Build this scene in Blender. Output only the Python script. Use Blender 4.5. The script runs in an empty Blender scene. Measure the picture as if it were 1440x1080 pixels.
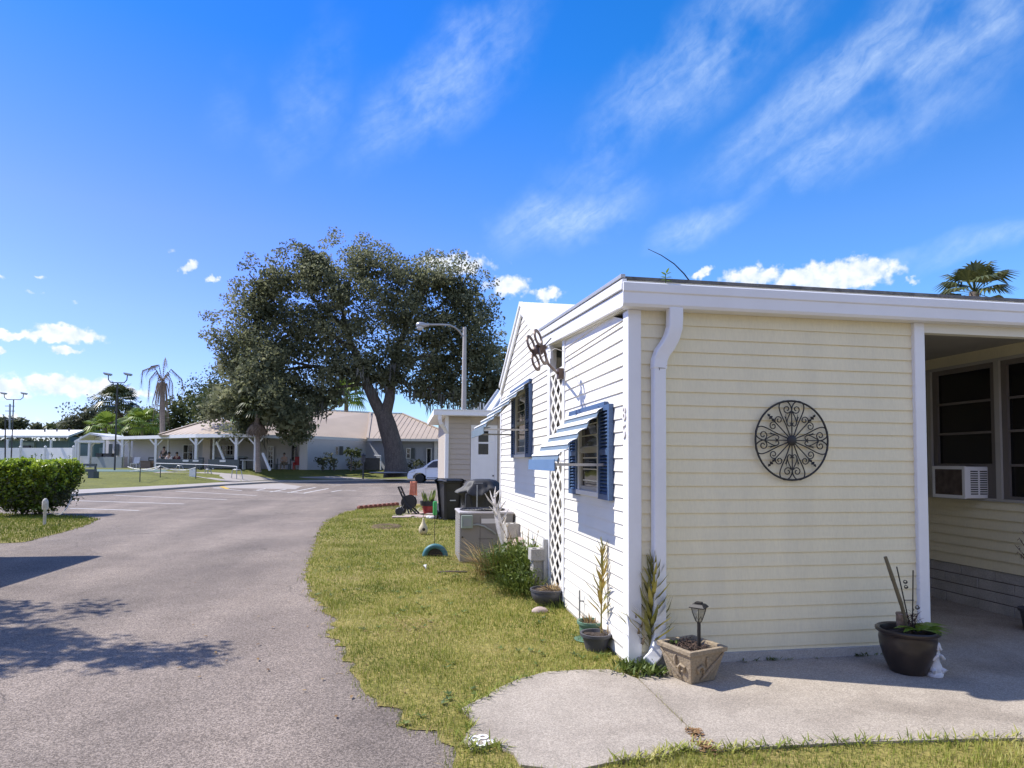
import bpy, math, random
import numpy as np
from mathutils import Vector, Matrix, noise
rnd = random.Random(11)
PI = math.pi
sc = bpy.context.scene
C = sc.collection

# ------------------------------------------------------------ camera model (photo pixels are 1440x1080)
FPX = 900.0; EYE = 1.5; CX, CY = 720.0, 610.0
yaw = math.atan((720 - 570) / FPX); pit = math.atan(40.2 / FPX); rol = 0.007
FW = Vector((math.sin(yaw) * math.cos(pit), math.cos(yaw) * math.cos(pit), math.sin(pit)))
R0 = Vector((math.cos(yaw), -math.sin(yaw), 0)); U0 = R0.cross(FW)
RT = R0 * math.cos(rol) + U0 * math.sin(rol); UP = U0 * math.cos(rol) - R0 * math.sin(rol)
CAM = Vector((0, 0, EYE))

def ray(px, py):
    return FW + RT * ((px - CX) / FPX) + UP * ((CY - py) / FPX)
def G(px, py, z=0.0):
    d = ray(px, py); t = (z - EYE) / d.z; p = CAM + d * t; p.z = z; return p
def AX(px, py, X):
    d = ray(px, py); return CAM + d * (X / d.x)
def AY(px, py, Y):
    d = ray(px, py); return CAM + d * (Y / d.y)
def P(px, py, D):
    return CAM + ray(px, py) * D
def PZ(px, D, z):
    p = CAM + ray(px, 650) * D; p.z = z; return p

cd = bpy.data.cameras.new('camera'); cam = bpy.data.objects.new('camera', cd); C.objects.link(cam)
m = Matrix.Identity(4)
for i in range(3):
    m[i][0], m[i][1], m[i][2] = RT[i], UP[i], -FW[i]
m[0][3], m[1][3], m[2][3] = CAM
cam.matrix_world = m
cd.sensor_width = 36; cd.lens = 36 * FPX / 1440; cd.shift_y = (CY - 540) / 1440
cd.clip_start = 0.05; cd.clip_end = 4000
sc.camera = cam

# ------------------------------------------------------------ materials
def nodes(name):
    mt = bpy.data.materials.new(name); mt.use_nodes = True
    nt = mt.node_tree; return mt, nt, nt.nodes['Principled BSDF']
def N(nt, typ, **kw):
    n = nt.nodes.new(typ)
    for k, v in kw.items(): setattr(n, k, v)
    return n
def ramp(nt, stops):
    r = nt.nodes.new('ShaderNodeValToRGB'); el = r.color_ramp.elements
    el[0].position, el[0].color = stops[0][0], (*stops[0][1], 1)
    el[1].position, el[1].color = stops[-1][0], (*stops[-1][1], 1)
    for p, c in stops[1:-1]:
        e = el.new(p); e.color = (*c, 1)
    return r
def mat(name, col, rough=0.6, var=0.12, scale=3.0, fine=0.0, fscale=60.0, bump=0.0, bscale=80.0, metal=0.0, spec=0.5,
        dirt=None, dscale=1.2, damt=0.0, stretch=None, trans=0.0):
    mt, nt, b = nodes(name)
    tc = N(nt, 'ShaderNodeTexCoord'); vec = tc.outputs['Object']
    if stretch:
        mp = N(nt, 'ShaderNodeMapping'); mp.inputs['Scale'].default_value = stretch
        nt.links.new(vec, mp.inputs['Vector']); vec = mp.outputs['Vector']
    n1 = N(nt, 'ShaderNodeTexNoise'); n1.inputs['Scale'].default_value = scale; n1.inputs['Detail'].default_value = 6
    nt.links.new(vec, n1.inputs['Vector'])
    lo = tuple(c * (1 - var) for c in col); hi = tuple(min(1, c * (1 + var)) for c in col)
    r = ramp(nt, [(0.3, lo), (0.7, hi)]); nt.links.new(n1.outputs['Fac'], r.inputs['Fac'])
    out = r.outputs['Color']
    if fine:
        n2 = N(nt, 'ShaderNodeTexNoise'); n2.inputs['Scale'].default_value = fscale; n2.inputs['Detail'].default_value = 3
        nt.links.new(vec, n2.inputs['Vector'])
        r2 = ramp(nt, [(0.35, (1 - fine,) * 3), (0.65, (1 + fine,) * 3)])
        nt.links.new(n2.outputs['Fac'], r2.inputs['Fac'])
        mx = N(nt, 'ShaderNodeMix', data_type='RGBA', blend_type='MULTIPLY'); mx.inputs[0].default_value = 1
        nt.links.new(out, mx.inputs[6]); nt.links.new(r2.outputs['Color'], mx.inputs[7]); out = mx.outputs[2]
    if damt:
        n3 = N(nt, 'ShaderNodeTexNoise'); n3.inputs['Scale'].default_value = dscale; n3.inputs['Detail'].default_value = 8
        n3.inputs['Roughness'].default_value = 0.65
        nt.links.new(vec, n3.inputs['Vector'])
        r3 = ramp(nt, [(0.48, (0, 0, 0)), (0.75, (damt,) * 3)]); nt.links.new(n3.outputs['Fac'], r3.inputs['Fac'])
        mx = N(nt, 'ShaderNodeMix', data_type='RGBA'); nt.links.new(r3.outputs['Color'], mx.inputs[0])
        nt.links.new(out, mx.inputs[6]); mx.inputs[7].default_value = (*dirt, 1); out = mx.outputs[2]
    nt.links.new(out, b.inputs['Base Color'])
    b.inputs['Roughness'].default_value = rough; b.inputs['Metallic'].default_value = metal
    b.inputs['Specular IOR Level'].default_value = spec
    if bump:
        n4 = N(nt, 'ShaderNodeTexNoise'); n4.inputs['Scale'].default_value = bscale; n4.inputs['Detail'].default_value = 5
        nt.links.new(vec, n4.inputs['Vector'])
        bp = N(nt, 'ShaderNodeBump'); bp.inputs['Strength'].default_value = bump; bp.inputs['Distance'].default_value = 0.02
        nt.links.new(n4.outputs['Fac'], bp.inputs['Height']); nt.links.new(bp.outputs['Normal'], b.inputs['Normal'])
    return mt
def leafmat(name, cols, rough=0.5, trans=0.25, nscale=0.8, spec=0.4):
    """foliage: colour varies leaf by leaf (random per island) and in clumps"""
    mt, nt, b = nodes(name)
    g = N(nt, 'ShaderNodeNewGeometry'); tc = N(nt, 'ShaderNodeTexCoord')
    n1 = N(nt, 'ShaderNodeTexNoise'); n1.inputs['Scale'].default_value = nscale
    nt.links.new(tc.outputs['Object'], n1.inputs['Vector'])
    ad = N(nt, 'ShaderNodeMath', operation='MULTIPLY_ADD'); ad.inputs[1].default_value = 0.62; 
    nt.links.new(g.outputs['Random Per Island'], ad.inputs[0])
    sb = N(nt, 'ShaderNodeMath', operation='MULTIPLY_ADD'); sb.inputs[1].default_value = 1.5; sb.inputs[2].default_value = -0.56
    nt.links.new(n1.outputs['Fac'], sb.inputs[0]); nt.links.new(sb.outputs[0], ad.inputs[2])
    k = len(cols); r = ramp(nt, [(i / (k - 1), c) for i, c in enumerate(cols)])
    nt.links.new(ad.outputs[0], r.inputs['Fac']); nt.links.new(r.outputs['Color'], b.inputs['Base Color'])
    b.inputs['Roughness'].default_value = rough; b.inputs['Specular IOR Level'].default_value = spec
    if trans:
        t = N(nt, 'ShaderNodeBsdfTranslucent'); nt.links.new(r.outputs['Color'], t.inputs['Color'])
        mx = N(nt, 'ShaderNodeMixShader'); mx.inputs[0].default_value = trans
        nt.links.new(b.outputs[0], mx.inputs[1]); nt.links.new(t.outputs[0], mx.inputs[2])
        nt.links.new(mx.outputs[0], nt.nodes['Material Output'].inputs['Surface'])
    return mt
def glassmat(name, col=(0.012, 0.014, 0.016), rough=0.04, spec=0.7):
    mt, nt, b = nodes(name)
    b.inputs['Base Color'].default_value = (*col, 1); b.inputs['Roughness'].default_value = rough
    b.inputs['Specular IOR Level'].default_value = spec
    tc = N(nt, 'ShaderNodeTexCoord'); n4 = N(nt, 'ShaderNodeTexNoise'); n4.inputs['Scale'].default_value = 1.7
    nt.links.new(tc.outputs['Object'], n4.inputs['Vector'])
    bp = N(nt, 'ShaderNodeBump'); bp.inputs['Strength'].default_value = 0.06; bp.inputs['Distance'].default_value = 0.05
    nt.links.new(n4.outputs['Fac'], bp.inputs['Height']); nt.links.new(bp.outputs['Normal'], b.inputs['Normal'])
    return mt

# ------------------------------------------------------------ mesh builder
ROOTS = {}
class MB:
    def __init__(s): s.v = []; s.f = []
    def add(s, vs, fs):
        o = len(s.v); s.v += [Vector(v) for v in vs]; s.f += [tuple(i + o for i in f) for f in fs]; return s
    def box(s, lo, hi):
        x0, y0, z0 = lo; x1, y1, z1 = hi
        if x0 > x1: x0, x1 = x1, x0
        if y0 > y1: y0, y1 = y1, y0
        if z0 > z1: z0, z1 = z1, z0
        return s.add([(x0,y0,z0),(x1,y0,z0),(x1,y1,z0),(x0,y1,z0),(x0,y0,z1),(x1,y0,z1),(x1,y1,z1),(x0,y1,z1)],
                     [(0,3,2,1),(4,5,6,7),(0,1,5,4),(1,2,6,5),(2,3,7,6),(3,0,4,7)])
    def obox(s, c, size, ax=None, ay=None, az=None):
        ax = Vector(ax or (1,0,0)).normalized(); az = Vector(az or (0,0,1)).normalized()
        ay = Vector(ay).normalized() if ay else az.cross(ax).normalized()
        c = Vector(c); hx, hy, hz = (q / 2 for q in size); vs = []
        for z in (-hz, hz):
            for x, y in ((-hx,-hy),(hx,-hy),(hx,hy),(-hx,hy)): vs.append(c + ax*x + ay*y + az*z)
        return s.add(vs, [(0,3,2,1),(4,5,6,7),(0,1,5,4),(1,2,6,5),(2,3,7,6),(3,0,4,7)])
    def bar(s, a, b, w, h=None, up=(0,0,1)):
        a, b = Vector(a), Vector(b); d = b - a; L = d.length; d.normalize(); u = Vector(up)
        if abs(d.dot(u)) > 0.98: u = Vector((0,1,0))
        sd = d.cross(u).normalized(); u = sd.cross(d)
        return s.obox((a+b)/2, (L, w, h or w), d, sd, u)
    def quad(s, a, b, c, d): return s.add([a,b,c,d], [(0,1,2,3)])
    def poly(s, pts): return s.add(pts, [tuple(range(len(pts)))])
    def tube(s, pts, r, seg=8, caps=True):
        pts = [Vector(p) for p in pts]; n = len(pts); rs = r if isinstance(r, (list, tuple)) else [r]*n
        d0 = (pts[1]-pts[0]).normalized(); u = Vector((0,0,1)) if abs(d0.z) < .9 else Vector((1,0,0))
        a = d0.cross(u).normalized(); vs = []
        for i, p in enumerate(pts):
            d = (pts[min(i+1,n-1)] - pts[max(i-1,0)]).normalized()
            a = (a - d*a.dot(d)); a = a.normalized() if a.length > 1e-6 else d.orthogonal().normalized()
            b = d.cross(a)
            for k in range(seg):
                t = 2*PI*k/seg; vs.append(p + (a*math.cos(t) + b*math.sin(t))*rs[i])
        fs = []
        for i in range(n-1):
            for k in range(seg):
                k2 = (k+1) % seg; fs.append((i*seg+k, i*seg+k2, (i+1)*seg+k2, (i+1)*seg+k))
        if caps: fs += [tuple(range(seg))[::-1], tuple((n-1)*seg+k for k in range(seg))]
        return s.add(vs, fs)
    def lathe(s, prof, c=(0,0,0), seg=24, axis=(0,0,1), sx=1, sy=1):
        az = Vector(axis).normalized(); ax = az.orthogonal().normalized() if abs(az.z) < .999 else Vector((1,0,0)); ay = az.cross(ax)
        c = Vector(c); vs = []; fs = []; n = len(prof)
        for r, z in prof:
            for k in range(seg):
                t = 2*PI*k/seg; vs.append(c + az*z + ax*(r*math.cos(t)*sx) + ay*(r*math.sin(t)*sy))
        for i in range(n-1):
            for k in range(seg):
                k2 = (k+1) % seg; fs.append((i*seg+k, i*seg+k2, (i+1)*seg+k2, (i+1)*seg+k))
        if prof[0][0] > 1e-5: fs.append(tuple(range(seg))[::-1])
        if prof[-1][0] > 1e-5: fs.append(tuple((n-1)*seg+k for k in range(seg)))
        return s.add(vs, fs)
    def prism(s, poly, vec):
        vec = Vector(vec); n = len(poly); p = [Vector(q) for q in poly]
        fs = [tuple(range(n))[::-1], tuple(range(n, 2*n))] + [(i, (i+1)%n, n+(i+1)%n, n+i) for i in range(n)]
        return s.add(p + [q+vec for q in p], fs)
    def sphere(s, c, r, seg=12, rings=8, sc_=(1,1,1), jit=0, rg=None):
        c = Vector(c); vs = []; fs = []
        for i in range(rings+1):
            t = PI*i/rings
            for k in range(seg):
                q = 2*PI*k/seg; rr = r*(1 + (rg.uniform(-jit, jit) if jit else 0))
                vs.append(c + Vector((rr*math.sin(t)*math.cos(q)*sc_[0], rr*math.sin(t)*math.sin(q)*sc_[1], rr*math.cos(t)*sc_[2])))
        for i in range(rings):
            for k in range(seg):
                k2 = (k+1)%seg; fs.append((i*seg+k, (i+1)*seg+k, (i+1)*seg+k2, i*seg+k2))
        return s.add(vs, fs)
    def build(s, name, mt, parent=None, smooth=None, bevel=0.0, origin=None, recalc=True):
        me = bpy.data.meshes.new(name)
        off = Vector((0,0,0))
        if parent is not None:
            r = parent
            while r.parent is not None: r = r.parent
            off = ROOTS.get(r.name, Vector((0,0,0)))
        elif origin is not None: off = Vector(origin)
        me.from_pydata([tuple(v - off) for v in s.v], [], s.f)
        if isinstance(mt, (list, tuple)):
            for q in mt: me.materials.append(q)
        else: me.materials.append(mt)
        if recalc:
            import bmesh
            bm = bmesh.new(); bm.from_mesh(me); bmesh.ops.recalc_face_normals(bm, faces=bm.faces); bm.to_mesh(me); bm.free()
        me.update()
        if smooth is not None:
            me.shade_smooth(); me.set_sharp_from_angle(angle=math.radians(smooth))
        o = bpy.data.objects.new(name, me); C.objects.link(o)
        if parent is not None: o.parent = parent
        elif origin is not None: o.location = off
        if parent is None: ROOTS[o.name] = off
        if bevel:
            bv = o.modifiers.new('bevel', 'BEVEL'); bv.width = bevel; bv.segments = 2; bv.limit_method = 'ANGLE'; bv.angle_limit = math.radians(40)
        return o
def npmesh(name, co, faces, mt, parent=None, smooth=False):
    """fast mesh from numpy verts (n,3) and faces (m,k), k = 3 or 4"""
    off = Vector((0,0,0))
    if parent is not None:
        r = parent
        while r.parent is not None: r = r.parent
        off = ROOTS.get(r.name, off)
    me = bpy.data.meshes.new(name); k = faces.shape[1]
    me.vertices.add(len(co)); me.vertices.foreach_set('co', (co - np.array(off)).astype(np.float32).ravel())
    me.loops.add(faces.size); me.loops.foreach_set('vertex_index', faces.astype(np.int32).ravel())
    me.polygons.add(len(faces)); me.polygons.foreach_set('loop_start', (np.arange(len(faces))*k).astype(np.int32))
    me.polygons.foreach_set('loop_total', np.full(len(faces), k, np.int32))
    me.materials.append(mt); me.update(calc_edges=True); me.validate()
    if smooth: me.shade_smooth()
    o = bpy.data.objects.new(name, me); C.objects.link(o)
    if parent is not None: o.parent = parent
    return o
def tag(o, label=None, cat=None, group=None, kind=None):
    if label: o['label'] = label
    if cat: o['category'] = cat
    if group: o['group'] = group
    if kind: o['kind'] = kind
    return o
def thing(name, label, cat, loc=(0,0,0), group=None):
    o = bpy.data.objects.new(name, None); o.empty_display_size = 0.2; C.objects.link(o); o.location = Vector(loc)
    ROOTS[o.name] = Vector(loc)
    return tag(o, label, cat, group)
def children(o): return [c for c in bpy.data.objects if c.parent == o]
def dup(root, loc, rotz=0.0, label=None, scale=None):
    r = root.copy(); C.objects.link(r); r.location = loc; r.rotation_euler = (0,0,rotz)
    if scale: r.scale = (scale,)*3
    if label: r['label'] = label
    def rec(a, b):
        for ch in children(a):
            c = ch.copy(); C.objects.link(c); c.parent = b; rec(ch, c)
    rec(root, r); return r
def structure(o): return tag(o, kind='structure')
def text_mb(txt, size, origin, ux, uy, depth, bold=0.0):
    """lettering as a solid mesh: ux is the reading direction, uy up"""
    cu = bpy.data.curves.new('lettering', 'FONT'); cu.body = txt; cu.size = size; cu.extrude = depth/2
    cu.resolution_u = 4; cu.offset = size*bold
    ob = bpy.data.objects.new('lettering', cu); C.objects.link(ob)
    dg = bpy.context.evaluated_depsgraph_get(); dg.update()
    me = bpy.data.meshes.new_from_object(ob.evaluated_get(dg))
    ux, uy = Vector(ux).normalized(), Vector(uy).normalized(); uz = ux.cross(uy); o = Vector(origin)
    mb = MB(); mb.add([o + ux*v.co.x + uy*v.co.y + uz*v.co.z for v in me.vertices], [tuple(p.vertices) for p in me.polygons])
    bpy.data.objects.remove(ob); bpy.data.curves.remove(cu); bpy.data.meshes.remove(me)
    return mb
# ------------------------------------------------------------ light
KX, KY = 0.78, 0.32                        # shadow of a 1 m post: KX m to +x, KY m to -y
SUN = Vector((-KX, KY, 1)).normalized()
ld = bpy.data.lights.new('sun', 'SUN'); lo_ = bpy.data.objects.new('sun', ld); C.objects.link(lo_)
lo_.rotation_euler = SUN.to_track_quat('Z', 'Y').to_euler(); lo_.location = (0,0,30)
ld.energy = 5.0; ld.angle = math.radians(0.53); ld.color = (1, 0.95, 0.87)
w = bpy.data.worlds.new('World'); sc.world = w; w.use_nodes = True
wn = w.node_tree; bg = wn.nodes['Background']
sky = N(wn, 'ShaderNodeTexSky', sky_type='NISHITA'); sky.sun_disc = False
sky.sun_elevation = math.asin(SUN.z); sky.sun_rotation = math.atan2(SUN.x, SUN.y)
sky.air_density = 1.0; sky.dust_density = 0.35; sky.ozone_density = 2.2; sky.altitude = 0
hs = N(wn, 'ShaderNodeHueSaturation'); hs.inputs['Saturation'].default_value = 1.22; hs.inputs['Hue'].default_value = 0.5
wn.links.new(sky.outputs[0], hs.inputs['Color'])
tcw = N(wn, 'ShaderNodeTexCoord'); sx = N(wn, 'ShaderNodeSeparateXYZ'); wn.links.new(tcw.outputs['Generated'], sx.inputs[0])
def M(op, a=None, b=None, c=None, clamp=False):
    n = N(wn, 'ShaderNodeMath', operation=op); n.use_clamp = clamp
    for i, q in enumerate((a, b, c)):
        if q is None: continue
        if isinstance(q, (int, float)): n.inputs[i].default_value = q
        else: wn.links.new(q, n.inputs[i])
    return n.outputs[0]
AZ = M('MULTIPLY', M('ARCTAN2', sx.outputs[0], sx.outputs[1]), 57.2958)
EL = M('MULTIPLY', M('ARCSINE', sx.outputs[2]), 57.2958)
cv = N(wn, 'ShaderNodeCombineXYZ'); wn.links.new(AZ, cv.inputs[0]); wn.links.new(EL, cv.inputs[1])
def distort(scale, amp):
    n = N(wn, 'ShaderNodeTexNoise'); n.inputs['Scale'].default_value = scale; n.inputs['Detail'].default_value = 6
    wn.links.new(cv.outputs[0], n.inputs['Vector'])
    a = N(wn, 'ShaderNodeVectorMath', operation='SUBTRACT'); wn.links.new(n.outputs['Color'], a.inputs[0]); a.inputs[1].default_value = (.5,.5,.5)
    b = N(wn, 'ShaderNodeVectorMath', operation='SCALE'); wn.links.new(a.outputs[0], b.inputs[0]); b.inputs['Scale'].default_value = amp
    c = N(wn, 'ShaderNodeVectorMath', operation='ADD'); wn.links.new(b.outputs[0], c.inputs[0]); wn.links.new(cv.outputs[0], c.inputs[1])
    return c.outputs[0]
def azel(px, py):
    d = ray(px, py).normalized(); return math.degrees(math.atan2(d.x, d.y)), math.degrees(math.asin(d.z))
def blobs(vec, lst):
    acc = None
    for px, py, rx, ry, rot, wgt in lst:
        mp = N(wn, 'ShaderNodeMapping', vector_type='TEXTURE'); a, e = azel(px, py)
        mp.inputs['Location'].default_value = (a, e, 0); mp.inputs['Rotation'].default_value = (0,0,math.radians(rot))
        k = 57.3/FPX * math.cos(math.radians(a - 9.46))**1.5
        mp.inputs['Scale'].default_value = (rx*k, ry*k, 1); wn.links.new(vec, mp.inputs['Vector'])
        ln = N(wn, 'ShaderNodeVectorMath', operation='LENGTH'); wn.links.new(mp.outputs[0], ln.inputs[0])
        mr = N(wn, 'ShaderNodeMapRange', interpolation_type='SMOOTHSTEP'); wn.links.new(ln.outputs['Value'], mr.inputs['Value'])
        mr.inputs['From Min'].default_value = 0.0; mr.inputs['From Max'].default_value = 1.0
        mr.inputs['To Min'].default_value = wgt; mr.inputs['To Max'].default_value = 0
        acc = mr.outputs[0] if acc is None else M('MAXIMUM', acc, mr.outputs[0])
    return acc
# high thin cirrus streaks
cir = blobs(distort(0.16, 4.0), [(630,115,210,75,35,.75),(560,165,130,60,30,.55),(430,140,150,70,60,.35),(700,80,90,45,35,.5),
    (1000,75,290,85,28,.75),(880,170,220,70,42,.55),(1190,105,340,70,26,.95),(1350,45,300,80,26,.9),(1150,215,160,48,28,.85),(1250,185,220,60,16,.6),(1300,110,260,120,20,.45),
    (800,303,160,58,8,1.0),(985,318,105,32,16,.95),(1400,335,160,28,12,.8),(1290,355,170,22,10,.45),(330,150,80,60,60,.2),(1060,40,180,80,30,.6)])
mpn = N(wn, 'ShaderNodeMapping', vector_type='TEXTURE'); mpn.inputs['Rotation'].default_value = (0,0,math.radians(32)); mpn.inputs['Scale'].default_value = (4.5,.8,1)
wn.links.new(distort(0.35, 2.0), mpn.inputs['Vector'])
nz = N(wn, 'ShaderNodeTexNoise'); nz.inputs['Scale'].default_value = 0.8; nz.inputs['Detail'].default_value = 10; nz.inputs['Roughness'].default_value = 0.63
wn.links.new(mpn.outputs[0], nz.inputs['Vector'])
nz2 = N(wn, 'ShaderNodeTexNoise'); nz2.inputs['Scale'].default_value = 1.5; nz2.inputs['Detail'].default_value = 5
wn.links.new(cv.outputs[0], nz2.inputs['Vector'])
cm = N(wn, 'ShaderNodeMapRange'); wn.links.new(M('ADD', M('MULTIPLY', nz.outputs[0], .75), M('MULTIPLY', nz2.outputs[0], .25)), cm.inputs['Value'])
cm.inputs['From Min'].default_value = 0.24; cm.inputs['From Max'].default_value = 0.74; cm.inputs['To Min'].default_value = .05
cirrus = M('MULTIPLY', cir, cm.outputs[0])
# small cumulus near the horizon
CUML = [(98,470,75,20,0,1),(60,473,50,15,0,.9),(92,492,34,11,0,.95),(12,472,34,12,0,.95),(2,493,18,10,0,.8),(98,543,105,28,0,1),(68,538,60,20,0,1),(8,545,55,28,0,1),
    (185,553,45,14,0,.8),(20,592,45,13,0,.9),(265,376,26,11,25,.8),(299,392,16,8,0,.85),(1178,389,125,36,0,1),(1125,390,75,24,0,.9),(1205,382,75,32,0,1),(1060,390,80,24,0,.85),(985,384,32,11,20,.75),
    (1283,394,16,8,0,.6),(715,402,55,24,0,.75),(770,414,36,16,0,.75),(640,372,90,24,0,.75),(4,388,12,8,0,.5),(55,388,14,7,0,.4),(103,426,12,9,0,.45),(240,352,20,6,0,.2),(45,412,40,9,10,.25)]
cum = blobs(distort(1.7, 1.1), CUML)
nz3 = N(wn, 'ShaderNodeTexNoise'); nz3.inputs['Scale'].default_value = 1.1; nz3.inputs['Detail'].default_value = 8
wn.links.new(cv.outputs[0], nz3.inputs['Vector'])
cu = N(wn, 'ShaderNodeMapRange', interpolation_type='SMOOTHSTEP'); wn.links.new(M('ADD', cum, M('MULTIPLY', M('SUBTRACT', nz3.outputs[0], .5), 1.0)), cu.inputs['Value'])
cu.inputs['From Min'].default_value = 0.16; cu.inputs['From Max'].default_value = 0.62
cumulus = M('MULTIPLY', cu.outputs[0], M('GREATER_THAN', cum, 0.004))
mx1 = N(wn, 'ShaderNodeMix', data_type='RGBA'); wn.links.new(M('MULTIPLY', cirrus, 0.58, clamp=True), mx1.inputs[0])
gm = N(wn, 'ShaderNodeMix', data_type='RGBA', blend_type='MULTIPLY'); gm.inputs[0].default_value = 1; gm_r = ramp(wn, [(0, (.66,.72,1.02)), (.14, (.78,.79,1.2)), (.26, (.88,.82,1.32)), (.42, (.84,.80,1.36)), (.72, (.26,.70,1.36)), (1, (.13,.64,1.3))])
wn.links.new(M('DIVIDE', EL, 45.0, clamp=True), gm_r.inputs[0]); gaz = N(wn, 'ShaderNodeMapRange', interpolation_type='SMOOTHSTEP'); wn.links.new(AZ, gaz.inputs['Value']); gaz.inputs['From Min'].default_value = -25; gaz.inputs['From Max'].default_value = 32; gaz.inputs['To Min'].default_value = 1.0; gaz.inputs['To Max'].default_value = 1.32
gcv = N(wn, 'ShaderNodeCombineXYZ'); gcv.inputs[0].default_value = 1.0; gcv.inputs[2].default_value = 1.04; wn.links.new(gaz.outputs[0], gcv.inputs[1])
gml = N(wn, 'ShaderNodeVectorMath', operation='MULTIPLY'); wn.links.new(gm_r.outputs[0], gml.inputs[0]); wn.links.new(gcv.outputs[0], gml.inputs[1]); wn.links.new(gml.outputs[0], gm.inputs[7])
wn.links.new(hs.outputs[0], gm.inputs[6])
wn.links.new(gm.outputs[2], mx1.inputs[6]); mx1.inputs[7].default_value = (5.0, 6.0, 7.0, 1)
mx2 = N(wn, 'ShaderNodeMix', data_type='RGBA'); wn.links.new(M('MULTIPLY', cumulus, 0.9, clamp=True), mx2.inputs[0])
wn.links.new(mx1.outputs[2], mx2.inputs[6])
cshade = ramp(wn, [(0.35, (4.6, 5.2, 6.1)), (0.62, (6.6, 6.6, 6.7))]); wn.links.new(nz3.outputs[0], cshade.inputs[0])
wn.links.new(cshade.outputs[0], mx2.inputs[7])
# broken cloud deck added in the unseen sky behind the viewer as neutral fill
nb = N(wn, 'ShaderNodeTexNoise'); nb.inputs['Scale'].default_value = 3.2; nb.inputs['Detail'].default_value = 6; wn.links.new(tcw.outputs['Generated'], nb.inputs['Vector'])
bkm = N(wn, 'ShaderNodeMapRange', interpolation_type='SMOOTHSTEP'); wn.links.new(sx.outputs[1], bkm.inputs['Value'])
bkm.inputs['From Min'].default_value = -.12; bkm.inputs['From Max'].default_value = -.38
bkn = N(wn, 'ShaderNodeMapRange', interpolation_type='SMOOTHSTEP'); wn.links.new(nb.outputs[0], bkn.inputs['Value']); bkn.inputs['From Min'].default_value = .36; bkn.inputs['From Max'].default_value = .56
mx3 = N(wn, 'ShaderNodeMix', data_type='RGBA'); wn.links.new(M('MULTIPLY', M('MULTIPLY', bkm.outputs[0], bkn.outputs[0]), .40), mx3.inputs[0])
wn.links.new(mx2.outputs[2], mx3.inputs[6]); mx3.inputs[7].default_value = (8.6, 8.3, 8.0, 1)
wn.links.new(mx3.outputs[2], bg.inputs['Color']); bg.inputs['Strength'].default_value = 0.125
vs_ = sc.view_settings; vs_.view_transform = 'Standard'; vs_.look = 'None'; vs_.exposure = 0.5; vs_.gamma = 1

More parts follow.
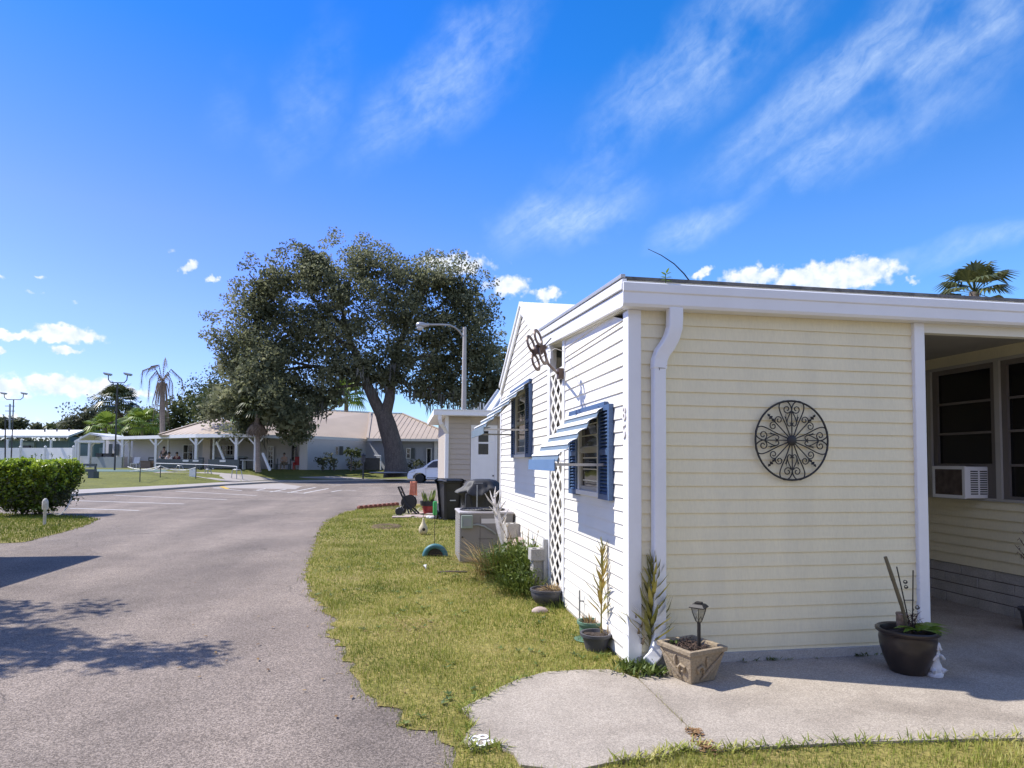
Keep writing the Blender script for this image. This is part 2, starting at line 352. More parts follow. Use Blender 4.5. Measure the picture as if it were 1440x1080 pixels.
# ------------------------------------------------------------ ground materials
def groundmat(name, lo, hi, scale, speck=None, sscale=180, bump=.4, bscale=120, rough=.9, blot=None, bs=.5, blo=.4, bhi=.7, bamt=.5, cracks=False):
    mt, nt, b = nodes(name); tc = N(nt, 'ShaderNodeTexCoord'); v = tc.outputs['Object']
    n1 = N(nt, 'ShaderNodeTexNoise'); n1.inputs['Scale'].default_value = scale; n1.inputs['Detail'].default_value = 8; n1.inputs['Roughness'].default_value = .7
    nt.links.new(v, n1.inputs['Vector']); r = ramp(nt, [(.3, lo), (.7, hi)]); nt.links.new(n1.outputs[0], r.inputs[0]); out = r.outputs[0]
    if blot:
        n2 = N(nt, 'ShaderNodeTexNoise'); n2.inputs['Scale'].default_value = bs; n2.inputs['Detail'].default_value = 5; n2.inputs['Distortion'].default_value = .6
        nt.links.new(v, n2.inputs['Vector']); r2 = ramp(nt, [(blo, (0,0,0)), (bhi, (bamt,)*3)]); nt.links.new(n2.outputs[0], r2.inputs[0])
        mx = N(nt, 'ShaderNodeMix', data_type='RGBA'); nt.links.new(r2.outputs[0], mx.inputs[0]); nt.links.new(out, mx.inputs[6]); mx.inputs[7].default_value = (*blot, 1); out = mx.outputs[2]
    if speck:
        vo = N(nt, 'ShaderNodeTexVoronoi'); vo.inputs['Scale'].default_value = sscale; nt.links.new(v, vo.inputs['Vector'])
        r3 = ramp(nt, [(0, (speck[0],)*3), (.5, (1,)*3), (1, (speck[1],)*3)])
        se = N(nt, 'ShaderNodeSeparateColor'); nt.links.new(vo.outputs['Color'], se.inputs[0]); nt.links.new(se.outputs[0], r3.inputs[0])
        mx = N(nt, 'ShaderNodeMix', data_type='RGBA', blend_type='MULTIPLY'); mx.inputs[0].default_value = 1
        nt.links.new(out, mx.inputs[6]); nt.links.new(r3.outputs[0], mx.inputs[7]); out = mx.outputs[2]
    if cracks:                                            # wandering hairline cracks, only here and there, and pale worn bands
        n5 = N(nt, 'ShaderNodeTexNoise'); n5.inputs['Scale'].default_value = 1.3; n5.inputs['Detail'].default_value = 6; nt.links.new(v, n5.inputs['Vector'])
        va = N(nt, 'ShaderNodeVectorMath', operation='MULTIPLY_ADD'); nt.links.new(n5.outputs['Color'], va.inputs[0]); va.inputs[1].default_value = (.9,.9,.9); nt.links.new(v, va.inputs[2])
        vo2 = N(nt, 'ShaderNodeTexVoronoi', feature='DISTANCE_TO_EDGE'); vo2.inputs['Scale'].default_value = .42; nt.links.new(va.outputs[0], vo2.inputs['Vector'])
        r5 = ramp(nt, [(.0, (1,1,1)), (.006, (0,0,0))]); nt.links.new(vo2.outputs['Distance'], r5.inputs[0])
        n6 = N(nt, 'ShaderNodeTexNoise'); n6.inputs['Scale'].default_value = .5; nt.links.new(v, n6.inputs['Vector'])
        r6 = ramp(nt, [(.5, (0,0,0)), (.62, (.75,.75,.75))]); nt.links.new(n6.outputs[0], r6.inputs[0])
        mm = N(nt, 'ShaderNodeMath', operation='MULTIPLY'); nt.links.new(r5.outputs[0], mm.inputs[0]); nt.links.new(r6.outputs[0], mm.inputs[1])
        mx = N(nt, 'ShaderNodeMix', data_type='RGBA'); nt.links.new(mm.outputs[0], mx.inputs[0]); nt.links.new(out, mx.inputs[6]); mx.inputs[7].default_value = (.05,.043,.04,1); out = mx.outputs[2]
        mp_ = N(nt, 'ShaderNodeMapping'); mp_.inputs['Scale'].default_value = (1.1,.16,1); mp_.inputs['Rotation'].default_value = (0,0,.12); nt.links.new(v, mp_.inputs['Vector'])
        n7 = N(nt, 'ShaderNodeTexNoise'); n7.inputs['Scale'].default_value = .8; n7.inputs['Detail'].default_value = 4; nt.links.new(mp_.outputs[0], n7.inputs['Vector'])
        r7 = ramp(nt, [(.4, (.86,.86,.86)), (.65, (1.15,1.14,1.13))]); nt.links.new(n7.outputs[0], r7.inputs[0])
        mx = N(nt, 'ShaderNodeMix', data_type='RGBA', blend_type='MULTIPLY'); mx.inputs[0].default_value = 1; nt.links.new(out, mx.inputs[6]); nt.links.new(r7.outputs[0], mx.inputs[7]); out = mx.outputs[2]
    nt.links.new(out, b.inputs['Base Color']); b.inputs['Roughness'].default_value = rough; b.inputs['Specular IOR Level'].default_value = .25
    n4 = N(nt, 'ShaderNodeTexNoise'); n4.inputs['Scale'].default_value = bscale; n4.inputs['Detail'].default_value = 4; nt.links.new(v, n4.inputs['Vector'])
    bp = N(nt, 'ShaderNodeBump'); bp.inputs['Strength'].default_value = bump; bp.inputs['Distance'].default_value = .01
    nt.links.new(n4.outputs[0], bp.inputs['Height']); nt.links.new(bp.outputs[0], b.inputs['Normal'])
    return mt
m_asphalt = groundmat('asphalt', (.184,.150,.124), (.242,.200,.166), 2.2, (.55,1.65), 125, .7, 160, blot=(.10,.082,.073), bs=.33, blo=.47, bhi=.72, bamt=.6, cracks=True)
m_concrete = groundmat('concrete', (.305,.264,.215), (.378,.326,.266), 3.0, (.74,1.34), 170, .3, 200, blot=(.20,.168,.135), bs=1.6, blo=.48, bhi=.72, bamt=.65)
m_walk = groundmat('pavement', (.30,.27,.245), (.38,.345,.32), 1.2, None, bump=.2, blot=(.33,.3,.28), bs=.3, bamt=.5)
m_turf = groundmat('turf', (.17,.16,.035), (.29,.23,.075), 4.0, (.6,1.3), 70, .9, 60, blot=(.21,.16,.06), bs=.8, blo=.5, bhi=.68, bamt=.75)
m_bank = groundmat('grass_bank', (.10,.11,.02), (.165,.165,.032), 1.2, (.75,1.25), 14, .9, 20, blot=(.07,.085,.02), bs=.25, bamt=.5)
m_far = groundmat('far_ground', (.07,.085,.025), (.12,.12,.04), .3)
m_paint = mat('road_paint', (.62,.6,.58), .7, .1, 6, damt=.75, dirt=(.25,.23,.22), dscale=5)
m_court = groundmat('court', (.10,.155,.135), (.13,.19,.165), .5, bump=.1)

def sheet(name, pts, z, mt, kind='structure'):
    mb = MB(); mb.poly([Vector((p[0], p[1], z)) for p in pts]); o = mb.build(name, mt); 
    return tag(o, kind=kind) if kind else o
sheet('ground', [(-1500,-600),(1500,-600),(1500,2500),(-1500,2500)], -0.03, m_far)
LAWN_EDGE = [(637,1078),(636,1062),(639,1052),(625,1045),(612,1030),(586,1026),(562,1022),(551,996),(530,982),(513,967),(500,955),(491,943),(484,920),(474,908),(463,893),(470,880),(474,872),(466,866),(458,861),(447,846),(436,832),(431,809),(437,785),(446,756),(452,741),(463,731),(480,722.5),(503,716.5),(540,713.0),(562,711.6)]
LE = [G(*p) for p in LAWN_EDGE]
FAR_EDGE = [(600,707.5),(640,704)]
def wob(pts, amp, step):
    """break straight runs into small ragged steps"""
    out = []
    for a, b in zip(pts, pts[1:]):
        n = max(1, int((b-a).length/step))
        for i in range(n):
            p = a.lerp(b, i/n); j = amp if i else amp*.5
            out.append(p + Vector((rnd.uniform(-j, j), rnd.uniform(-j, j), 0)))
    return out + [pts[-1]]
LE = wob(LE, .055, .08)
lawn_far = [G(600,707.5), G(640,704.5)] + [Vector((6,24.5,0)), Vector((40,30,0))]
sheet('road', [(-120,-40),(40,-40),(60,30),(80,75),(60,80),(-60,80),(-120,60)], 0.0, m_asphalt)
CON = [G(*p) for p in [(732,1081),(722,1064),(707,1058),(696,1050),(680,1056),(664,1060),(652,1048),(655,1036),(668,1024),(660,1012),(649,1001),(664,992),(682,984),(700,972),(726,960),(768,948.5),(810,946),(856,945),(878,951)]]
LIP = [G(*p) for p in [(1440,1043),(1330,1045),(1217,1048),(1120,1053),(1060,1056),(1018,1058.5),(965,1057.5),(948,1062),(927,1069),(895,1072),(860,1077)]]
house_lawn = LE + lawn_far + [Vector((40,3.2,0))] + LIP + [G(840,1090), G(800,1110)] + CON[:1]
# lawn = everything right of the road edge; the driveway slab lies on top of it
X0, Y0 = 1.651, 4.561
lawn_poly = LE + lawn_far + [Vector((40,1.5,0)), Vector((.75,1.5,0)), G(640,1110)]
sheet('lawn', lawn_poly, 0.006, m_turf)
slab = wob(CON[::-1][::-1], .012, .1)
drive = CON + [Vector((1.70,4.5,0)), Vector((1.70,13,0)), Vector((11,13,0)), Vector((11,3.0,0))] + LIP + [G(800,1090,0)]
# driveway in two pours with a real joint between them
J1, J2 = G(897,958), G(1003,1061)
ja = [p for p in CON] + [J1 + Vector((-.006,0,0)), J2 + Vector((-.006,0,0))] + [p for p in LIP if p.x < J2.x - .01] + [G(800,1090)]
jb = [J1 + Vector((.006,0,0)), Vector((1.70,4.5,0)), Vector((1.70,13,0)), Vector((11,13,0)), Vector((11,2.95,0))] + [p for p in LIP if p.x > J2.x + .01] + [J2 + Vector((.006,0,0))]
for nm, pl in (('driveway', ja), ('driveway', jb)):
    mb = MB(); mb.prism([Vector((p.x,p.y,0.0)) for p in pl], (0,0,.02)); structure(mb.build(nm, m_concrete))
mb = MB(); mb.prism([Vector((1.70+.0,4.62,.02)), Vector((11,4.62,.02)), Vector((11,4.635,.02)), Vector((1.7,4.635,.02))], (0,0,.0015))
# joint crumbs: brown leaf litter in the driveway joint
m_litter = leafmat('leaf_litter', [(.10,.05,.02),(.22,.12,.05),(.3,.2,.1)], .8, 0, 3)
mb = MB()
for cx, cy, n in ((974,1030,60),(987,1044,18),(994,1051,90)):
    c = G(cx, cy, .022)
    for i in range(n):
        p = c + Vector((rnd.gauss(0,.022), rnd.gauss(0,.028), rnd.uniform(0,.012))); a = rnd.uniform(0,6.3); s_ = rnd.uniform(.006,.014)
        u = Vector((math.cos(a), math.sin(a), rnd.uniform(-.4,.4)))*s_; q = Vector((-math.sin(a), math.cos(a), rnd.uniform(-.4,.4)))*s_*.5
        mb.quad(p-u-q, p+u-q, p+u+q, p-u+q)
tag(mb.build('leaf_litter', m_litter), 'brown crumbled leaf litter caught in the joint of the driveway', 'leaf litter', kind='stuff')
# parking lines
for a, b in (((98,715),(196,718)),((100,704),(259,708.8)),((160,696.7),(319,702.8)),((247,690.8),(361,697)),((-40,722),(40,724)),
             ((360,689.7),(407,681.6)),((380,692),(424,684)),((405,693),(444,685.4)),((427,693.6),(462,687)),((466,691.7),(481,689.2)),((356,689.4),(430,693.8)),((484,689.6),(501,690.1)),((462,682),(480,683)),((505,686),(540,686.5)),((300,686.5),(340,690))):
    p, q = G(*a), G(*b); d = (q-p).normalized(); s_ = Vector((-d.y, d.x, 0))*.055
    sheet('parking_line', [p-s_, q-s_, q+s_, p+s_], .005, m_paint)
# ------------------------------------------------------------ far side: kerb, pavement, bank up to the clubhouse level
KERB = [(-400,728),(-60,708),(20,703.5),(110,697.5),(187,692.5),(247,688.3),(310,683.6),(385,679),(440,677.6),(496,676.6),(574,675.9),(640,675.3),(760,674.5),(900,674)]
PLAT = [(-400,50),(-60,50),(100,47),(180,46),(260,44.5),(340,46),(385,50),(432,51.2),(514,56.5),(640,57),(900,66)]
ZP = 0.79
def lerp_tab(tab, x):
    if x <= tab[0][0]: return tab[0][1]
    for (a, va), (b, vb) in zip(tab, tab[1:]):
        if x <= b: return va + (vb-va)*(x-a)/(b-a)
    return tab[-1][1]
def kerbD(px):
    p = G(px, lerp_tab(KERB, px)); return (p-CAM).dot(FW) 
def walkW(px): return 3.3 if px < 330 else (2.0 if px < 420 else 1.2)
def ramp_pt(px, t, lift=0.0):
    d0 = kerbD(px) + walkW(px); d1 = max(lerp_tab(PLAT, px), d0 + .5); D = d0 + (d1-d0)*t
    return PZ(px, D, .11 + (ZP-.11)*t + lift)
cols = list(range(-400, 901, 20)); rows = []
def strip(name, fa, fb, mt, rng=cols):
    mb = MB(); vs = [fa(x) for x in rng] + [fb(x) for x in rng]; n = len(rng)
    mb.add(vs, [(i, i+1, n+i+1, n+i) for i in range(n-1)]); return structure(mb.build(name, mt))
m_kerb = groundmat('kerb_concrete', (.24,.22,.2), (.34,.31,.29), 2, bump=.3)
strip('kerb', lambda x: PZ(x, kerbD(x), -.02), lambda x: PZ(x, kerbD(x)+.04, .1), m_kerb)
strip('sidewalk', lambda x: PZ(x, kerbD(x)+.04, .1), lambda x: PZ(x, kerbD(x)+walkW(x), .112), m_walk)
mb = MB(); n = len(cols); T = [0,.25,.5,.75,1]
vs = [ramp_pt(x, t) for t in T for x in cols]
mb.add(vs, [(j*n+i, j*n+i+1, (j+1)*n+i+1, (j+1)*n+i) for j in range(4) for i in range(n-1)]); structure(mb.build('grass_bank', m_bank))
strip('plateau', lambda x: ramp_pt(x, 1), lambda x: PZ(x, 170, ZP+.3), m_bank)
def drape(name, pts, mt, lift):
    """pts = (px, t) outline on the bank"""
    mb = MB(); L = []
    for (a, b) in zip(pts, pts[1:]+pts[:1]):
        for i in range(6): L.append((a[0]+(b[0]-a[0])*i/6, a[1]+(b[1]-a[1])*i/6))
    mb.poly([ramp_pt(x, t, lift) for x, t in L]); return structure(mb.build(name, mt))
drape('path', [(318,.02),(392,.02),(352,.55),(300,.8),(232,.86),(215,.78),(262,.62)], m_walk, .02)
drape('court', [(98,.80),(238,.84),(232,.98),(98,.98)], m_court, .02)
drape('path', [(400,.25),(470,.3),(490,.18),(520,.03),(470,.02)], m_walk, .02)
mb = MB(); mb.poly([G(296,686,.006),G(415,688,.006),G(424,684,.006),G(395,679.5,.006),G(318,683,.006)]); structure(mb.build('kerb_ramp', m_walk))
m_yellow = mat('yellow_paint', (.55,.36,.05), .6)
mb = MB(); mb.poly([G(308,684.5,.012),G(318,687.8,.012),G(323,687.2,.012),G(314,683.8,.012)]); structure(mb.build('kerb_marking', m_yellow))
# hedge island
ISL = [G(*p) for p in [(-300,800),(-60,767),(0,764.5),(32,763),(60,756),(103,745),(127,736),(139,730.5),(120,726.8),(60,724),(-20,722),(-300,728)]]
ISL = wob(ISL, .04, .25)
sheet('island_lawn', ISL, .006, m_turf)
# ------------------------------------------------------------ materials for the near house
m_white = mat('white_siding', (.78,.745,.665), .45, .03, 2, damt=.25, dirt=(.55,.52,.45), dscale=1.5)
m_cream = mat('cream_siding', (.77,.695,.475), .5, .04, 1.2, fine=.03, fscale=40, damt=.35, dirt=(.54,.50,.38), dscale=1.1, stretch=(2.2,2.2,.45))
m_trim = mat('white_trim', (.78,.775,.77), .4, .02, 3, damt=.2, dirt=(.55,.53,.5), dscale=2)
m_soffit = mat('soffit', (.72,.69,.58), .6, .04)
m_roofwhite = mat('white_roof', (.8,.8,.78), .6, .05, .8, damt=.2, dirt=(.6,.58,.54), dscale=.7)
m_flash = mat('dark_drip_edge', (.10,.095,.09), .6, .4, 6, damt=.6, dirt=(.3,.29,.27), dscale=9)
m_found = mat('concrete_block', (.40,.38,.35), .9, .12, 5, fine=.15, fscale=90, bump=.3, bscale=60)
m_blue = mat('blue_paint', (.055,.105,.21), .45, .1, 4, fine=.06)
m_ltblue = mat('light_blue_metal', (.16,.215,.26), .4, .08, 5)
m_awblue = mat('blue_valance_metal', (.115,.205,.36), .4, .06, 5)
m_awwhite = mat('awning_white', (.80,.80,.78), .4, .03)
m_glass = glassmat('window_glass')
m_glass2 = glassmat('porch_glass', (.010,.010,.011), .12, .35)
m_dark = mat('dark_interior', (.02,.018,.016), .9, .2)
m_frame = mat('bronze_window_frame', (.17,.15,.135), .5, .08)
m_ltframe = mat('pale_window_frame', (.42,.40,.36), .5, .05)
m_iron = mat('black_iron', (.018,.016,.015), .5, .3, 30)
m_bronze = mat('bronze_metal', (.10,.065,.05), .45, .2, 20, metal=.3)
m_metalgrey = mat('grey_metal', (.45,.45,.45), .4, .08, 6, metal=.4)
m_farnum = mat('tarnished_number', (.70,.66,.62), .5, .2, 30)
m_ceil = mat('dark_ceiling', (.30,.28,.25), .8, .08)  # ceiling colour darkened to deepen the shade in the passage
m_scuff = mat('dark_scuff', (.03,.03,.03), .8)

def siding(mb, org, u, n, zs, lo, hi, out=.013):
    """lapped boards: every course leans out at its lower edge and ends in a real lip"""
    org, u, n = Vector(org), Vector(u), Vector(n)
    for z0, z1 in zip(zs, zs[1:]):
        h = z1 - z0
        a0, b0, a1, b1 = lo(z0), hi(z0), lo(z1), hi(z1)
        if b0 - a0 < .01: continue
        prof = [(z0, 0), (z0, out), (z0 + h*.5, out*.62), (z1, out*.12)]
        vs = []
        for z, o_ in prof:
            t = (z - z0)/h
            for s_ in (a0 + (a1-a0)*t, b0 + (b1-b0)*t):
                vs.append(org + u*s_ + n*o_ + Vector((0,0,z)))
        mb.add(vs, [(0,1,3,2), (2,3,5,4), (4,5,7,6)])
def courses(z0, z1, first, step=.1016):
    out = [z0]; z = first
    while z < z1 - .004:
        if z > z0 + .004: out.append(z)
        z += step
    return out + [z1]

house = thing('manufactured_house', 'cream and white lap sided mobile home with blue shutters and striped window awnings', 'house', (X0, Y0, 0))
zr = lambda y: 2.672 + .067*(y - Y0)                      # underside of the sloping side fascia
# ---- front wall of the addition
mb = MB(); siding(mb, (0,Y0,0), (1,0,0), (0,-1,0), courses(.048, 2.655, .112), lambda z: 1.72, lambda z: 4.06, .012)
mb.build('front_wall', m_cream, house, recalc=False)
mb = MB(); mb.box((1.66, Y0+.015, .02), (4.11, Y0+.12, 2.66)); mb.build('wall_core', m_soffit, house)
mb = MB(); mb.box((1.70, Y0-.035, .0), (4.06, Y0+.01, .085)); mb.build('footing', m_found, house)
# ---- left wall of the addition
mb = MB(); siding(mb, (X0,0,0), (0,-1,0), (-1,0,0), courses(.03, 2.60, .118) , lambda z: -6.49, lambda z: -4.65)
top = [2.60, 2.70, 2.80]
for z0, z1 in zip(top, top[1:]):                         # courses cut by the sloping eave
    ya = max(4.65, Y0 + (z0-2.66)/.067)
    if ya < 6.49: siding(mb, (X0,0,0), (0,-1,0), (-1,0,0), [z0, z1], lambda z: -6.49, lambda z: -max(4.65, min(6.488, Y0 + (z-2.672)/.067)))
mb.build('side_wall', m_white, house, recalc=False)
mb = MB(); mb.box((X0+.015, 4.66, .02), (X0+.1, 6.49, 2.6)); mb.build('wall_core', m_soffit, house)
mb = MB(); mb.box((X0-.005, 4.6, -.02), (X0+.012, 11.0, .14)); mb.build('footing', m_found, house)
# ---- posts
mb = MB(); mb.box((1.632, Y0-.022, .02), (1.735, Y0+.10, 2.652)); mb.build('corner_post', m_trim, house, bevel=.006)
mb = MB(); mb.box((4.04, Y0-.04, .02), (4.135, Y0+.055, 2.652)); mb.build('porch_post', m_trim, house, bevel=.006)
mb = MB(); mb.box((4.138, Y0-.03, 2.575), (12, Y0+.045, 2.652)); mb.build('porch_beam', m_soffit, house)
# ---- roof of the addition: slopes up towards the back
RX0 = X0 - .075
mb = MB()
def slope_slab(mb, x0, x1, y0, y1, zlo, th): 
    vs = [(x, y, zlo(y) + d) for d in (0, th) for x, y in ((x0,y0),(x1,y0),(x1,y1),(x0,y1))]
    mb.add(vs, [(0,3,2,1),(4,5,6,7),(0,1,5,4),(1,2,6,5),(2,3,7,6),(3,0,4,7)])
slope_slab(mb, RX0+.03, 12, Y0-.03, 7.45, lambda y: zr(y)+.115, .085); mb.build('roof', m_roofwhite, house)
mb = MB(); slope_slab(mb, RX0+.012, 12, Y0-.05, 7.44, lambda y: zr(y)+.2015, .022)
mb.build('drip_edge', m_flash, house)
mb = MB(); slope_slab(mb, RX0+.035, 4.2, Y0-.02, 7.44, lambda y: zr(y)-.012+.0, .012); mb.build('soffit', m_soffit, house)
for nm, xo, za, zb, mt in (('rake_fascia', 0, -.005, .112, m_trim), ('rake_fascia', -.018, .120, .163, m_trim), ('rake_fascia', -.012, .168, .198, m_trim), ('rake_flashing', -.022, .203, .232, m_metalgrey)):
    mb = MB(); vs = []
    for dx in (0, .035):
        for y, d in ((Y0-.085, za), (7.44, za), (7.44, zb), (Y0-.085, zb)): vs.append((RX0+xo+dx, y, zr(y)+d))
    mb.add(vs, [(0,1,2,3),(7,6,5,4),(0,4,5,1),(1,5,6,2),(2,6,7,3),(3,7,4,0)]); mb.build(nm, mt, house, bevel=.003)
# gutter: a long white trough with a rolled lip
gp = [(-.035,2.652),(-.115,2.652),(-.128,2.672),(-.128,2.752),(-.138,2.762),(-.138,2.822),(-.128,2.830),(-.120,2.822),(-.120,2.70),(-.035,2.70)]
mb = MB(); mb.prism([(RX0-.02, Y0+y, z) for y, z in gp], (12-RX0, 0, 0)); g_ = mb.build('gutter', m_trim, house)
mb = MB(); mb.box((RX0+.02, Y0-.034, 2.652), (12, Y0-.004, 2.785)); mb.build('front_fascia', m_trim, house)
# ---- downspout
def rect_sweep(mb, pts, w, d, u=(1,0,0)):
    pts = [Vector(p) for p in pts]; u = Vector(u); vs = []; n = len(pts)
    for i, p in enumerate(pts):
        t = (pts[min(i+1,n-1)] - pts[max(i-1,0)]).normalized(); uu = (u - t*u.dot(t)).normalized(); v = t.cross(uu)
        for a, b in ((-1,-1),(1,-1),(1,1),(-1,1)): vs.append(p + uu*(a*w/2) + v*(b*d/2))
    fs = [(i*4+k, i*4+(k+1)%4, (i+1)*4+(k+1)%4, (i+1)*4+k) for i in range(n-1) for k in range(4)]
    mb.add(vs, fs + [(3,2,1,0), tuple((n-1)*4+k for k in range(4))])
mb = MB()
rect_sweep(mb, [(1.972,Y0-.085,2.66),(1.972,Y0-.085,2.58),(1.968,Y0-.083,2.51),(1.950,Y0-.075,2.44),(1.92,Y0-.065,2.38),(1.882,Y0-.055,2.325),(1.862,Y0-.05,2.27),(1.858,Y0-.05,2.20)], .108, .082)
rect_sweep(mb, [(1.857,Y0-.05,2.215),(1.855,Y0-.05,1.0),(1.852,Y0-.05,.32)], .096, .075)
mb.build('downspout', m_trim, house, bevel=.01)
mb = MB(); rect_sweep(mb, [(1.853,Y0-.05,.33),(1.852,Y0-.055,.25),(1.835,Y0-.07,.17),(1.80,Y0-.10,.11),(1.745,Y0-.125,.075)], .092, .07)
mb.build('downspout_elbow', m_trim, house, bevel=.01)
mb = MB()
for i in range(7): mb.box((1.842 + (i%3)*.006, Y0-.0905, 2.205 + i*.019), (1.895 + (i%2)*.012, Y0-.0875, 2.2085 + i*.019))
mb.box((1.848, Y0-.0905, 2.19),(1.851, Y0-.0875, 2.36)); mb.build('seam_marks', m_scuff, house)
# ---- lattice bay between addition and gable
mb = MB(); mb.box((X0-.02, 6.49, .06), (X0+.06, 6.585, zr(6.5)+.03)); mb.build('lattice_post', m_trim, house, bevel=.004)
mb = MB(); mb.box((X0-.02, 7.17, .02), (X0+.06, 7.30, zr(7.2)+.05)); mb.build('lattice_post', m_trim, house, bevel=.004)
mb = MB(); mb.box((X0-.07, 7.215, .02), (X0-.022, 7.265, .62)); mb.build('wall_stake', m_metalgrey, house)
mb = MB(); ya, yb, za, zb = 6.585, 7.17, .12, 2.50
import itertools
def clip_seg(y0, z0, y1, z1):
    t0, t1 = 0, 1; dy, dz = y1-y0, z1-z0
    for p, q in ((-dy, y0-ya), (dy, yb-y0), (-dz, z0-za), (dz, zb-z0)):
        if abs(p) < 1e-9:
            if q < 0: return None
        else:
            r = q/p
            if p < 0: t0 = max(t0, r)
            else: t1 = min(t1, r)
    return None if t0 >= t1 else (y0+dy*t0, z0+dz*t0, y0+dy*t1, z0+dz*t1)
for k in range(-10, 40):
    for sg, xo in ((1, 0), (-1, .007)):
        b = za + k*.19
        sgm = clip_seg(ya-1, b - sg*1*.8, yb+1, b + sg*(yb-ya+1)*.8)
        if sgm: mb.bar((X0-.004+xo, sgm[0], sgm[1]), (X0-.004+xo, sgm[2], sgm[3]), .006, .038, up=(0,1,0))
mb.box((X0-.012, ya, 2.49), (X0+.012, yb, 2.53)); mb.build('lattice_panel', m_white, house)
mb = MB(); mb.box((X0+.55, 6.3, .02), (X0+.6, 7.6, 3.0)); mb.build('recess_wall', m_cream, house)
mb = MB(); mb.box((X0+.08, 6.5, .02), (X0+.12, 7.25, 2.44)); mb.build('recess_shade_sheet', mat('recess_shade', (.13,.12,.105), .9, .2), house)  # dark sheet behind the lattice, standing in for the shade of the recess
# ---- gable house
XR = X0 - .045
pk = AX(732, 424.5, XR); ev = AX(703.3, 541, XR); gs = (pk.z - ev.z)/(ev.y - pk.y); ynear = pk.y - (pk.z - ev.z)/gs
gz = lambda y: pk.z - .16 - gs*abs(y - pk.y)
mb = MB()
siding(mb, (X0,0,0), (0,-1,0), (-1,0,0), courses(.14, 2.6, .2), lambda z: -11.0, lambda z: -7.30)
zt = pk.z - .17
ylim = lambda z: max(.0, (zt - z)/gs)
siding(mb, (X0,0,0), (0,-1,0), (-1,0,0), courses(2.6, zt - .02, 2.7), lambda z: -min(11.0, pk.y + ylim(z)), lambda z: -max(7.30, pk.y - ylim(z)))
mb.build('gable_wall', m_white, house, recalc=False)
mb = MB(); mb.box((X0-.02, 10.97, .1), (X0+.1, 11.06, ev.z-.03)); mb.build('corner_trim', m_trim, house)
mb = MB(); mb.box((X0+.02, 7.32, .0), (6.2, 10.96, ev.z-.1)); mb.build('house_core', m_soffit, house)
def gslab(mb, x0, x1, side, zo, th, ov=0):
    y1 = ev.y + ov if side > 0 else ynear - ov
    z1 = pk.z - gs*abs(y1 - pk.y)
    vs = [(x, y, z + zo + d) for d in (0, th) for x in (x0, x1) for y, z in ((pk.y, pk.z), (y1, z1))]
    mb.add(vs, [(0,1,3,2),(4,6,7,5),(0,4,5,1),(2,3,7,6),(0,2,6,4),(1,5,7,3)])
mb = MB(); gslab(mb, XR+.02, 12, 1, -.03, .03); gslab(mb, XR+.02, 12, -1, -.03, .03); mb.build('gable_roof', m_roofwhite, house)
for side in (1, -1):
    mb = MB(); gslab(mb, XR, XR+.03, side, -.175, .12); mb.build('rake_fascia', m_trim, house)
    mb = MB(); gslab(mb, XR-.02, XR+.035, side, -.05, .055, .01); mb.build('rake_fascia', m_trim, house)
mb = MB()
for side in (1,-1): gslab(mb, XR+.5, 12, side, .001, .006)
# ---- windows, shutters
def window(ya, yb, za, zb, rail):
    w_ = MB(); f = .045; x0, x1 = X0-.042, X0-.004
    w_.box((x0,ya,za),(x1,ya+f,zb)); w_.box((x0,yb-f,za),(x1,yb,zb)); w_.box((x0,ya+f,zb-f),(x1,yb-f,zb)); w_.box((x0-.012,ya-.02,za-.03),(x1,yb+.02,za+.012))
    wo = w_.build('window', m_trim, house, bevel=.003)
    s_ = MB(); a, b = ya+f, yb-f
    s_.box((x0+.008,a,rail-.025),(x1,b,rail+.025)); s_.box((x0+.016,a,za+.012),(x1,a+.035,rail-.025)); s_.box((x0+.016,b-.035,za+.012),(x1,b,rail-.025)); s_.box((x0+.016,a+.035,za+.012),(x1,b-.035,za+.05))
    s_.build('sash', m_ltframe, wo)
    g = MB(); g.quad((x0+.03,a,za),(x0+.03,b,za),(x0+.03,b,zb-f),(x0+.03,a,zb-f)); g.build('pane', m_glass, wo)
    return wo
window(5.215, 5.875, 1.24, 1.99, 1.615)
window(8.56, 9.38, 1.60, 2.52, 2.06)
def shutter(ya, yb, za, zb):
    s_ = MB(); x0, x1 = X0-.05, X0-.012; f = .045
    for y in (ya, yb-f): s_.box((x0,y,za),(x1,y+f,zb))
    zm = (za+zb)/2
    for z in (za, zm-f/2, zb-f): s_.box((x0+.001,ya+f,z),(x1,yb-f,z+f))
    for a, b in ((za+f, zm-f/2), (zm+f/2, zb-f)):
        n = int((b-a)/.027)
        for i in range(n):
            z = a + (b-a)*(i+.5)/n
            s_.obox(((x0+x1)/2, (ya+yb)/2, z), (.036, yb-ya-2*f-.002, .006), (math.cos(.7),0,math.sin(.7)), (0,1,0), (-math.sin(.7),0,math.cos(.7)))
    s_.box((x1-.004,ya+f,za+f),(x1-.001,yb-f,zb-f))
    s_.build('shutter', m_blue, house)
shutter(4.905, 5.205, 1.20, 1.975); shutter(5.885, 6.185, 1.20, 1.975)
shutter(8.23, 8.54, 1.57, 2.54); shutter(9.40, 9.71, 1.57, 2.54)
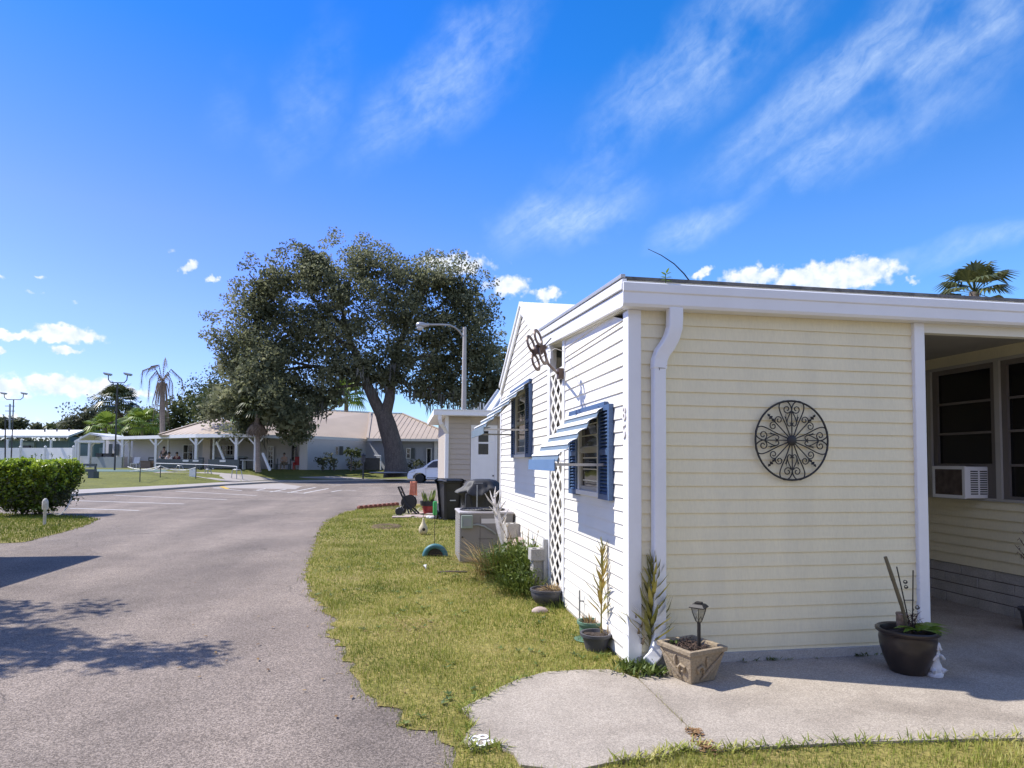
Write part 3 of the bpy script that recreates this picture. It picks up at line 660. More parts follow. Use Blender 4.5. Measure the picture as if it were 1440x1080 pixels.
# ---- slatted metal awnings
def awning(ya, yb, zt, zf, d, vh, mval, n=9):
    hd = MB(); hd.box((X0-.05, ya-.03, zt-.01), (X0-.012, yb+.03, zt+.03)); aw = hd.build('awning', m_blue, house, bevel=.004)
    npair = n//2 + 1                          # a staircase of slats: white treads lapping over blue risers
    run, drop = (d-.045)/npair, (zt-zf-.015)/npair
    parts_ = {0: MB(), 1: MB()}
    for i in range(npair):
        x0_, z0_ = X0-.035-run*i, zt-.01-drop*i
        pw = [(x0_+.012, z0_+.004), (x0_-run*.28, z0_-drop*.10), (x0_-run*.60, z0_-drop*.26), (x0_-run*.78, z0_-drop*.40), (x0_-run*.82, z0_-drop*.50)]
        pb = [(x0_-run*.60, z0_-drop*.42), (x0_-run*.72, z0_-drop*.62), (x0_-run*.82, z0_-drop*.86), (x0_-run*.90, z0_-drop*1.06)]
        for key, pts in ((0, pw), (1, pb)):
            for (xa,za_),(xb,zb_) in zip(pts, pts[1:]):
                parts_[key].add([(xa,ya,za_),(xa,yb,za_),(xb,yb,zb_),(xb,ya,zb_),(xa+.002,ya,za_-.004),(xa+.002,yb,za_-.004),(xb+.002,yb,zb_-.004),(xb+.002,ya,zb_-.004)],
                       [(0,1,2,3),(7,6,5,4),(0,3,7,4),(1,5,6,2),(3,2,6,7)])
    for key, mt in ((0, m_awwhite), (1, m_ltblue)): parts_[key].build('slats', mt, aw)
    fl_ = MB(); fl_.box((X0-d, ya, zf-.004), (X0-d+.09, yb, zf+.001)); fl_.build('front_rail', mval, aw)
    v = MB(); v.box((X0-d-.006, ya, zf-vh), (X0-d+.002, yb, zf+.012)); v.box((X0-d-.012, ya, zf-vh-.008), (X0-d+.004, yb, zf-vh)); v.build('valance', mval, aw, bevel=.002)
    for y in (ya+.02, (ya+yb)/2, yb-.02):
        r_ = MB()
        if y == (ya+yb)/2: r_.bar((X0-.03, y, zt-.07), (X0-d+.03, y, zf-.05), .014, .02)
        if y != (ya+yb)/2: r_.bar((X0-d+.01, y, zf-.03), (X0-.02, y, zf-.03), .014, .022)
        r_.build('support_arm', m_ltframe, aw)
awning(5.06, 6.15, 1.975, 1.515, .455, .075, m_awblue)
awning(8.30, 9.82, 2.58, 1.96, .64, .085, m_ltblue, 11)
# ---- house number on the side wall beside the corner
for ch, z in (('8', 1.825), ('5', 1.69)):
    text_mb(ch, .15, (1.632-.006, Y0+.092, z), (0,-1,0), (0,0,1), .010).build('house_number', m_farnum, house)
# ---- porch on the right: recessed screen-room wall
PX = 5.888
mb = MB(); siding(mb, (PX,0,0), (0,-1,0), (-1,0,0), courses(.445, 1.14, .55), lambda z: -9, lambda z: -4.6, .02); mb.build('porch_wall', m_cream, house, recalc=False)
mb = MB(); siding(mb, (PX,0,0), (0,-1,0), (-1,0,0), courses(2.585, 2.83, 2.69), lambda z: -9, lambda z: -4.6); mb.build('porch_wall', m_cream, house, recalc=False)
mb = MB(); mb.box((PX+.012, 4.62, .02), (PX+.06, 9, 1.15)); mb.build('wall_core', m_soffit, house)
mb = MB()
for r_ in range(4):
    z0 = .02 + r_*.107; off = .2*(r_ % 2)
    for k in range(-1, 12):
        y0 = 4.62 + k*.4 + off; y1 = y0+.394
        if y1 < 4.62 or y0 > 9: continue
        mb.box((PX-.005 + rnd.uniform(-.003,.003), max(4.62,y0), z0), (PX+.011, min(9,y1), z0+.097))
mb.build('block_skirting', m_found, house, bevel=.004)
mb = MB(); mb.box((PX+.005, 4.62, .02), (PX+.0115, 9, .44)); mb.build('mortar', m_frame, house)
mb = MB(); mb.box((PX-.03, 4.62, 1.14), (PX+.05, 9, 1.168)); mb.build('window_sill', m_ltframe, house)
mb = MB(); mb.box((PX-.02, 4.62, 2.555), (PX+.05, 9, 2.585)); mb.build('window_head', m_ltframe, house)
for y in (7.225, 6.378, 5.53, 4.68):
    mb = MB(); mb.box((PX-.025, y-.028, 1.168), (PX+.04, y+.028, 2.555)); mb.build('mullion', m_ltframe, house)
for y0, y1 in ((7.255,8.9),(6.41,7.195),(5.56,6.348),(4.712,5.50)):
    f = .06 if y1 < 7 else .05; zb = 1.50
    w_ = MB(); xa, xb = PX+.0, PX+.03
    w_.box((xa,y0,1.168),(xb,y0+f,2.555)); w_.box((xa,y1-f,1.168),(xb,y1,2.555)); w_.box((xa,y0+f,2.555-.05),(xb,y1-f,2.555)); w_.box((xa,y0+f,1.168),(xb,y1-f,1.168+.03))
    if abs(y0-5.56) < .01: w_.box((xa+.008,y0+f,1.198),(xb,y1-f,1.52))
    wo = w_.build('porch_window', m_frame, house)
    r_ = MB()
    for z in (1.505, 1.845, 2.175) if abs(y0-5.56) > .01 else (1.845, 2.175): r_.box((xa+.01,y0+f,z-.012),(xb,y1-f,z+.012))
    r_.build('window_rail', m_frame, wo)
    g = MB(); g.quad((xb+.001,y0+.01,1.18),(xb+.001,y1-.01,1.18),(xb+.001,y1-.01,2.55),(xb+.001,y0+.01,2.55)); g.build('pane', m_glass2, wo)
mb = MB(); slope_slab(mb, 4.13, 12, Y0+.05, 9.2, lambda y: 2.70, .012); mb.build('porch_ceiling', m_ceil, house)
mb = MB(); mb.box((4.07, Y0+.06, .02), (4.11, 9, 2.69)); mb.build('passage_wall', m_cream, house)
mb = MB(); mb.box((4.11, 8.98, .02), (PX-.01, 9.05, 2.69)); mb.build('passage_end', m_cream, house)
mb = MB(); mb.box((PX+.012, Y0+.02, .02), (12, Y0+.055, 2.56)); mb.build('screen_room_front', m_cream, house)
mb = MB(); mb.box((12, Y0, 0.02), (12.1, 11, 2.6)); mb.build('end_wall', m_white, house)
# ------------------------------------------------------------ clubhouse across the road
m_tin = mat('tan_metal_roof', (.42,.335,.25), .55, .06, .6, fine=.03, fscale=20, damt=.3, dirt=(.34,.265,.195), dscale=.4)
m_stucco = mat('pale_stucco', (.56,.53,.52), .85, .05, .8, fine=.04, fscale=30)
m_stuccoblue = mat('blue_grey_stucco', (.40,.42,.475), .85, .05, .6, fine=.04, fscale=30)
m_stuccotan = mat('tan_stucco', (.55,.47,.42), .85, .05)
m_farwhite = mat('white_paint_far', (.74,.73,.72), .5, .04, 2)
m_fargreydoor = mat('grey_door', (.12,.12,.13), .5)
m_slate = mat('slate_green_paint', (.085,.10,.105), .6, .1, 3)
m_slatelight = mat('grey_green_panel', (.25,.275,.27), .6, .06)
m_teal = mat('green_house_siding', (.10,.15,.145), .7, .08, 2)
m_palegreen = mat('pale_green_siding', (.25,.30,.25), .7, .05)
m_woodbox = mat('brown_wood', (.16,.12,.10), .8, .15, 6)
m_rope = mat('white_rope', (.7,.68,.64), .8)
m_darkmetal = mat('dark_metal', (.045,.045,.05), .5, .2, 5)
m_galv = mat('galvanised_steel', (.35,.355,.36), .4, .1, 4, metal=.6)

def wallseg(mb, a, b, z0, z1, th=.2):
    """upright wall between two plan points, thickness to the back"""
    a, b = Vector(a), Vector(b); d = (b-a); d.z = 0; d.normalize(); n = Vector((-d.y, d.x, 0))*th
    vs = []
    for z in (z0, z1):
        for q in (a, b, b+n, a+n): vs.append(Vector((q.x, q.y, z)))
    mb.add(vs, [(0,3,2,1),(4,5,6,7),(0,1,5,4),(1,2,6,5),(2,3,7,6),(3,0,4,7)])
def zat(py, px, D): return P(px, py, D).z
clubA = PZ(430, 53, ZP)
club = thing('clubhouse', 'long low stucco clubhouse with a tan ribbed metal hip roof beyond the parking lot', 'building', clubA)
ZE = 2.6 + ZP                               # eaves
# walls
mb = MB(); wallseg(mb, PZ(186, 55.5, 0), PZ(287, 54, 0), ZP, ZE); mb.build('porch_wall', m_stucco, club)
mb = MB(); wallseg(mb, PZ(297, 55, 0), PZ(424, 53.2, 0), ZP, ZE); mb.build('porch_wall', m_stucco, club)
mb = MB(); wallseg(mb, PZ(284.5, 52, 0), PZ(295, 52, 0), ZP, ZE, .6); mb.build('porch_pillar', m_stuccotan, club)
mb = MB(); wallseg(mb, PZ(421, 51.2, 0), PZ(432, 51.2, 0), ZP, ZE, .7); mb.build('corner_pillar', m_stucco, club)
mb = MB(); wallseg(mb, PZ(432, 51.3, 0), PZ(514, 57, 0), ZP, ZE); mb.build('side_wall', m_stuccoblue, club)
mb = MB(); wallseg(mb, PZ(514, 57, 0), PZ(552, 55.5, 0), ZP, ZE); wallseg(mb, PZ(552, 57, 0), PZ(660, 57, 0), ZP, ZE); mb.build('wing_wall', m_stuccoblue, club)
mb = MB(); wallseg(mb, PZ(610.5, 56.6, 0), PZ(615, 56.6, 0), ZP, ZE, .3); mb.build('wing_pillar', m_farwhite, club)
# roofs: ribbed metal, hips with caps
def rib_plane(mb, e0, e1, r0, r1, rib=.45):
    """roof plane between eave e0-e1 and ridge r0-r1 with raised ribs running up the slope"""
    e0, e1, r0, r1 = map(Vector, (e0, e1, r0, r1)); n = (e1-e0).cross(r0-e0).normalized()
    if n.z < 0: n = -n
    mb.add([e0, e1, r1, r0] + [q - n*.12 for q in (e0, e1, r1, r0)], [(0,1,2,3),(7,6,5,4),(0,4,5,1),(3,2,6,7),(0,3,7,4),(1,5,6,2)])
    L = (e1-e0).length; k = int(L/rib); d = (e1-e0).normalized()
    up = ((r0+r1)/2 - (e0+e1)/2); up = (up - d*up.dot(d)).normalized()
    run = (r0-e0).dot(up)
    for i in range(1, k):
        s_ = L*i/k; a = e0 + d*s_
        # slope length until the plane's side edges
        la = (r0-e0).dot(d); lb = L - (r1-e0).dot(d)
        f = 1.0
        if la > 1e-3 and s_ < la: f = min(f, s_/la)
        if lb > 1e-3 and L - s_ < lb: f = min(f, (L-s_)/lb)
        b = a + up*run*f
        mb.bar(a + n*.008, b + n*.008, .035, .03, up=n)
def hip_roof(eaves, ridge, name='roof'):
    """eaves = 4 plan points front-left, front-right, back-right, back-left; ridge = 2 points"""
    f0, f1, b1, b0 = eaves; r0, r1 = ridge; mb = MB()
    rib_plane(mb, f0, f1, r0, r1); rib_plane(mb, b1, b0, r1, r0); rib_plane(mb, b0, f0, r0, r0); rib_plane(mb, f1, b1, r1, r1)
    o = mb.build(name, m_tin, club)
    c = MB()
    for a, b in ((f0, r0), (f1, r1), (b0, r0), (b1, r1), (r0, r1)):
        if (Vector(a)-Vector(b)).length > .1: c.bar(Vector(a)+Vector((0,0,.06)), Vector(b)+Vector((0,0,.06)), .22, .06)
    c.build('ridge_cap', m_tin, o)
    return o
def EV(px, D, z=None): return PZ(px, D, (ZE if z is None else z) + .08)
def RG(px, py, D): return P(px, py, D)
# entrance wing (left), main block, right wing
hip_roof((EV(222,50.5), EV(362,49), EV(372,62), EV(238,63)), (RG(302,588.5,56), RG(309,588.5,57)))
hip_roof((EV(300,51.0), EV(519,57), EV(500,78), EV(330,74)), (RG(462,577.5,63), RG(520,580.5,64)))
hip_roof((EV(516,55.5), EV(650,55.5), EV(660,76), EV(505,76)), (RG(522,581,64.5), RG(566,582,64.5)))
for a, b in (((362,49),(432,50.4)), ((432,50.4),(516,56.4)), ((516,55.4),(650,55.4))):
    mb = MB(); wallseg(mb, PZ(a[0],a[1],0), PZ(b[0],b[1],0), ZE-.12, ZE+.1, .1); mb.build('fascia', m_farwhite, club)
mb = MB(); wallseg(mb, PZ(362,49.2,0), PZ(432,50.5,0), ZE-.1, ZE-.06, 4); mb.build('soffit', m_farwhite, club)
# doors and windows: frame, glazing bars and dark glass standing a little proud of the wall
def opening(nm, px0, px1, py0, py1, D, bars=(1,1), mt=m_farwhite, th=.07, sh=False):
    a, b = PZ(px0, D, 0), PZ(px1, D, 0); z0, z1 = zat(py1, (px0+px1)/2, D), zat(py0, (px0+px1)/2, D)
    d = (b-a).normalized(); n = Vector((d.y, -d.x, 0)); L = (b-a).length
    def bx(mb, s0, s1, za, zb, o0, o1):
        vs = [];
        for z in (za, zb):
            for s_, o_ in ((s0,o0),(s1,o0),(s1,o1),(s0,o1)): q = a + d*s_ + n*o_; vs.append((q.x,q.y,z))
        mb.add(vs, [(0,3,2,1),(4,5,6,7),(0,1,5,4),(1,2,6,5),(2,3,7,6),(3,0,4,7)])
    f = MB(); bx(f, 0, th, z0, z1, 0, .1); bx(f, L-th, L, z0, z1, 0, .1); bx(f, th, L-th, z1-th, z1, 0, .1); bx(f, th, L-th, z0, z0+th, 0, .1)
    for i in range(1, bars[0]): bx(f, th+(L-2*th)*i/bars[0]-.02, th+(L-2*th)*i/bars[0]+.02, z0+th, z1-th, .02, .08)
    for i in range(1, bars[1]): bx(f, th, L-th, z0+th+(z1-z0-2*th)*i/bars[1]-.02, z0+th+(z1-z0-2*th)*i/bars[1]+.02, .02, .079)
    o = f.build(nm, mt, club)
    g = MB(); bx(g, th, L-th, z0+th, z1-th, .01, .03); g.build('pane', m_glass, o)
    if sh:
        s_ = MB(); bx(s_, L+.03, L+.35, z0, z1, 0, .05); s_.build('shutter', m_slate, o)
opening('window', 310, 337, 625.5, 640.5, 54.6, (4,2))
opening('door', 257, 272, 625, 659, 54.0, (2,3), m_farwhite)
opening('door', 376.5, 385, 627, 659, 53.6, (2,5), m_farwhite)
opening('window', 410, 416.5, 626, 648, 53.2, (1,4), m_fargreydoor)
opening('window', 471, 476.5, 627.5, 640, 54.0, (1,2), m_stuccoblue, sh=True)
opening('window', 571, 577.5, 630, 645, 56.8, (1,2), m_farwhite, sh=True)
opening('door', 599.5, 607, 630, 656, 56.8, (1,1), m_farwhite)
opening('window', 614, 626, 631, 645, 56.8, (3,2), m_stuccoblue)
mb = MB(); 
o = mb.obox(PZ(405,52.9,ZP+.55), (.5,.3,1.1)) and None
# ------------------------------------------------------------ covered walkway in front
walk = thing('covered_walkway', 'white covered walkway with a flat white roof on braced timber posts', 'walkway', PZ(276,47.5,ZP))
ZW = ZP + 2.42
wl = [(132,56.5),(180,53.5),(230,50.8),(274,48.4)]; wr = [(274,48.4),(310,47.4),(362,46.6)]
mb = MB()
for line in (wl, wr):
    for (a, da), (b, db) in zip(line, line[1:]): wallseg(mb, PZ(a,da,0), PZ(b,db,0), ZW, ZW+.16, 2.6)
mb.build('roof', m_farwhite, walk)
mb = MB()
for line in (wl, wr):
    for (a, da), (b, db) in zip(line, line[1:]): wallseg(mb, PZ(a,da-.06,0), PZ(b,db-.06,0), ZW+.0, ZW+.26, .055)
mb.build('fascia', m_farwhite, walk)
def wpost(px, D, th=.15, braces=(1,-1), top=None):
    zt = top or ZW; mb = MB(); p = PZ(px, D, ZP); q = p.copy(); q.z = zt
    mb.obox((p+q)/2, (th, th, zt-ZP), R0); po = mb.build('post', m_farwhite, walk)
    for s_ in braces:
        b = MB(); b.bar(q + Vector((0,0,-.62)), q + R0*(.52*s_) + Vector((0,0,-.06)), .07, .09); b.build('brace', m_farwhite, po)
for px, D in ((172,54.2),(219,51.6),(275.5,48.6),(332,47.1),(359,46.9)): wpost(px, D, .19)
wpost(181,55.5,.14,()); wpost(236,52.8,.13,()); wpost(300,49.6,.13,(1,)); wpost(127,56.8,.17,(1,))
mb = MB(); mb.bar(PZ(304,49,ZW-.3), PZ(319,48.6,ZP+.3), .1, .16); mb.build('diagonal_brace', m_farwhite, walk)
mb = MB(); mb.bar(PZ(369,46.4,ZP+1.25), PZ(380,46.2,ZP+.0), .13, .13)
tag(mb.build('leaning_board', m_farwhite), 'white board leaning beside the palm trunk at the end of the walkway', 'board')
# gabled pavilion at the left end
pav = thing('pavilion', 'small white gabled pavilion with half walls beside the long fence', 'pavilion', PZ(135,55,ZP))
zz = ZP + 2.3
mb = MB(); a, b, c = PZ(103,55,zz), PZ(124,55,zz+.72), PZ(150,56.5,zz+.1); bk = FW*3.4; bk.z = 0
mb.prism([a, b, b+Vector((0,0,-.16)), a+Vector((0,0,-.16))], bk); mb.prism([b, c+Vector((0,0,.4)), c+Vector((0,0,.24)), b+Vector((0,0,-.16))], bk); mb.build('roof', m_farwhite, pav)
mb = MB(); mb.bar(PZ(108,55,zz-.05), PZ(146,55,zz-.05), .12, .2); mb.build('tie_beam', m_farwhite, pav)
for px in (106.5, 110, 125, 146):
    mb = MB(); p = PZ(px,55.1,ZP); mb.obox(p+Vector((0,0,1.15)), (.16,.16,2.3), R0); mb.build('post', m_farwhite, pav)
mb = MB(); wallseg(mb, PZ(108,55.3,0), PZ(127,55.3,0), ZP, ZP+1.0, .12); mb.build('half_wall', m_farwhite, pav)
mb = MB(); wallseg(mb, PZ(128.5,54.6,0), PZ(171,53.2,0), ZP-.02, ZP+.92, .12); tag(mb.build('panel_wall', m_slatelight), 'low grey green panel wall along the game court', 'wall')
for a, b in ((137,145),(147.5,159)):
    mb = MB(); p = PZ((a+b)/2, 54.4, ZP+1.06); wd = (PZ(b,54.4,0)-PZ(a,54.4,0)).length
    mb.obox(p, (wd,.5,.26), R0); mb.obox(p+Vector((0,0,.15)), (wd+.08,.56,.05), R0)
    tag(mb.build('tub', m_darkmetal), 'dark tub on the counter behind the grey green panel, %s' % ('narrower one on the left' if a == 137 else 'wider one on the right'), 'tub')
# white outbuilding with a stable door behind the walkway
ob = thing('outbuilding', 'white outbuilding with a door and small window seen under the walkway roof', 'building', PZ(185,60,ZP))
mb = MB(); wallseg(mb, PZ(148,62,0), PZ(196,60,0), ZP, ZP+2.6, 4); wallseg(mb, PZ(196,60,0), PZ(232,59,0), ZP, ZP+2.7, 4); mb.build('wall', m_stucco, ob)
mb = MB(); wallseg(mb, PZ(165,57.5,0), PZ(198,57,0), ZP, ZP+.95, .12); mb.build('half_wall', m_stuccotan, ob)
mb = MB(); wallseg(mb, PZ(146,61.5,0), PZ(234,58.6,0), ZP+2.6, ZP+2.8, 5); mb.build('roof', m_farwhite, ob)
def plate(mb, px0, px1, z0, z1, D, th=.06): wallseg(mb, PZ(px0,D,0), PZ(px1,D,0), z0, z1, th)
mb = MB(); plate(mb, 197.5, 206, ZP, ZP+2.05, 58.9); dr = mb.build('door', m_farwhite, ob)
mb = MB(); plate(mb, 200, 203.2, ZP+1.2, ZP+1.75, 58.82); mb.build('pane', m_glass, dr)
mb = MB(); plate(mb, 187.5, 196, ZP+1.25, ZP+2.15, 59.8); wd_ = mb.build('window', m_farwhite, ob)
mb = MB(); plate(mb, 189, 194.5, ZP+1.35, ZP+2.05, 59.72); mb.build('pane', m_palegreen, wd_)
for a, b in ((152,157),(162,166)):
    mb = MB(); plate(mb, a, b, ZP+1.1, ZP+2.2, 61.0); mb.build('shutter', m_slate, ob)
mb = MB(); plate(mb, 139, 149, ZP+.9, ZP+1.9, 64); plate(mb, 112, 131, ZP+.9, ZP+2.2, 64)
mb.build('screen', m_teal, pav)
# ------------------------------------------------------------ long white vinyl fence + green house behind it
fn = thing('fence', 'long white vinyl privacy fence in front of the low green house', 'fence', PZ(50,62,ZP))
pts = [(-200,70),(-95,66.5),(-30,64.5),(28,63),(63,62),(103,60.5)]
for (a, da), (b, db) in zip(pts, pts[1:]):
    mb = MB(); A, B = PZ(a,da,0), PZ(b,db,0); n = int((B-A).length/.15)
    wallseg(mb, A, B, ZP+.05, ZP+1.72, .03); wallseg(mb, A, B, ZP+1.72, ZP+1.80, .06); wallseg(mb, A, B, ZP+.02, ZP+.12, .06)
    mb.build('panel', m_farwhite, fn)
for px, D in pts:
    mb = MB(); p = PZ(px, D, ZP); mb.obox(p+Vector((0,0,.95)), (.15,.15,1.9), R0); mb.lathe([(.14,1.9),(.14,1.93),(0,2.03)], p, 4); mb.build('fence_post', m_farwhite, fn)
gh = thing('green_house', 'long low house with grey green walls and a pale roof behind the white fence', 'house', PZ(40,80,ZP))
mb = MB(); wallseg(mb, PZ(-120,84,0), PZ(97,80,0), ZP, ZP+3.0, 8); mb.build('wall', m_teal, gh)
mb = MB(); wallseg(mb, PZ(27,80.9,0), PZ(47,80.6,0), ZP, ZP+2.8, .3); mb.build('pale_wall_panel', m_palegreen, gh)
mb = MB(); z_ = P(50,612,78.6).z; a, b, c, d = PZ(-140,82,z_), PZ(95,78.6,z_), P(118,604.5,86), P(-140,604.5,90)
mb.add([a,b,c,d]+[q-Vector((0,0,.25)) for q in (a,b,c,d)], [(0,1,2,3),(7,6,5,4),(0,4,5,1),(1,5,6,2),(2,6,7,3),(3,7,4,0)])
mb.build('roof', m_roofwhite, gh)
mb = MB(); wallseg(mb, PZ(97,80,0), PZ(117,86,0), ZP, ZP+3.6, .2); mb.build('end_wall', m_teal, gh)
for px in (9.5, 29, 71):
    mb = MB(); p = PZ(px,78.9,ZP); mb.obox(p+Vector((0,0,1.55)), (.2,.2,3.1), R0); mb.build('porch_post', m_farwhite, gh)
for px in (63, 80, 97):
    mb = MB(); p = P(px,606.8,84); mb.lathe([(.1,-.2),(.1,.35),(.14,.36),(.14,.42),(0,.44)], p, 8); mb.build('roof_vent', m_darkmetal, gh)
mb = MB(); mb.obox(PZ(37,80.2,ZP+2.2), (.8,.3,.4), R0); mb.build('air_conditioner', m_darkmetal, gh)
# ------------------------------------------------------------ lights and poles
def floodlight(px, top, D, arm, zb, label, heads=((-1,),(1,)), tall=None):
    base = PZ(px, D, zb); t = thing('floodlight_pole', label, 'floodlight', base, 'twin headed floodlights of the game courts')
    T = P(px, top, D)
    T.x, T.y = base.x, base.y
    mb = MB(); mb.tube([base, base.lerp(T,.5), T], [.06,.055,.05], 8); mb.build('pole', m_darkmetal, t)
    u = R0.copy()
    mb = MB(); mb.tube([T + u*(-arm) + Vector((0,0,.55)), T + u*(-arm*.95) + Vector((0,0,.2)), T + u*(-arm*.7), T + u*(arm*.7), T + u*(arm*.95) + Vector((0,0,.2)), T + u*arm + Vector((0,0,.55))], .035, 8); mb.build('crossarm', m_darkmetal, t)
    for s_ in (-1, 1):
        mb = MB(); c = T + u*(arm*s_*1.05) + Vector((0,0,.62))
        ax = (u + Vector((0,0,-.18))).normalized()
        mb.obox(c, (.46,.36,.12), ax); mb.obox(c+Vector((0,0,-.08)), (.36,.28,.06), ax); mb.build('lamp_head', m_galv, t, bevel=.02)
floodlight(161.5, 537.5, 45, .68, .62, 'tall twin headed floodlight on a thin pole in front of the dark trees')
floodlight(15.5, 561.5, 62, .95, ZP, 'twin headed floodlight beside the left edge, rising behind the white fence')
mb = MB(); base = PZ(13.5, 95, ZP); T = P(14, 568, 95); mb.tube([base, T], [.16,.12], 8); up_ = thing('utility_pole', 'distant utility pole with crossarms above the green house roof', 'utility pole', base)
mb.build('pole', m_galv, up_)
for py in (571, 578, 590):
    mb = MB(); q = P(14, py, 95); mb.bar(q-R0*.7, q+R0*.7, .1, .1); mb.build('crossarm', m_galv, up_)
mb = MB(); mb.tube([PZ(7.5,50,ZP), P(7.5,586,50)], .05, 8); mb.bar(P(4,589,50), P(12,589,50), .06); tag(mb.build('thin_pole', m_darkmetal), 'thin dark pole with a short crossbar in front of the white fence', 'pole')
# street lamp rising behind the shed
SLD = 34; base = PZ(651.5, SLD, 0); T = P(653.5, 458.5, SLD); T.x, T.y = base.x, base.y
sl = thing('street_lamp', 'tall concrete street lamp with a curved arm in front of the oak', 'street lamp', base)
m_concpole = mat('pole_concrete', (.42,.39,.36), .8, .08, 3, fine=.08, fscale=40)
mb = MB(); mb.tube([base, base.lerp(T,.5), T], [.17,.135,.095], 12); mb.build('pole', m_concpole, sl, smooth=40)
u = R0; ar = [P(651,473,SLD), P(646,466,SLD-.2), P(640,460.5,SLD-.4), P(632,457,SLD-.6), P(622,456.5,SLD-.7), P(602,456.5,SLD-.8)]
mb = MB(); mb.tube(ar, .05, 8); mb.tube([P(652,464,SLD), P(645,464.5,SLD-.2)], .025, 6); mb.build('arm', m_galv, sl, smooth=60)
c = P(594,458,SLD-.85); ax = (R0*-1 + Vector((0,0,-.03))).normalized()
mb = MB(); mb.lathe([(.0,-.36),(.07,-.36),(.09,-.2),(.15,-.02),(.17,.15),(.13,.28),(.0,.34)], c+Vector((0,0,.03)), 14, ax); mb.build('lamp_head', m_galv, sl, smooth=60)
m_lens = mat('lamp_lens', (.5,.5,.48), .15, .05)
mb = MB(); mb.sphere(c + ax*.12 + Vector((0,0,-.1)), .16, 12, 8, (1.1,1,.9)); mb.build('lamp_lens', m_lens, sl, smooth=60)
# ------------------------------------------------------------ court furniture
def bench_far(px, D, zb, wpx, label, plaque=False, back=True):
    b = PZ(px, D, zb); t = thing('bench', label, 'bench', b, 'dark slatted benches round the game courts'); L = wpx*D/FPX; u = R0
    for i, z in enumerate((.62,.86) if back else ()):
        mb = MB(); mb.obox(b+Vector((0,0,z))+FW*.22, (L,.04,.13), u); mb.build('back_slat', m_slate, t)
    mb = MB(); mb.obox(b+Vector((0,0,.43)), (L,.4,.05), u); mb.build('seat', m_slate, t)
    for s_ in (-.42,.42):
        mb = MB(); mb.obox(b+u*(L*s_)+Vector((0,0,.2)), (.12,.36,.4), u); mb.obox(b+u*(L*s_)+Vector((0,0,.62))+FW*.19, (.07,.05,.5), u); mb.build('leg', m_slate, t)
bench_far(211, 53.2, ZP, 9, 'dark slatted bench left of the brown planter by the white wall')
bench_far(246, 52.3, ZP, 12, 'dark slatted bench just left of the french doors')
bench_far(281, 50.9, ZP, 8, 'dark slatted bench in front of the tan pillar')
bench_far(306, 51.2, ZP, 14, 'dark slatted bench below the clubhouse window')
# scoreboard benches: solid dark backs with white plaques
def scorebench(px0, px1, D, label, plq):
    a, b = PZ(px0,D,ZP-.02), PZ(px1,D,ZP-.02); c = (a+b)/2; L = (b-a).length; t = thing('scoreboard_bench', label, 'bench', c, 'solid backed scoreboard benches at the court end')
    mb = MB(); mb.obox(c+Vector((0,0,.48)), (L,.06,.62), R0); mb.build('back_panel', m_slate, t)
    mb = MB(); mb.obox(c+Vector((0,0,.42))+FW*.25, (L,.42,.05), R0); mb.build('seat', m_slate, t)
    for q in plq:
        mb = MB(); p = PZ(q, D-.06, ZP+.66); mb.obox(p, (.42,.02,.14), R0); mb.build('plaque', m_farwhite, t)
    for s_ in (-.46,.46):
        mb = MB(); mb.obox(c+R0*(L*s_)+Vector((0,0,.1)), (.1,.4,.25), R0); mb.build('leg', m_slate, t)
scorebench(220, 285, 46.6, 'long dark slate bench back with white plaques, in front of the standing person', (261,275))
scorebench(293, 336, 46.0, 'dark slate bench back with a white plaque in front of the clubhouse window', (313,))
# nearer bench by the court, beside the hedge
b = PZ(121, 37.5, .35); t = thing('bench', 'dark plank bench seen end on to the grass beside the hedge', 'bench', b, None)
for i, z in enumerate((.82,.50)):
    mb = MB(); mb.obox(PZ(105,37.5,.35+z), (2.6,.07,.15), R0); mb.build('plank' , m_slate, t)
mb = MB(); mb.obox(PZ(132,37.6,.35+.2), (.34,.5,.5), R0); mb.build('pedestal', m_slate, t)
mb = MB(); mb.obox(PZ(134.5,37.75,.35+.6), (.08,.08,.6), R0); mb.build('post', m_slate, t)
mb = MB(); mb.obox(PZ(80,37.6,.35+.2), (.34,.5,.5), R0); mb.build('pedestal', m_slate, t)
# brown planter and white garden chair by the outbuilding
mb = MB(); p = PZ(207, 51.5, ZP); mb.obox(p+Vector((0,0,.3)), (.78,.5,.58), R0); mb.obox(p+Vector((0,0,.6)), (.84,.56,.05), R0)
tag(mb.build('planter_box', m_woodbox), 'square brown wooden planter box at the edge of the court', 'planter')
ch = thing('garden_chair', 'white plastic garden chair by the low wall of the outbuilding', 'chair', PZ(190,54,ZP))
mb = MB(); p = PZ(190,54,ZP); mb.obox(p+Vector((0,0,.38)), (.55,.5,.05), R0); mb.build('seat', m_farwhite, ch)
mb = MB(); mb.obox(p+Vector((0,0,.65))+FW*.25, (.5,.05,.55), R0, None, (FW*.35+Vector((0,0,1)))); mb.build('backrest', m_farwhite, ch)
for sx_, sy_ in ((-1,-1),(1,-1),(-1,1),(1,1)):
    mb = MB(); mb.obox(p+R0*(.24*sx_)+FW*(.2*sy_)+Vector((0,0,.19)), (.05,.05,.38), R0); mb.build('leg', m_farwhite, ch)
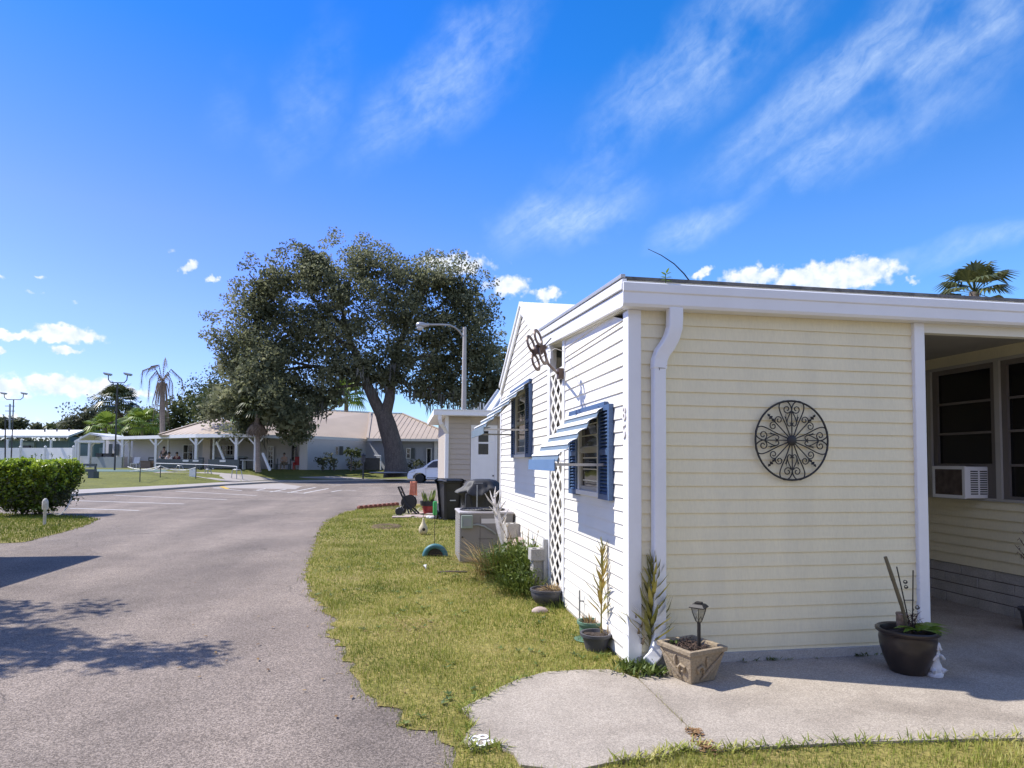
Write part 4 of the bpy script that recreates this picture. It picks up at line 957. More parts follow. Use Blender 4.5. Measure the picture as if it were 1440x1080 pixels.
# handrails beside the path
def handrail(px0, px1, py_top, py_b, D, label):
    t0, t1 = P(px0, py_top, D), P(px1, py_top, D); a, b = P(px0-2, py_b, D), P(px1+2.5, py_b, D)
    mb = MB(); mb.tube([a, a.lerp(t0,.85), t0.lerp(t1,.06), t0.lerp(t1,.94), t1.lerp(b,.15), b], .027, 8)
    m_ = t0.lerp(t1,.5); mb.tube([m_, Vector((m_.x,m_.y,a.z))], .03, 6)
    tag(mb.build('handrail', m_galv, smooth=60), label, 'handrail', 'bent steel handrails beside the path')
handrail(289, 296, 660, 671, 43.5, 'short bent steel handrail in the middle of the path entrance')
handrail(327, 339, 660.5, 674.5, 42.5, 'bent steel handrail at the right side of the path entrance')
handrail(249, 256, 655, 661, 45, 'bent steel handrail nearest the white rope')
mb = MB(); mb.tube([P(219,651.5,45.5), P(290,653.5,44.6), P(333,656,44)], .026, 8); 
for px in (219, 333): mb.tube([P(px,652 if px<300 else 656,45.5 if px<300 else 44), P(px,663,45.5 if px<300 else 44)], .03, 6)
tag(mb.build('rail', m_farwhite), 'long thin white rail in front of the slate benches', 'rail')
# rope barrier posts on the grass
rp = [(87,.3),(110,.12),(197.5,.22),(226,.45),(276,.33)]
for px, tt in rp[1:]:
    mb = MB(); p = ramp_pt(px, tt); mb.tube([p, p+Vector((0,0,.78))], .028, 8); mb.sphere(p+Vector((0,0,.8)), .045, 8, 6)
    tag(mb.build('rope_post', m_darkmetal, origin=p), {110:'thin dark rope post on the grass close to the hedge', 197.5:'thin dark rope post on the grass in front of the outbuilding', 226:'thin dark rope post behind the crossing white ropes', 276:'thin dark rope post by the corner of the path with a white tag'}[px], 'post', 'rope posts round the lawn')
def rope(a, b, sag):
    pts = []
    for i in range(9):
        t_ = i/8; q = a.lerp(b, t_); q.z -= sag*4*t_*(1-t_); pts.append(q)
    return pts
mb = MB(); tops = {px: ramp_pt(px, tt)+Vector((0,0,.72)) for px, tt in rp}
mb.tube(rope(PZ(180,46,ZP+.2), tops[226], .2), .024, 6); mb.tube(rope(tops[226], tops[276], .25), .024, 6); mb.tube(rope(PZ(182,44,ZP-.1), PZ(262,43,ZP+.05), -.1), .024, 6); mb.tube(rope(tops[197.5], tops[226], .2), .022, 6)
tag(mb.build('rope', m_rope, smooth=60), 'white rope slung between the thin posts on the grass', 'rope')
mb = MB(); p = P(271, 667, 41); mb.obox(p, (.42,.05,.6), R0); mb.obox(p+Vector((0,0,.33)), (.2,.05,.1), R0)
tag(mb.build('hanging_sign', m_farwhite), 'small white board hanging on the rope by the path', 'sign')
mb = MB(); p = PZ(511, 47.5, .2); mb.tube([p, p+Vector((0,0,1.25))], .06, 8); mb.obox(p+Vector((0,0,1.5)), (.28,.14,.5), R0); mb.lathe([(.2,1.74),(0,1.9)], p, 8)
tag(mb.build('lamp_post', m_darkmetal), 'short black post light on the grass left of the oak', 'post light')
mb = MB(); p = ramp_pt(251, .03); mb.tube([p, p+Vector((0,0,.3))], .02, 6); tag(mb.build('marker_stake', mat('yellow_stake', (.6,.5,.1), .6)), 'tiny yellow marker stake at the edge of the far grass', 'stake')
# air conditioner with white frame beside the oak
acf = thing('air_conditioner', 'dark air conditioning unit behind a white frame left of the oak trunk', 'air conditioner', PZ(524,54,ZP))
mb = MB(); mb.obox(PZ(524,54.4,ZP+.5), (1.3,.8,1.0), R0); mb.build('casing', m_darkmetal, acf)
mb = MB(); mb.tube([PZ(526,53.6,ZP+1.2), PZ(535,53.6,ZP+1.2), PZ(535.3,53.6,ZP)], .05, 8); mb.build('frame', m_farwhite, acf)
# red chair, grey table on the porch
rc = thing('red_chair', 'red plastic chair standing on the clubhouse porch', 'chair', PZ(419,51.6,ZP)); m_red = mat('red_plastic', (.42,.03,.03), .5, .1)
p = PZ(419,51.6,ZP)
mb = MB(); mb.obox(p+Vector((0,0,.4)), (.62,.5,.07), R0); mb.build('seat', m_red, rc)
mb = MB(); mb.obox(p+Vector((0,0,.72))+FW*.24, (.64,.06,.64), R0); mb.build('backrest', m_red, rc)
for s_ in (-1,1):
    mb = MB(); mb.obox(p+R0*(.3*s_)+Vector((0,0,.3)), (.06,.5,.6), R0); mb.build('side_panel', m_red, rc)
tb = thing('picnic_table', 'pale table under the clubhouse porch beside the window', 'table', PZ(352,50.5,ZP)); p = PZ(352,50.5,ZP)
mb = MB(); mb.obox(p+Vector((0,0,.74)), (1.3,.7,.06), R0); mb.build('tabletop', m_farwhite, tb)
for s_ in (-.5,.5):
    mb = MB(); mb.obox(p+R0*s_+Vector((0,0,.36)), (.08,.5,.7), R0); mb.build('leg', m_farwhite, tb)
ct = thing('covered_grill', 'dark covered grill against the clubhouse wall below its window', 'grill', PZ(331,52.8,ZP)); p = PZ(331,52.8,ZP)
mb = MB(); mb.obox(p+Vector((0,0,.45)), (1.7,.6,.9), R0); mb.build('body', m_darkmetal, ct, bevel=.08)
mb = MB(); mb.obox(p+Vector((0,0,.98)), (1.8,.66,.14), R0); mb.build('lid', m_slatelight, ct, bevel=.04)
# ------------------------------------------------------------ materials
m_stone = mat('sandstone', (.285,.225,.15), .9, .12, 9, fine=.15, fscale=70, bump=.4, bscale=60, damt=.4, dirt=(.2,.17,.13), dscale=6)
m_soil = mat('dark_soil', (.045,.032,.024), 1, .4, 25, bump=.8, bscale=40)
m_blackplastic = mat('black_plastic', (.022,.022,.024), .45, .2, 5, damt=.3, dirt=(.06,.06,.06), dscale=4)
m_tarp = mat('black_tarp', (.025,.025,.027), .6, .2, 4)
m_acgrey = mat('shaded_enamel', (.235,.22,.205), .55, .07, 3, damt=.35, dirt=(.16,.145,.13), dscale=3)  # cabinet sides: shade put into the colour
m_actop = mat('lit_enamel', (.42,.39,.38), .5, .05, 4)  # top panel: lighter copy, the light on top put into the colour
m_label = mat('pale_label', (.62,.6,.58), .5, .04)
m_glaze = mat('brown_glaze', (.035,.027,.022), .3, .35, 3.5, damt=.5, dirt=(.10,.07,.045), dscale=6, spec=.4)
m_charpot = mat('charcoal_pot', (.055,.055,.065), .55, .15, 5, damt=.3, dirt=(.12,.12,.12), dscale=7)
m_greenpot = mat('green_pot', (.10,.19,.13), .5, .12, 7)
m_redpot = mat('red_pot', (.38,.045,.04), .45, .1)
m_orange = mat('orange_cloth', (.75,.25,.14), .8, .15, 9)
m_greenpl = mat('green_plastic', (.04,.30,.07), .4, .1)
m_teal2 = mat('teal_paint', (.05,.17,.19), .5, .15, 8)
m_gourd = mat('pale_gourd', (.55,.47,.30), .5, .2, 9)
m_bleach = mat('bleached_wood', (.62,.58,.54), .8, .12, 14, fine=.12, fscale=60)
m_brick = mat('red_brick', (.20,.075,.055), .85, .2, 6, fine=.15, fscale=50)
m_paver = mat('pink_paver', (.42,.33,.29), .9, .15, 3, fine=.1)
m_rock = mat('pink_rock', (.42,.33,.29), .9, .15, 6, bump=.5, bscale=25)
m_whitestatue = mat('white_plaster', (.60,.60,.61), .7, .12, 14)
m_bamboo = mat('bamboo', (.13,.11,.065), .6, .15, 9)
m_straw = leafmat('dry_straw', [(.16,.09,.035),(.34,.23,.09),(.48,.38,.19)], .8, .2, 4)
m_stalk = leafmat('golden_stalk', [(.20,.13,.03),(.33,.24,.06),(.28,.27,.08),(.16,.17,.05)], .6, .3, 6)
m_stalkgreen = leafmat('olive_stalk', [(.10,.11,.035),(.22,.20,.05),(.33,.28,.08)], .6, .3, 6)
m_stalkgrey = leafmat('grey_stalk', [(.22,.17,.13),(.34,.28,.2)], .7, .2, 6)
m_weed = leafmat('weed_leaf', [(.045,.075,.018),(.12,.17,.035),(.22,.26,.06)], .55, .3, 5)
m_bright = leafmat('bright_leaf', [(.13,.21,.02),(.25,.34,.035)], .4, .35, 4)
m_snake = leafmat('snake_plant', [(.06,.12,.03),(.20,.25,.06),(.33,.33,.10)], .4, .2, 5)
m_lampglass = mat('lamp_glass', (.30,.30,.24), .2, .05)

# ------------------------------------------------------------ iron wheel on the front wall
WC = Vector((2.951, Y0-.035, 1.685)); RW = .306; k_ = RW/352
art = thing('wall_medallion', 'round black wrought iron scroll medallion hanging on the cream front wall', 'wall decoration', WC)
def W2(x, y): return WC + Vector((x*k_, 0, y*k_))
def smooth_path(pts, n=5):
    P_ = [Vector((p[0], p[1], 0)) for p in pts]; out = []
    for i in range(len(P_)-1):
        p0, p1, p2, p3 = P_[max(i-1,0)], P_[i], P_[i+1], P_[min(i+2,len(P_)-1)]
        for j in range(n):
            t = j/n; out.append(.5*((2*p1) + (p2-p0)*t + (2*p0-5*p1+4*p2-p3)*t*t + (3*p1-p0-3*p2+p3)*t**3))
    return out + [P_[-1]]
def spiral(cx, cy, r0, a0, turns, sg=1):
    return [(cx + r0*(1-.72*i/14)*math.cos(a0+sg*2*PI*turns*i/14), cy + r0*(1-.72*i/14)*math.sin(a0+sg*2*PI*turns*i/14)) for i in range(15)]
mb = MB(); mb.tube([W2(RW/k_*math.cos(t*PI/32), RW/k_*math.sin(t*PI/32)) for t in range(65)], .0078, 8, False); mb.build('outer_ring', m_iron, art, smooth=60)
mb = MB(); mb.sphere(WC, .041, 16, 8, (1,.35,1)); mb.build('hub', m_iron, art, smooth=60)
for q in range(4):
    mb = MB(); ca, sa = math.cos(q*PI/2), math.sin(q*PI/2)
    T_ = lambda p: W2(p[0]*ca - p[1]*sa, p[0]*sa + p[1]*ca)
    mb.tube([T_((0,30)), T_((0,275))], .0044, 6)
    for s_ in (-1, 1):
        pet = smooth_path([(18,38),(58,140),(108,245),(121,300),(106,335),(70,351),(30,336),(6,300),(0,268)])
        mb.tube([T_((s_*p.x, p.y)) for p in pet], .0046, 6)
        mb.tube([T_((s_*x, y)) for x, y in spiral(45, 278, 40, PI*1.15, 1.15)], .0041, 6)
        mb.tube([T_((s_*p.x, p.y)) for p in smooth_path([(0,268),(38,195),(46,155),(30,128),(10,135),(8,152),(20,156)])], .0041, 6)
        # leaf spur
        mb.add([T_((s_*45,130)), T_((s_*62,190)), T_((s_*58,240)), T_((s_*50,200)), T_((s_*72,215))], [(0,1,3),(1,2,3),(1,4,3)])
    mb.build('scroll_petal', m_iron, art, smooth=60)
    mb = MB(); ca, sa = math.cos(q*PI/2+PI/4), math.sin(q*PI/2+PI/4)
    T_ = lambda p: W2(p[0]*ca - p[1]*sa, p[0]*sa + p[1]*ca)
    mb.tube([T_((0,30)), T_((0,328))], .0044, 6)
    for s_ in (-1, 1):
        mb.tube([T_((s_*x, y)) for x, y in [(2,228)] + spiral(38, 216, 37, PI*.8, 1.2, -1)], .0041, 6)
    for y0, w_ in ((255,14),(285,20),(312,13)):
        mb.lathe([(0,-16*k_),(w_*k_,-2*k_),(w_*k_*.6,8*k_),(0,18*k_)], T_((0,y0)), 6, (T_((0,1))-T_((0,0))), 1, 1)
    mb.build('finial_spoke', m_iron, art, smooth=40)

# ------------------------------------------------------------ figure-eight television antenna under the side eave
AD = 6.15
ant = thing('tv_antenna', 'brown double figure eight television antenna on a bent mast at the eave', 'antenna', P(760,491,AD))
right = R0.copy(); vdn = (right*.26 + Vector((0,0,-.95))).normalized(); wv = (right*.33 + Vector((0,0,.26)) + Vector((FW.x,FW.y,0))*.82); wv = (wv - vdn*wv.dot(vdn)).normalized()
sc_ = AD/FPX
for cx, cy in ((750,496.5),(760.3,488)):
    mb = MB(); c = P(cx, cy, AD)
    for s_ in (-1, 1):
        cc = c + vdn*(s_*13.2*sc_); n = 28; ro, ri = 13.2*sc_, 8.6*sc_; vs = []; nn = vdn.cross(wv).normalized()*.006
        for i in range(n):
            t = 2*PI*i/n; d = wv*math.cos(t) + vdn*math.sin(t)
            vs += [cc+d*ro+nn, cc+d*ri+nn, cc+d*ri-nn, cc+d*ro-nn]
        fs = []
        for i in range(n):
            j = (i+1) % n
            for a in range(4): fs.append((i*4+a, i*4+(a+1)%4, j*4+(a+1)%4, j*4+a))
        mb.add(vs, fs)
    mb.build('loop_element', m_bronze, ant)
mb = MB(); a, b = P(748,496.5,AD+.02), P(768,487,AD+.03); mb.bar(a, b, .035, .045); mb.obox((a+b)/2, (.07,.06,.09)); mb.build('junction_bar', m_bronze, ant, bevel=.005)
wallp = Vector((X0-.03, 6.54, AX(789,528,X0).z))
mb = MB(); mb.tube([P(765,490,AD+.05), P(768,503,AD+.08), P(771,512,AD+.11), P(778,519,AD+.2), wallp + Vector((-.05,0,.0))], .013, 8); mb.build('mast', m_bronze, ant, smooth=60)
mb = MB(); mb.box(wallp + Vector((-.05,-.04,-.06)), wallp + Vector((.012,.045,.05))); mb.build('wall_bracket', m_bronze, ant, bevel=.006)
mb = MB(); mb.tube([P(765,487,AD+.03), P(775,475.5,AD+.1)], .006, 6); mb.build('boom', m_iron, ant)
mb = MB(); mb.tube([P(771,495,AD), P(781,490,AD+.3), Vector((X0-.03,6.45,2.66))], .004, 6); mb.build('cable', m_ltframe, ant)
# whip wire + seedling on the roof edge
mb = MB(); mb.tube([AY(971,397,Y0+.1), AY(962,385,Y0+.1), AY(948,371,Y0+.1), AY(930,359,Y0+.1), AY(911,350,Y0+.1)], [.005,.005,.004,.003,.002], 6)
tag(mb.build('wire', m_iron), 'thin bent wire sticking up from the front roof edge', 'wire')
def leaf(mb, base, d, L, wd, up=Vector((0,0,1)), droop=.15, fold=.0):
    """a pointed blade: base point, direction, length, width"""
    d = Vector(d).normalized(); s_ = d.cross(up); s_ = s_.normalized() if s_.length > 1e-4 else d.orthogonal().normalized()
    n = s_.cross(d)
    p1 = base + d*L*.35 + n*L*.03; p2 = base + d*L*.7 - n*L*droop*.35; p3 = base + d*L - n*L*droop
    mb.add([base, p1 - s_*wd/2, p1 + s_*wd/2, p2 - s_*wd*.36, p2 + s_*wd*.36, p3], [(0,2,1),(1,2,4,3),(3,4,5)])
sd = thing('roof_seedling', 'small green weed sprouting from the gutter at the roof corner', 'plant', AY(936,398,Y0-.1))
b = AY(936,398,Y0-.1); mb = MB(); mb.tube([b, AY(936,385,Y0-.1)], .003, 5); mb.build('stem', m_weed, sd)
mb = MB()
for px, py, a in ((936,391,.2),(936,391,3.0),(936,387,.7),(936,387,2.5),(936,394,3.4),(937,385,1.4),(936,395,-.2)):
    leaf(mb, AY(px,py,Y0-.1), (math.cos(a), -.3, math.sin(a)*.6+.15), .05, .026)
mb.build('leaves', m_bright, sd)

# ------------------------------------------------------------ stone planter with solar light
pc = G(961,948,.02); pa = Vector((-.50,-1,0)).normalized()     # front edge points at the camera
hb, ht, hh = .108, .163, .235; pc = G(972,963,.02) - pa*hb*1.414; pb = Vector((-pa.y, pa.x, 0))
def sq(h, z): return [pc + (pa*a + pb*b)*h*1.414 + Vector((0,0,z)) for a, b in ((1,0),(0,1),(-1,0),(0,-1))]
pl = thing('stone_planter', 'square tapered sandstone planter with leaf relief beside the downspout', 'planter', pc)
mb = MB(); a0, a1, a2, a3, a4, a5 = sq(hb,0), sq(ht*.95,hh-.035), sq(ht*1.03,hh-.033), sq(ht*1.05,hh), sq(ht*.86,hh), sq(ht*.80,hh-.05)
L_ = [a0,a1,a2,a3,a4,a5]; vs = sum(L_, []); fs = [(i*4+k, i*4+(k+1)%4, (i+1)*4+(k+1)%4, (i+1)*4+k) for i in range(5) for k in range(4)] + [(3,2,1,0),(20,21,22,23)]
mb.add(vs, fs); mb.build('box', m_stone, pl, bevel=.006)
for k, (ca, cb) in enumerate((((1,0),(0,-1)),((1,0),(0,1)))):      # raised leaf and scroll on the two visible faces
    mb = MB()
    def face(u, v):
        h = hb + (ht*.95-hb)*v; p = (pa*ca[0]+pb*ca[1])*h*1.414; q = (pa*cb[0]+pb*cb[1])*h*1.414
        n = (p+q).normalized(); return pc + p.lerp(q, u) + Vector((0,0,(hh-.035)*v)) + n*.006
    for pts, r_ in (([(.95,.95),(.7,.55),(.48,.25),(.36,.12)], .014), ([(.93,.8),(.75,.45),(.55,.15)], .011), ([(.45,.30),(.42,.5),(.33,.62),(.22,.55),(.24,.4),(.34,.38)], .012), ([(.52,.55),(.5,.75),(.47,.9)], .014)):
        mb.tube([face(*p) for p in pts], [r_*.5]+[r_]*(len(pts)-2)+[r_*.4], 6)
    mb.build('relief', m_stone, pl, smooth=60)
mb = MB(); z_ = hh-.045; q = sq(ht*.8, z_); n = 9; vs = []
for i in range(n):
    for j in range(n):
        p = q[0].lerp(q[1], i/(n-1)).lerp(q[3].lerp(q[2], i/(n-1)), j/(n-1)); p.z += rnd.uniform(-.01,.03); vs.append(p)
mb.add(vs, [(i*n+j, i*n+j+1, (i+1)*n+j+1, (i+1)*n+j) for i in range(n-1) for j in range(n-1)]); mb.build('soil', m_soil, pl)
mb = MB()
for i in range(260):
    p = q[0].lerp(q[1], rnd.uniform(.05,.95)).lerp(q[3].lerp(q[2], rnd.uniform(.05,.95)), rnd.random()); p.z += rnd.uniform(.005,.04)
    leaf(mb, p, (rnd.uniform(-1,1), rnd.uniform(-1,1), rnd.uniform(-.2,.5)), rnd.uniform(.02,.055), .008)
m_mulch = leafmat('planter_mulch', [(.03,.018,.013),(.09,.055,.04),(.22,.15,.11)], .9, 0, 6); mb.build('mulch', m_mulch, pl)
mb = MB()
for i in range(26):
    p = q[3].lerp(q[2], rnd.uniform(.1,.5)).lerp(q[0], rnd.uniform(0,.2)); p.z += .03
    leaf(mb, p, (rnd.uniform(-1,1), rnd.uniform(-1,1), rnd.uniform(.1,.8)), rnd.uniform(.02,.04), .016)
mb.build('weeds', m_weed, pl)
lb = G(983,921,.02+.20); sol = thing('solar_light', 'black solar garden lantern on a stake in the stone planter', 'garden light', lb)
dl = 4.36; lb = Vector((pc.x+.045, pc.y-.02, pc.z+.19)); ROOTS[sol.name] = lb; sol.location = lb
mb = MB(); mb.tube([lb+Vector((0,0,-.06)), lb+Vector((0,0,.205))], .013, 8); mb.build('stake', m_iron, sol, smooth=40)
mb = MB(); mb.lathe([(.015,.195),(.024,.205),(.046,.262),(.052,.292)], lb, 6); mb.build('lamp_glass', m_lampglass, sol)
mb = MB()
for k in range(6):
    t, t2 = 2*PI*k/6, 2*PI*(k+1)/6
    f = lambda r, a, z: lb + Vector((r*math.cos(a), r*math.sin(a), z))
    mb.tube([f(.017,t,.195), f(.026,t,.207), f(.048,t,.262), f(.054,t,.294)], .0026, 5)
    mb.tube([f(.027,t,.21), f(.0475,t2,.28)], .0018, 5); mb.tube([f(.027,t2,.21), f(.0475,t,.28)], .0018, 5)
mb.build('lantern_cage', m_iron, sol)
mb = MB(); mb.lathe([(.0,.29),(.072,.293),(.074,.300),(.05,.318),(.0,.322)], lb, 4, sx=1.0); mb.lathe([(.03,.318),(.032,.33),(0,.336)], lb, 4); mb.build('roof_cap', m_iron, sol)

# ------------------------------------------------------------ tall dead stalks
def stalk(name, base, top, n, L, mt, label, lean=.5, tip=8):
    base, top = Vector(base), Vector(top); t = thing(name, label, 'plant', base); H_ = (top-base).length; ax = (top-base).normalized()
    mb = MB(); mb.tube([base, base.lerp(top,.5)+Vector((rnd.uniform(-.01,.01),0,0)), top], [.007,.006,.003], 6); mb.build('stem', mt, t)
    mb = MB()
    for i in range(n):
        f = .18 + .80*i/n; p = base.lerp(top, f); a = i*2.4 + rnd.uniform(-.3,.3)
        l = L*(1.05 - .62*f)*rnd.uniform(.8,1.15)
        d = Vector((math.cos(a), math.sin(a), 0))*(1.0-.35*f) + ax*(.75+.7*f)
        leaf(mb, p, d, l, l*.13, ax, rnd.uniform(-.25,.2))
    for i in range(tip):
        a = rnd.uniform(0,6.3); leaf(mb, base.lerp(top, rnd.uniform(.9,1)), Vector((math.cos(a)*.25, math.sin(a)*.25, 1)), L*.42, L*.07, Vector((1,0,0)), 0)
    mb.build('leaves', mt, t); return t
sA = G(847,915,0); sA = Vector((sA.x+.01, 5.06, .12))
stalk('dry_stalk', sA, AY(848,771,5.07), 40, .27, m_stalk, 'tall golden dry stalk with narrow upswept leaves in the black pot')
stalk('dry_stalk', G(905,936,0), AY(889,843,G(905,936).y), 30, .25, m_stalkgrey, 'shorter greyish dry stalk against the white corner post')
stalk('dry_stalk', G(913,940,0), AY(919,797,G(913,940).y-.02), 60, .36, m_stalkgreen, 'tallest olive green weed stalk in front of the downspout')
mb = MB()
for cx, cy, n in ((912,944,120),(888,938,70),(930,950,30),(875,945,40),(905,950,50)):
    c = G(cx, cy, .015)
    for i in range(n): leaf(mb, c+Vector((rnd.gauss(0,.05), rnd.gauss(0,.035), 0)), (rnd.uniform(-1,1), rnd.uniform(-1,.4), rnd.uniform(.3,1.5)), rnd.uniform(.05,.11), rnd.uniform(.010,.022))
tag(mb.build('weeds', m_weed), 'low leafy weeds round the foot of the downspout', 'weeds', kind='stuff')

# ------------------------------------------------------------ pots beside the side wall
def pot(name, base, r0, r1, h, mt, label, cat='plant pot', rim=.012, bell=0.0, fill=None):
    t = thing(name, label, cat, base); b = Vector(base)
    prof = [(0,0),(r0,0),(r0*1.02,.01)] + [(r0+(r1-r0)*f + bell*math.sin(PI*f), h*f) for f in (.2,.4,.6,.8)] + [(r1,h-.025),(r1+rim,h-.022),(r1+rim*1.1,h),(r1-.004,h),(r1-.012,h-.03),(0,h-.035)]
    mb = MB(); mb.lathe(prof, b, 28); mb.build('bowl', mt, t, smooth=50)
    mb = MB(); n = 16; vs = [b+Vector((0,0,h-.02))]
    for ring in (.5, .97):
        for k in range(n): vs.append(b + Vector((r1*ring*math.cos(2*PI*k/n), r1*ring*math.sin(2*PI*k/n), h-.03+rnd.uniform(0,.018))))
    mb.add(vs, [(0,1+k,1+(k+1)%n) for k in range(n)] + [(1+k,1+n+k,1+n+(k+1)%n,1+(k+1)%n) for k in range(n)]); mb.build('soil', fill or m_soil, t)
    return t
def tuft(mb, c, n, r, L, wd, up=1.0, spread=.7):
    for i in range(n): 
        a = rnd.uniform(0,6.3); rr = r*rnd.random()**.5
        leaf(mb, Vector(c)+Vector((rr*math.cos(a), rr*math.sin(a), 0)), (math.cos(a)*spread*rnd.random(), math.sin(a)*spread*rnd.random(), up), L*rnd.uniform(.5,1.1), wd, droop=rnd.uniform(0,.6))
t = pot('charcoal_pot', (G(838,914).x, 5.02, 0.005), .085, .118, .135, m_charpot, 'black plastic pot holding the tall golden stalk beside the side wall')
mb = MB(); tuft(mb, (G(838,914).x+.07, 5.03, .12), 16, .035, .08, .007); mb.build('dry_leaves', m_straw, t)
t = pot('green_pot', (G(832,900).x+.0, 5.34, .005), .085, .105, .15, m_greenpot, 'pale green pot of dry straw just behind the black pot')
mb = MB(); tuft(mb, (G(832,900).x, 5.34, .13), 70, .08, .1, .006, .8, 1.1); mb.build('dry_plant', m_straw, t)
mb = MB(); mb.lathe([(0,0),(.11,0),(.125,.015),(.115,.015),(0,.008)], (G(832,900).x-.03, 5.30, .0), 20); mb.build('saucer', m_greenpot, t, smooth=40)
bw = G(776,854); bw = Vector((bw.x-.02, bw.y+.12, .0))
t = pot('charcoal_bowl', bw, .10, .172, .17, m_charpot, 'wide charcoal bowl with dried plants at the foot of the lattice', bell=.03)
mb = MB(); tuft(mb, bw+Vector((.05,0,.15)), 90, .10, .10, .008, .5, 1.4); mb.build('dry_plant', m_straw, t)
mb = MB()
for c, n in ((bw+Vector((.24,-.06,0)),170),(bw+Vector((.16,.12,0)),110),(bw+Vector((.08,-.22,0)),60)):
    tuft(mb, c, n, .12, .14, .009, 1, .8)
tag(mb.build('weeds', m_weed), 'bright green weeds growing between the charcoal bowl and the side wall', 'weeds', kind='stuff')
mb = MB(); c = G(759,862,.0); mb.sphere(c+Vector((0,0,.02)), .075, 12, 8, (1.15,.8,.55), .06, rnd); tag(mb.build('rock', m_rock, smooth=50), 'pinkish rock lying in front of the charcoal bowl', 'rock')
mb = MB(); c = G(768,826,.0); c.x = min(c.x, X0-.12); rect_sweep(mb, [c+Vector((.05,.05,.10)), c+Vector((.02,0,.05)), c+Vector((-.08,-.08,.03))], .09, .05); tag(mb.build('drain_elbow', m_trim, bevel=.006), 'short white drain elbow on the ground behind the charcoal bowl', 'drain pipe')
mb = MB(); q = AX(815,853,X0-.05); mb.tube([Vector((q.x,q.y,.0)), Vector((q.x,q.y,AX(815,830,X0-.05).z))], .008, 6); mb.obox((q.x+.015,q.y,q.z+.05),(.04,.012,.012)); tag(mb.build('pipe_stub', m_galv), 'thin grey pipe stub standing against the side wall behind the pots', 'pipe')
# concrete blocks
def block(px, py, D, sx_, sy_, sz, rot, label, z=0.0):
    p = PZ(px, D, z); mb = MB(); ax = Vector((math.cos(rot), math.sin(rot), 0)); ay = Vector((-ax.y, ax.x, 0)); w_ = .032
    c = p + Vector((0,0,sz/2))
    for s_ in (-1,1): mb.obox(c+ay*(s_*(sy_-w_)/2), (sx_, w_, sz), ax)
    for s_ in (-1,0,1): mb.obox(c+ax*(s_*(sx_-w_)/2), (w_, sy_-2*w_-.002, sz-.004), ax)
    tag(mb.build('concrete_block', m_found, origin=p), label, 'concrete block', 'grey concrete blocks along the side wall')
block(759.5,0,7.45,.19,.13,.19,.1,'lowest concrete block of the short stack beside the lattice', 0)
block(759.5,0,7.46,.19,.13,.19,.1,'middle concrete block of the short stack beside the lattice', .19)
block(758,0,7.44,.21,.16,.13,.02,'topmost concrete block of the short stack beside the lattice', .381)
block(721,0,9.3,.2,.2,.2,.1,'upper concrete block between the grey cooling unit and the wall', .42)
block(722,0,9.32,.22,.22,.2,.05,'middle concrete block between the grey cooling unit and the wall', .21)
block(722,0,9.34,.22,.22,.2,-.05,'bottom concrete block between the grey cooling unit and the wall', .0)
mb = MB(); 
for c, r_ in ((PZ(731,9.0,.34),.17),(PZ(732,9.0,.12),.17)): mb.sphere(c, r_*.8, 12, 8, (.75,1.1,.85), .06, rnd)
tag(mb.build('sandbag', m_paver, smooth=60), 'beige lumpy sack heaped against the side wall behind the grass clump', 'sack')
# ------------------------------------------------------------ air conditioning unit on the lawn
A0 = G(646,793,0); ax0, ay0 = A0.x, A0.y; aw, ad, ah = .80, .84, .76
ac = thing('cooling_unit', 'big grey outdoor air conditioning cabinet standing on the lawn by the side wall', 'air conditioner', (ax0+aw/2, ay0+ad/2, 0))
mb = MB(); mb.box((ax0,ay0,.02),(ax0+aw,ay0+ad,ah-.03)); mb.build('cabinet', m_acgrey, ac, bevel=.015)
mb = MB(); mb.box((ax0-.012,ay0-.012,ah-.035),(ax0+aw+.012,ay0+ad+.012,ah)); mb.build('top_panel', m_actop, ac, bevel=.012)
mb = MB(); cx, cy = ax0+aw*.48, ay0+ad*.5
for r_ in (.06,.12,.18,.24,.30,.345): mb.tube([Vector((cx+r_*math.cos(t*PI/16), cy+r_*math.sin(t*PI/16), ah+.012)) for t in range(33)], .005, 5, False)
for k in range(8): mb.tube([Vector((cx,cy,ah+.014)), Vector((cx+.345*math.cos(k*PI/4), cy+.345*math.sin(k*PI/4), ah+.014))], .005, 5)
mb.lathe([(.352,.002),(.352,.012),(.338,.012),(.338,.002)], (cx,cy,ah), 32); mb.build('fan_grille', m_iron, ac)
mb = MB(); mb.lathe([(0,.0015),(.337,.0015)], (cx,cy,ah), 32); mb.build('fan_opening', m_iron, ac)
mb = MB(); mb.box((ax0+.02,ay0-.07,ah-.235),(ax0+.185,ay0-.002,ah-.045)); db_ = mb.build('disconnect_box', m_palegreen, ac, bevel=.008)
mb = MB(); mb.box((ax0+.045,ay0-.074,ah-.2),(ax0+.16,ay0-.0705,ah-.09)); mb.box((ax0+.06,ay0-.078,ah-.16),(ax0+.075,ay0-.0745,ah-.12)); mb.build('cover', m_slatelight, db_)
mb = MB(); mb.tube([Vector((ax0+.185,ay0-.035,ah-.19)), Vector((ax0+.26,ay0-.04,ah-.18)), Vector((ax0+.36,ay0-.035,ah-.21)), Vector((ax0+.48,ay0-.02,ah-.28)), Vector((ax0+.54,ay0+.0,ah-.33))], .014, 8); mb.build('conduit', m_slatelight, ac, smooth=60)
mb = MB(); mb.box((ax0+.32,ay0-.004,ah-.17),(ax0+.54,ay0-.001,ah-.10)); mb.build('label', m_label, ac)
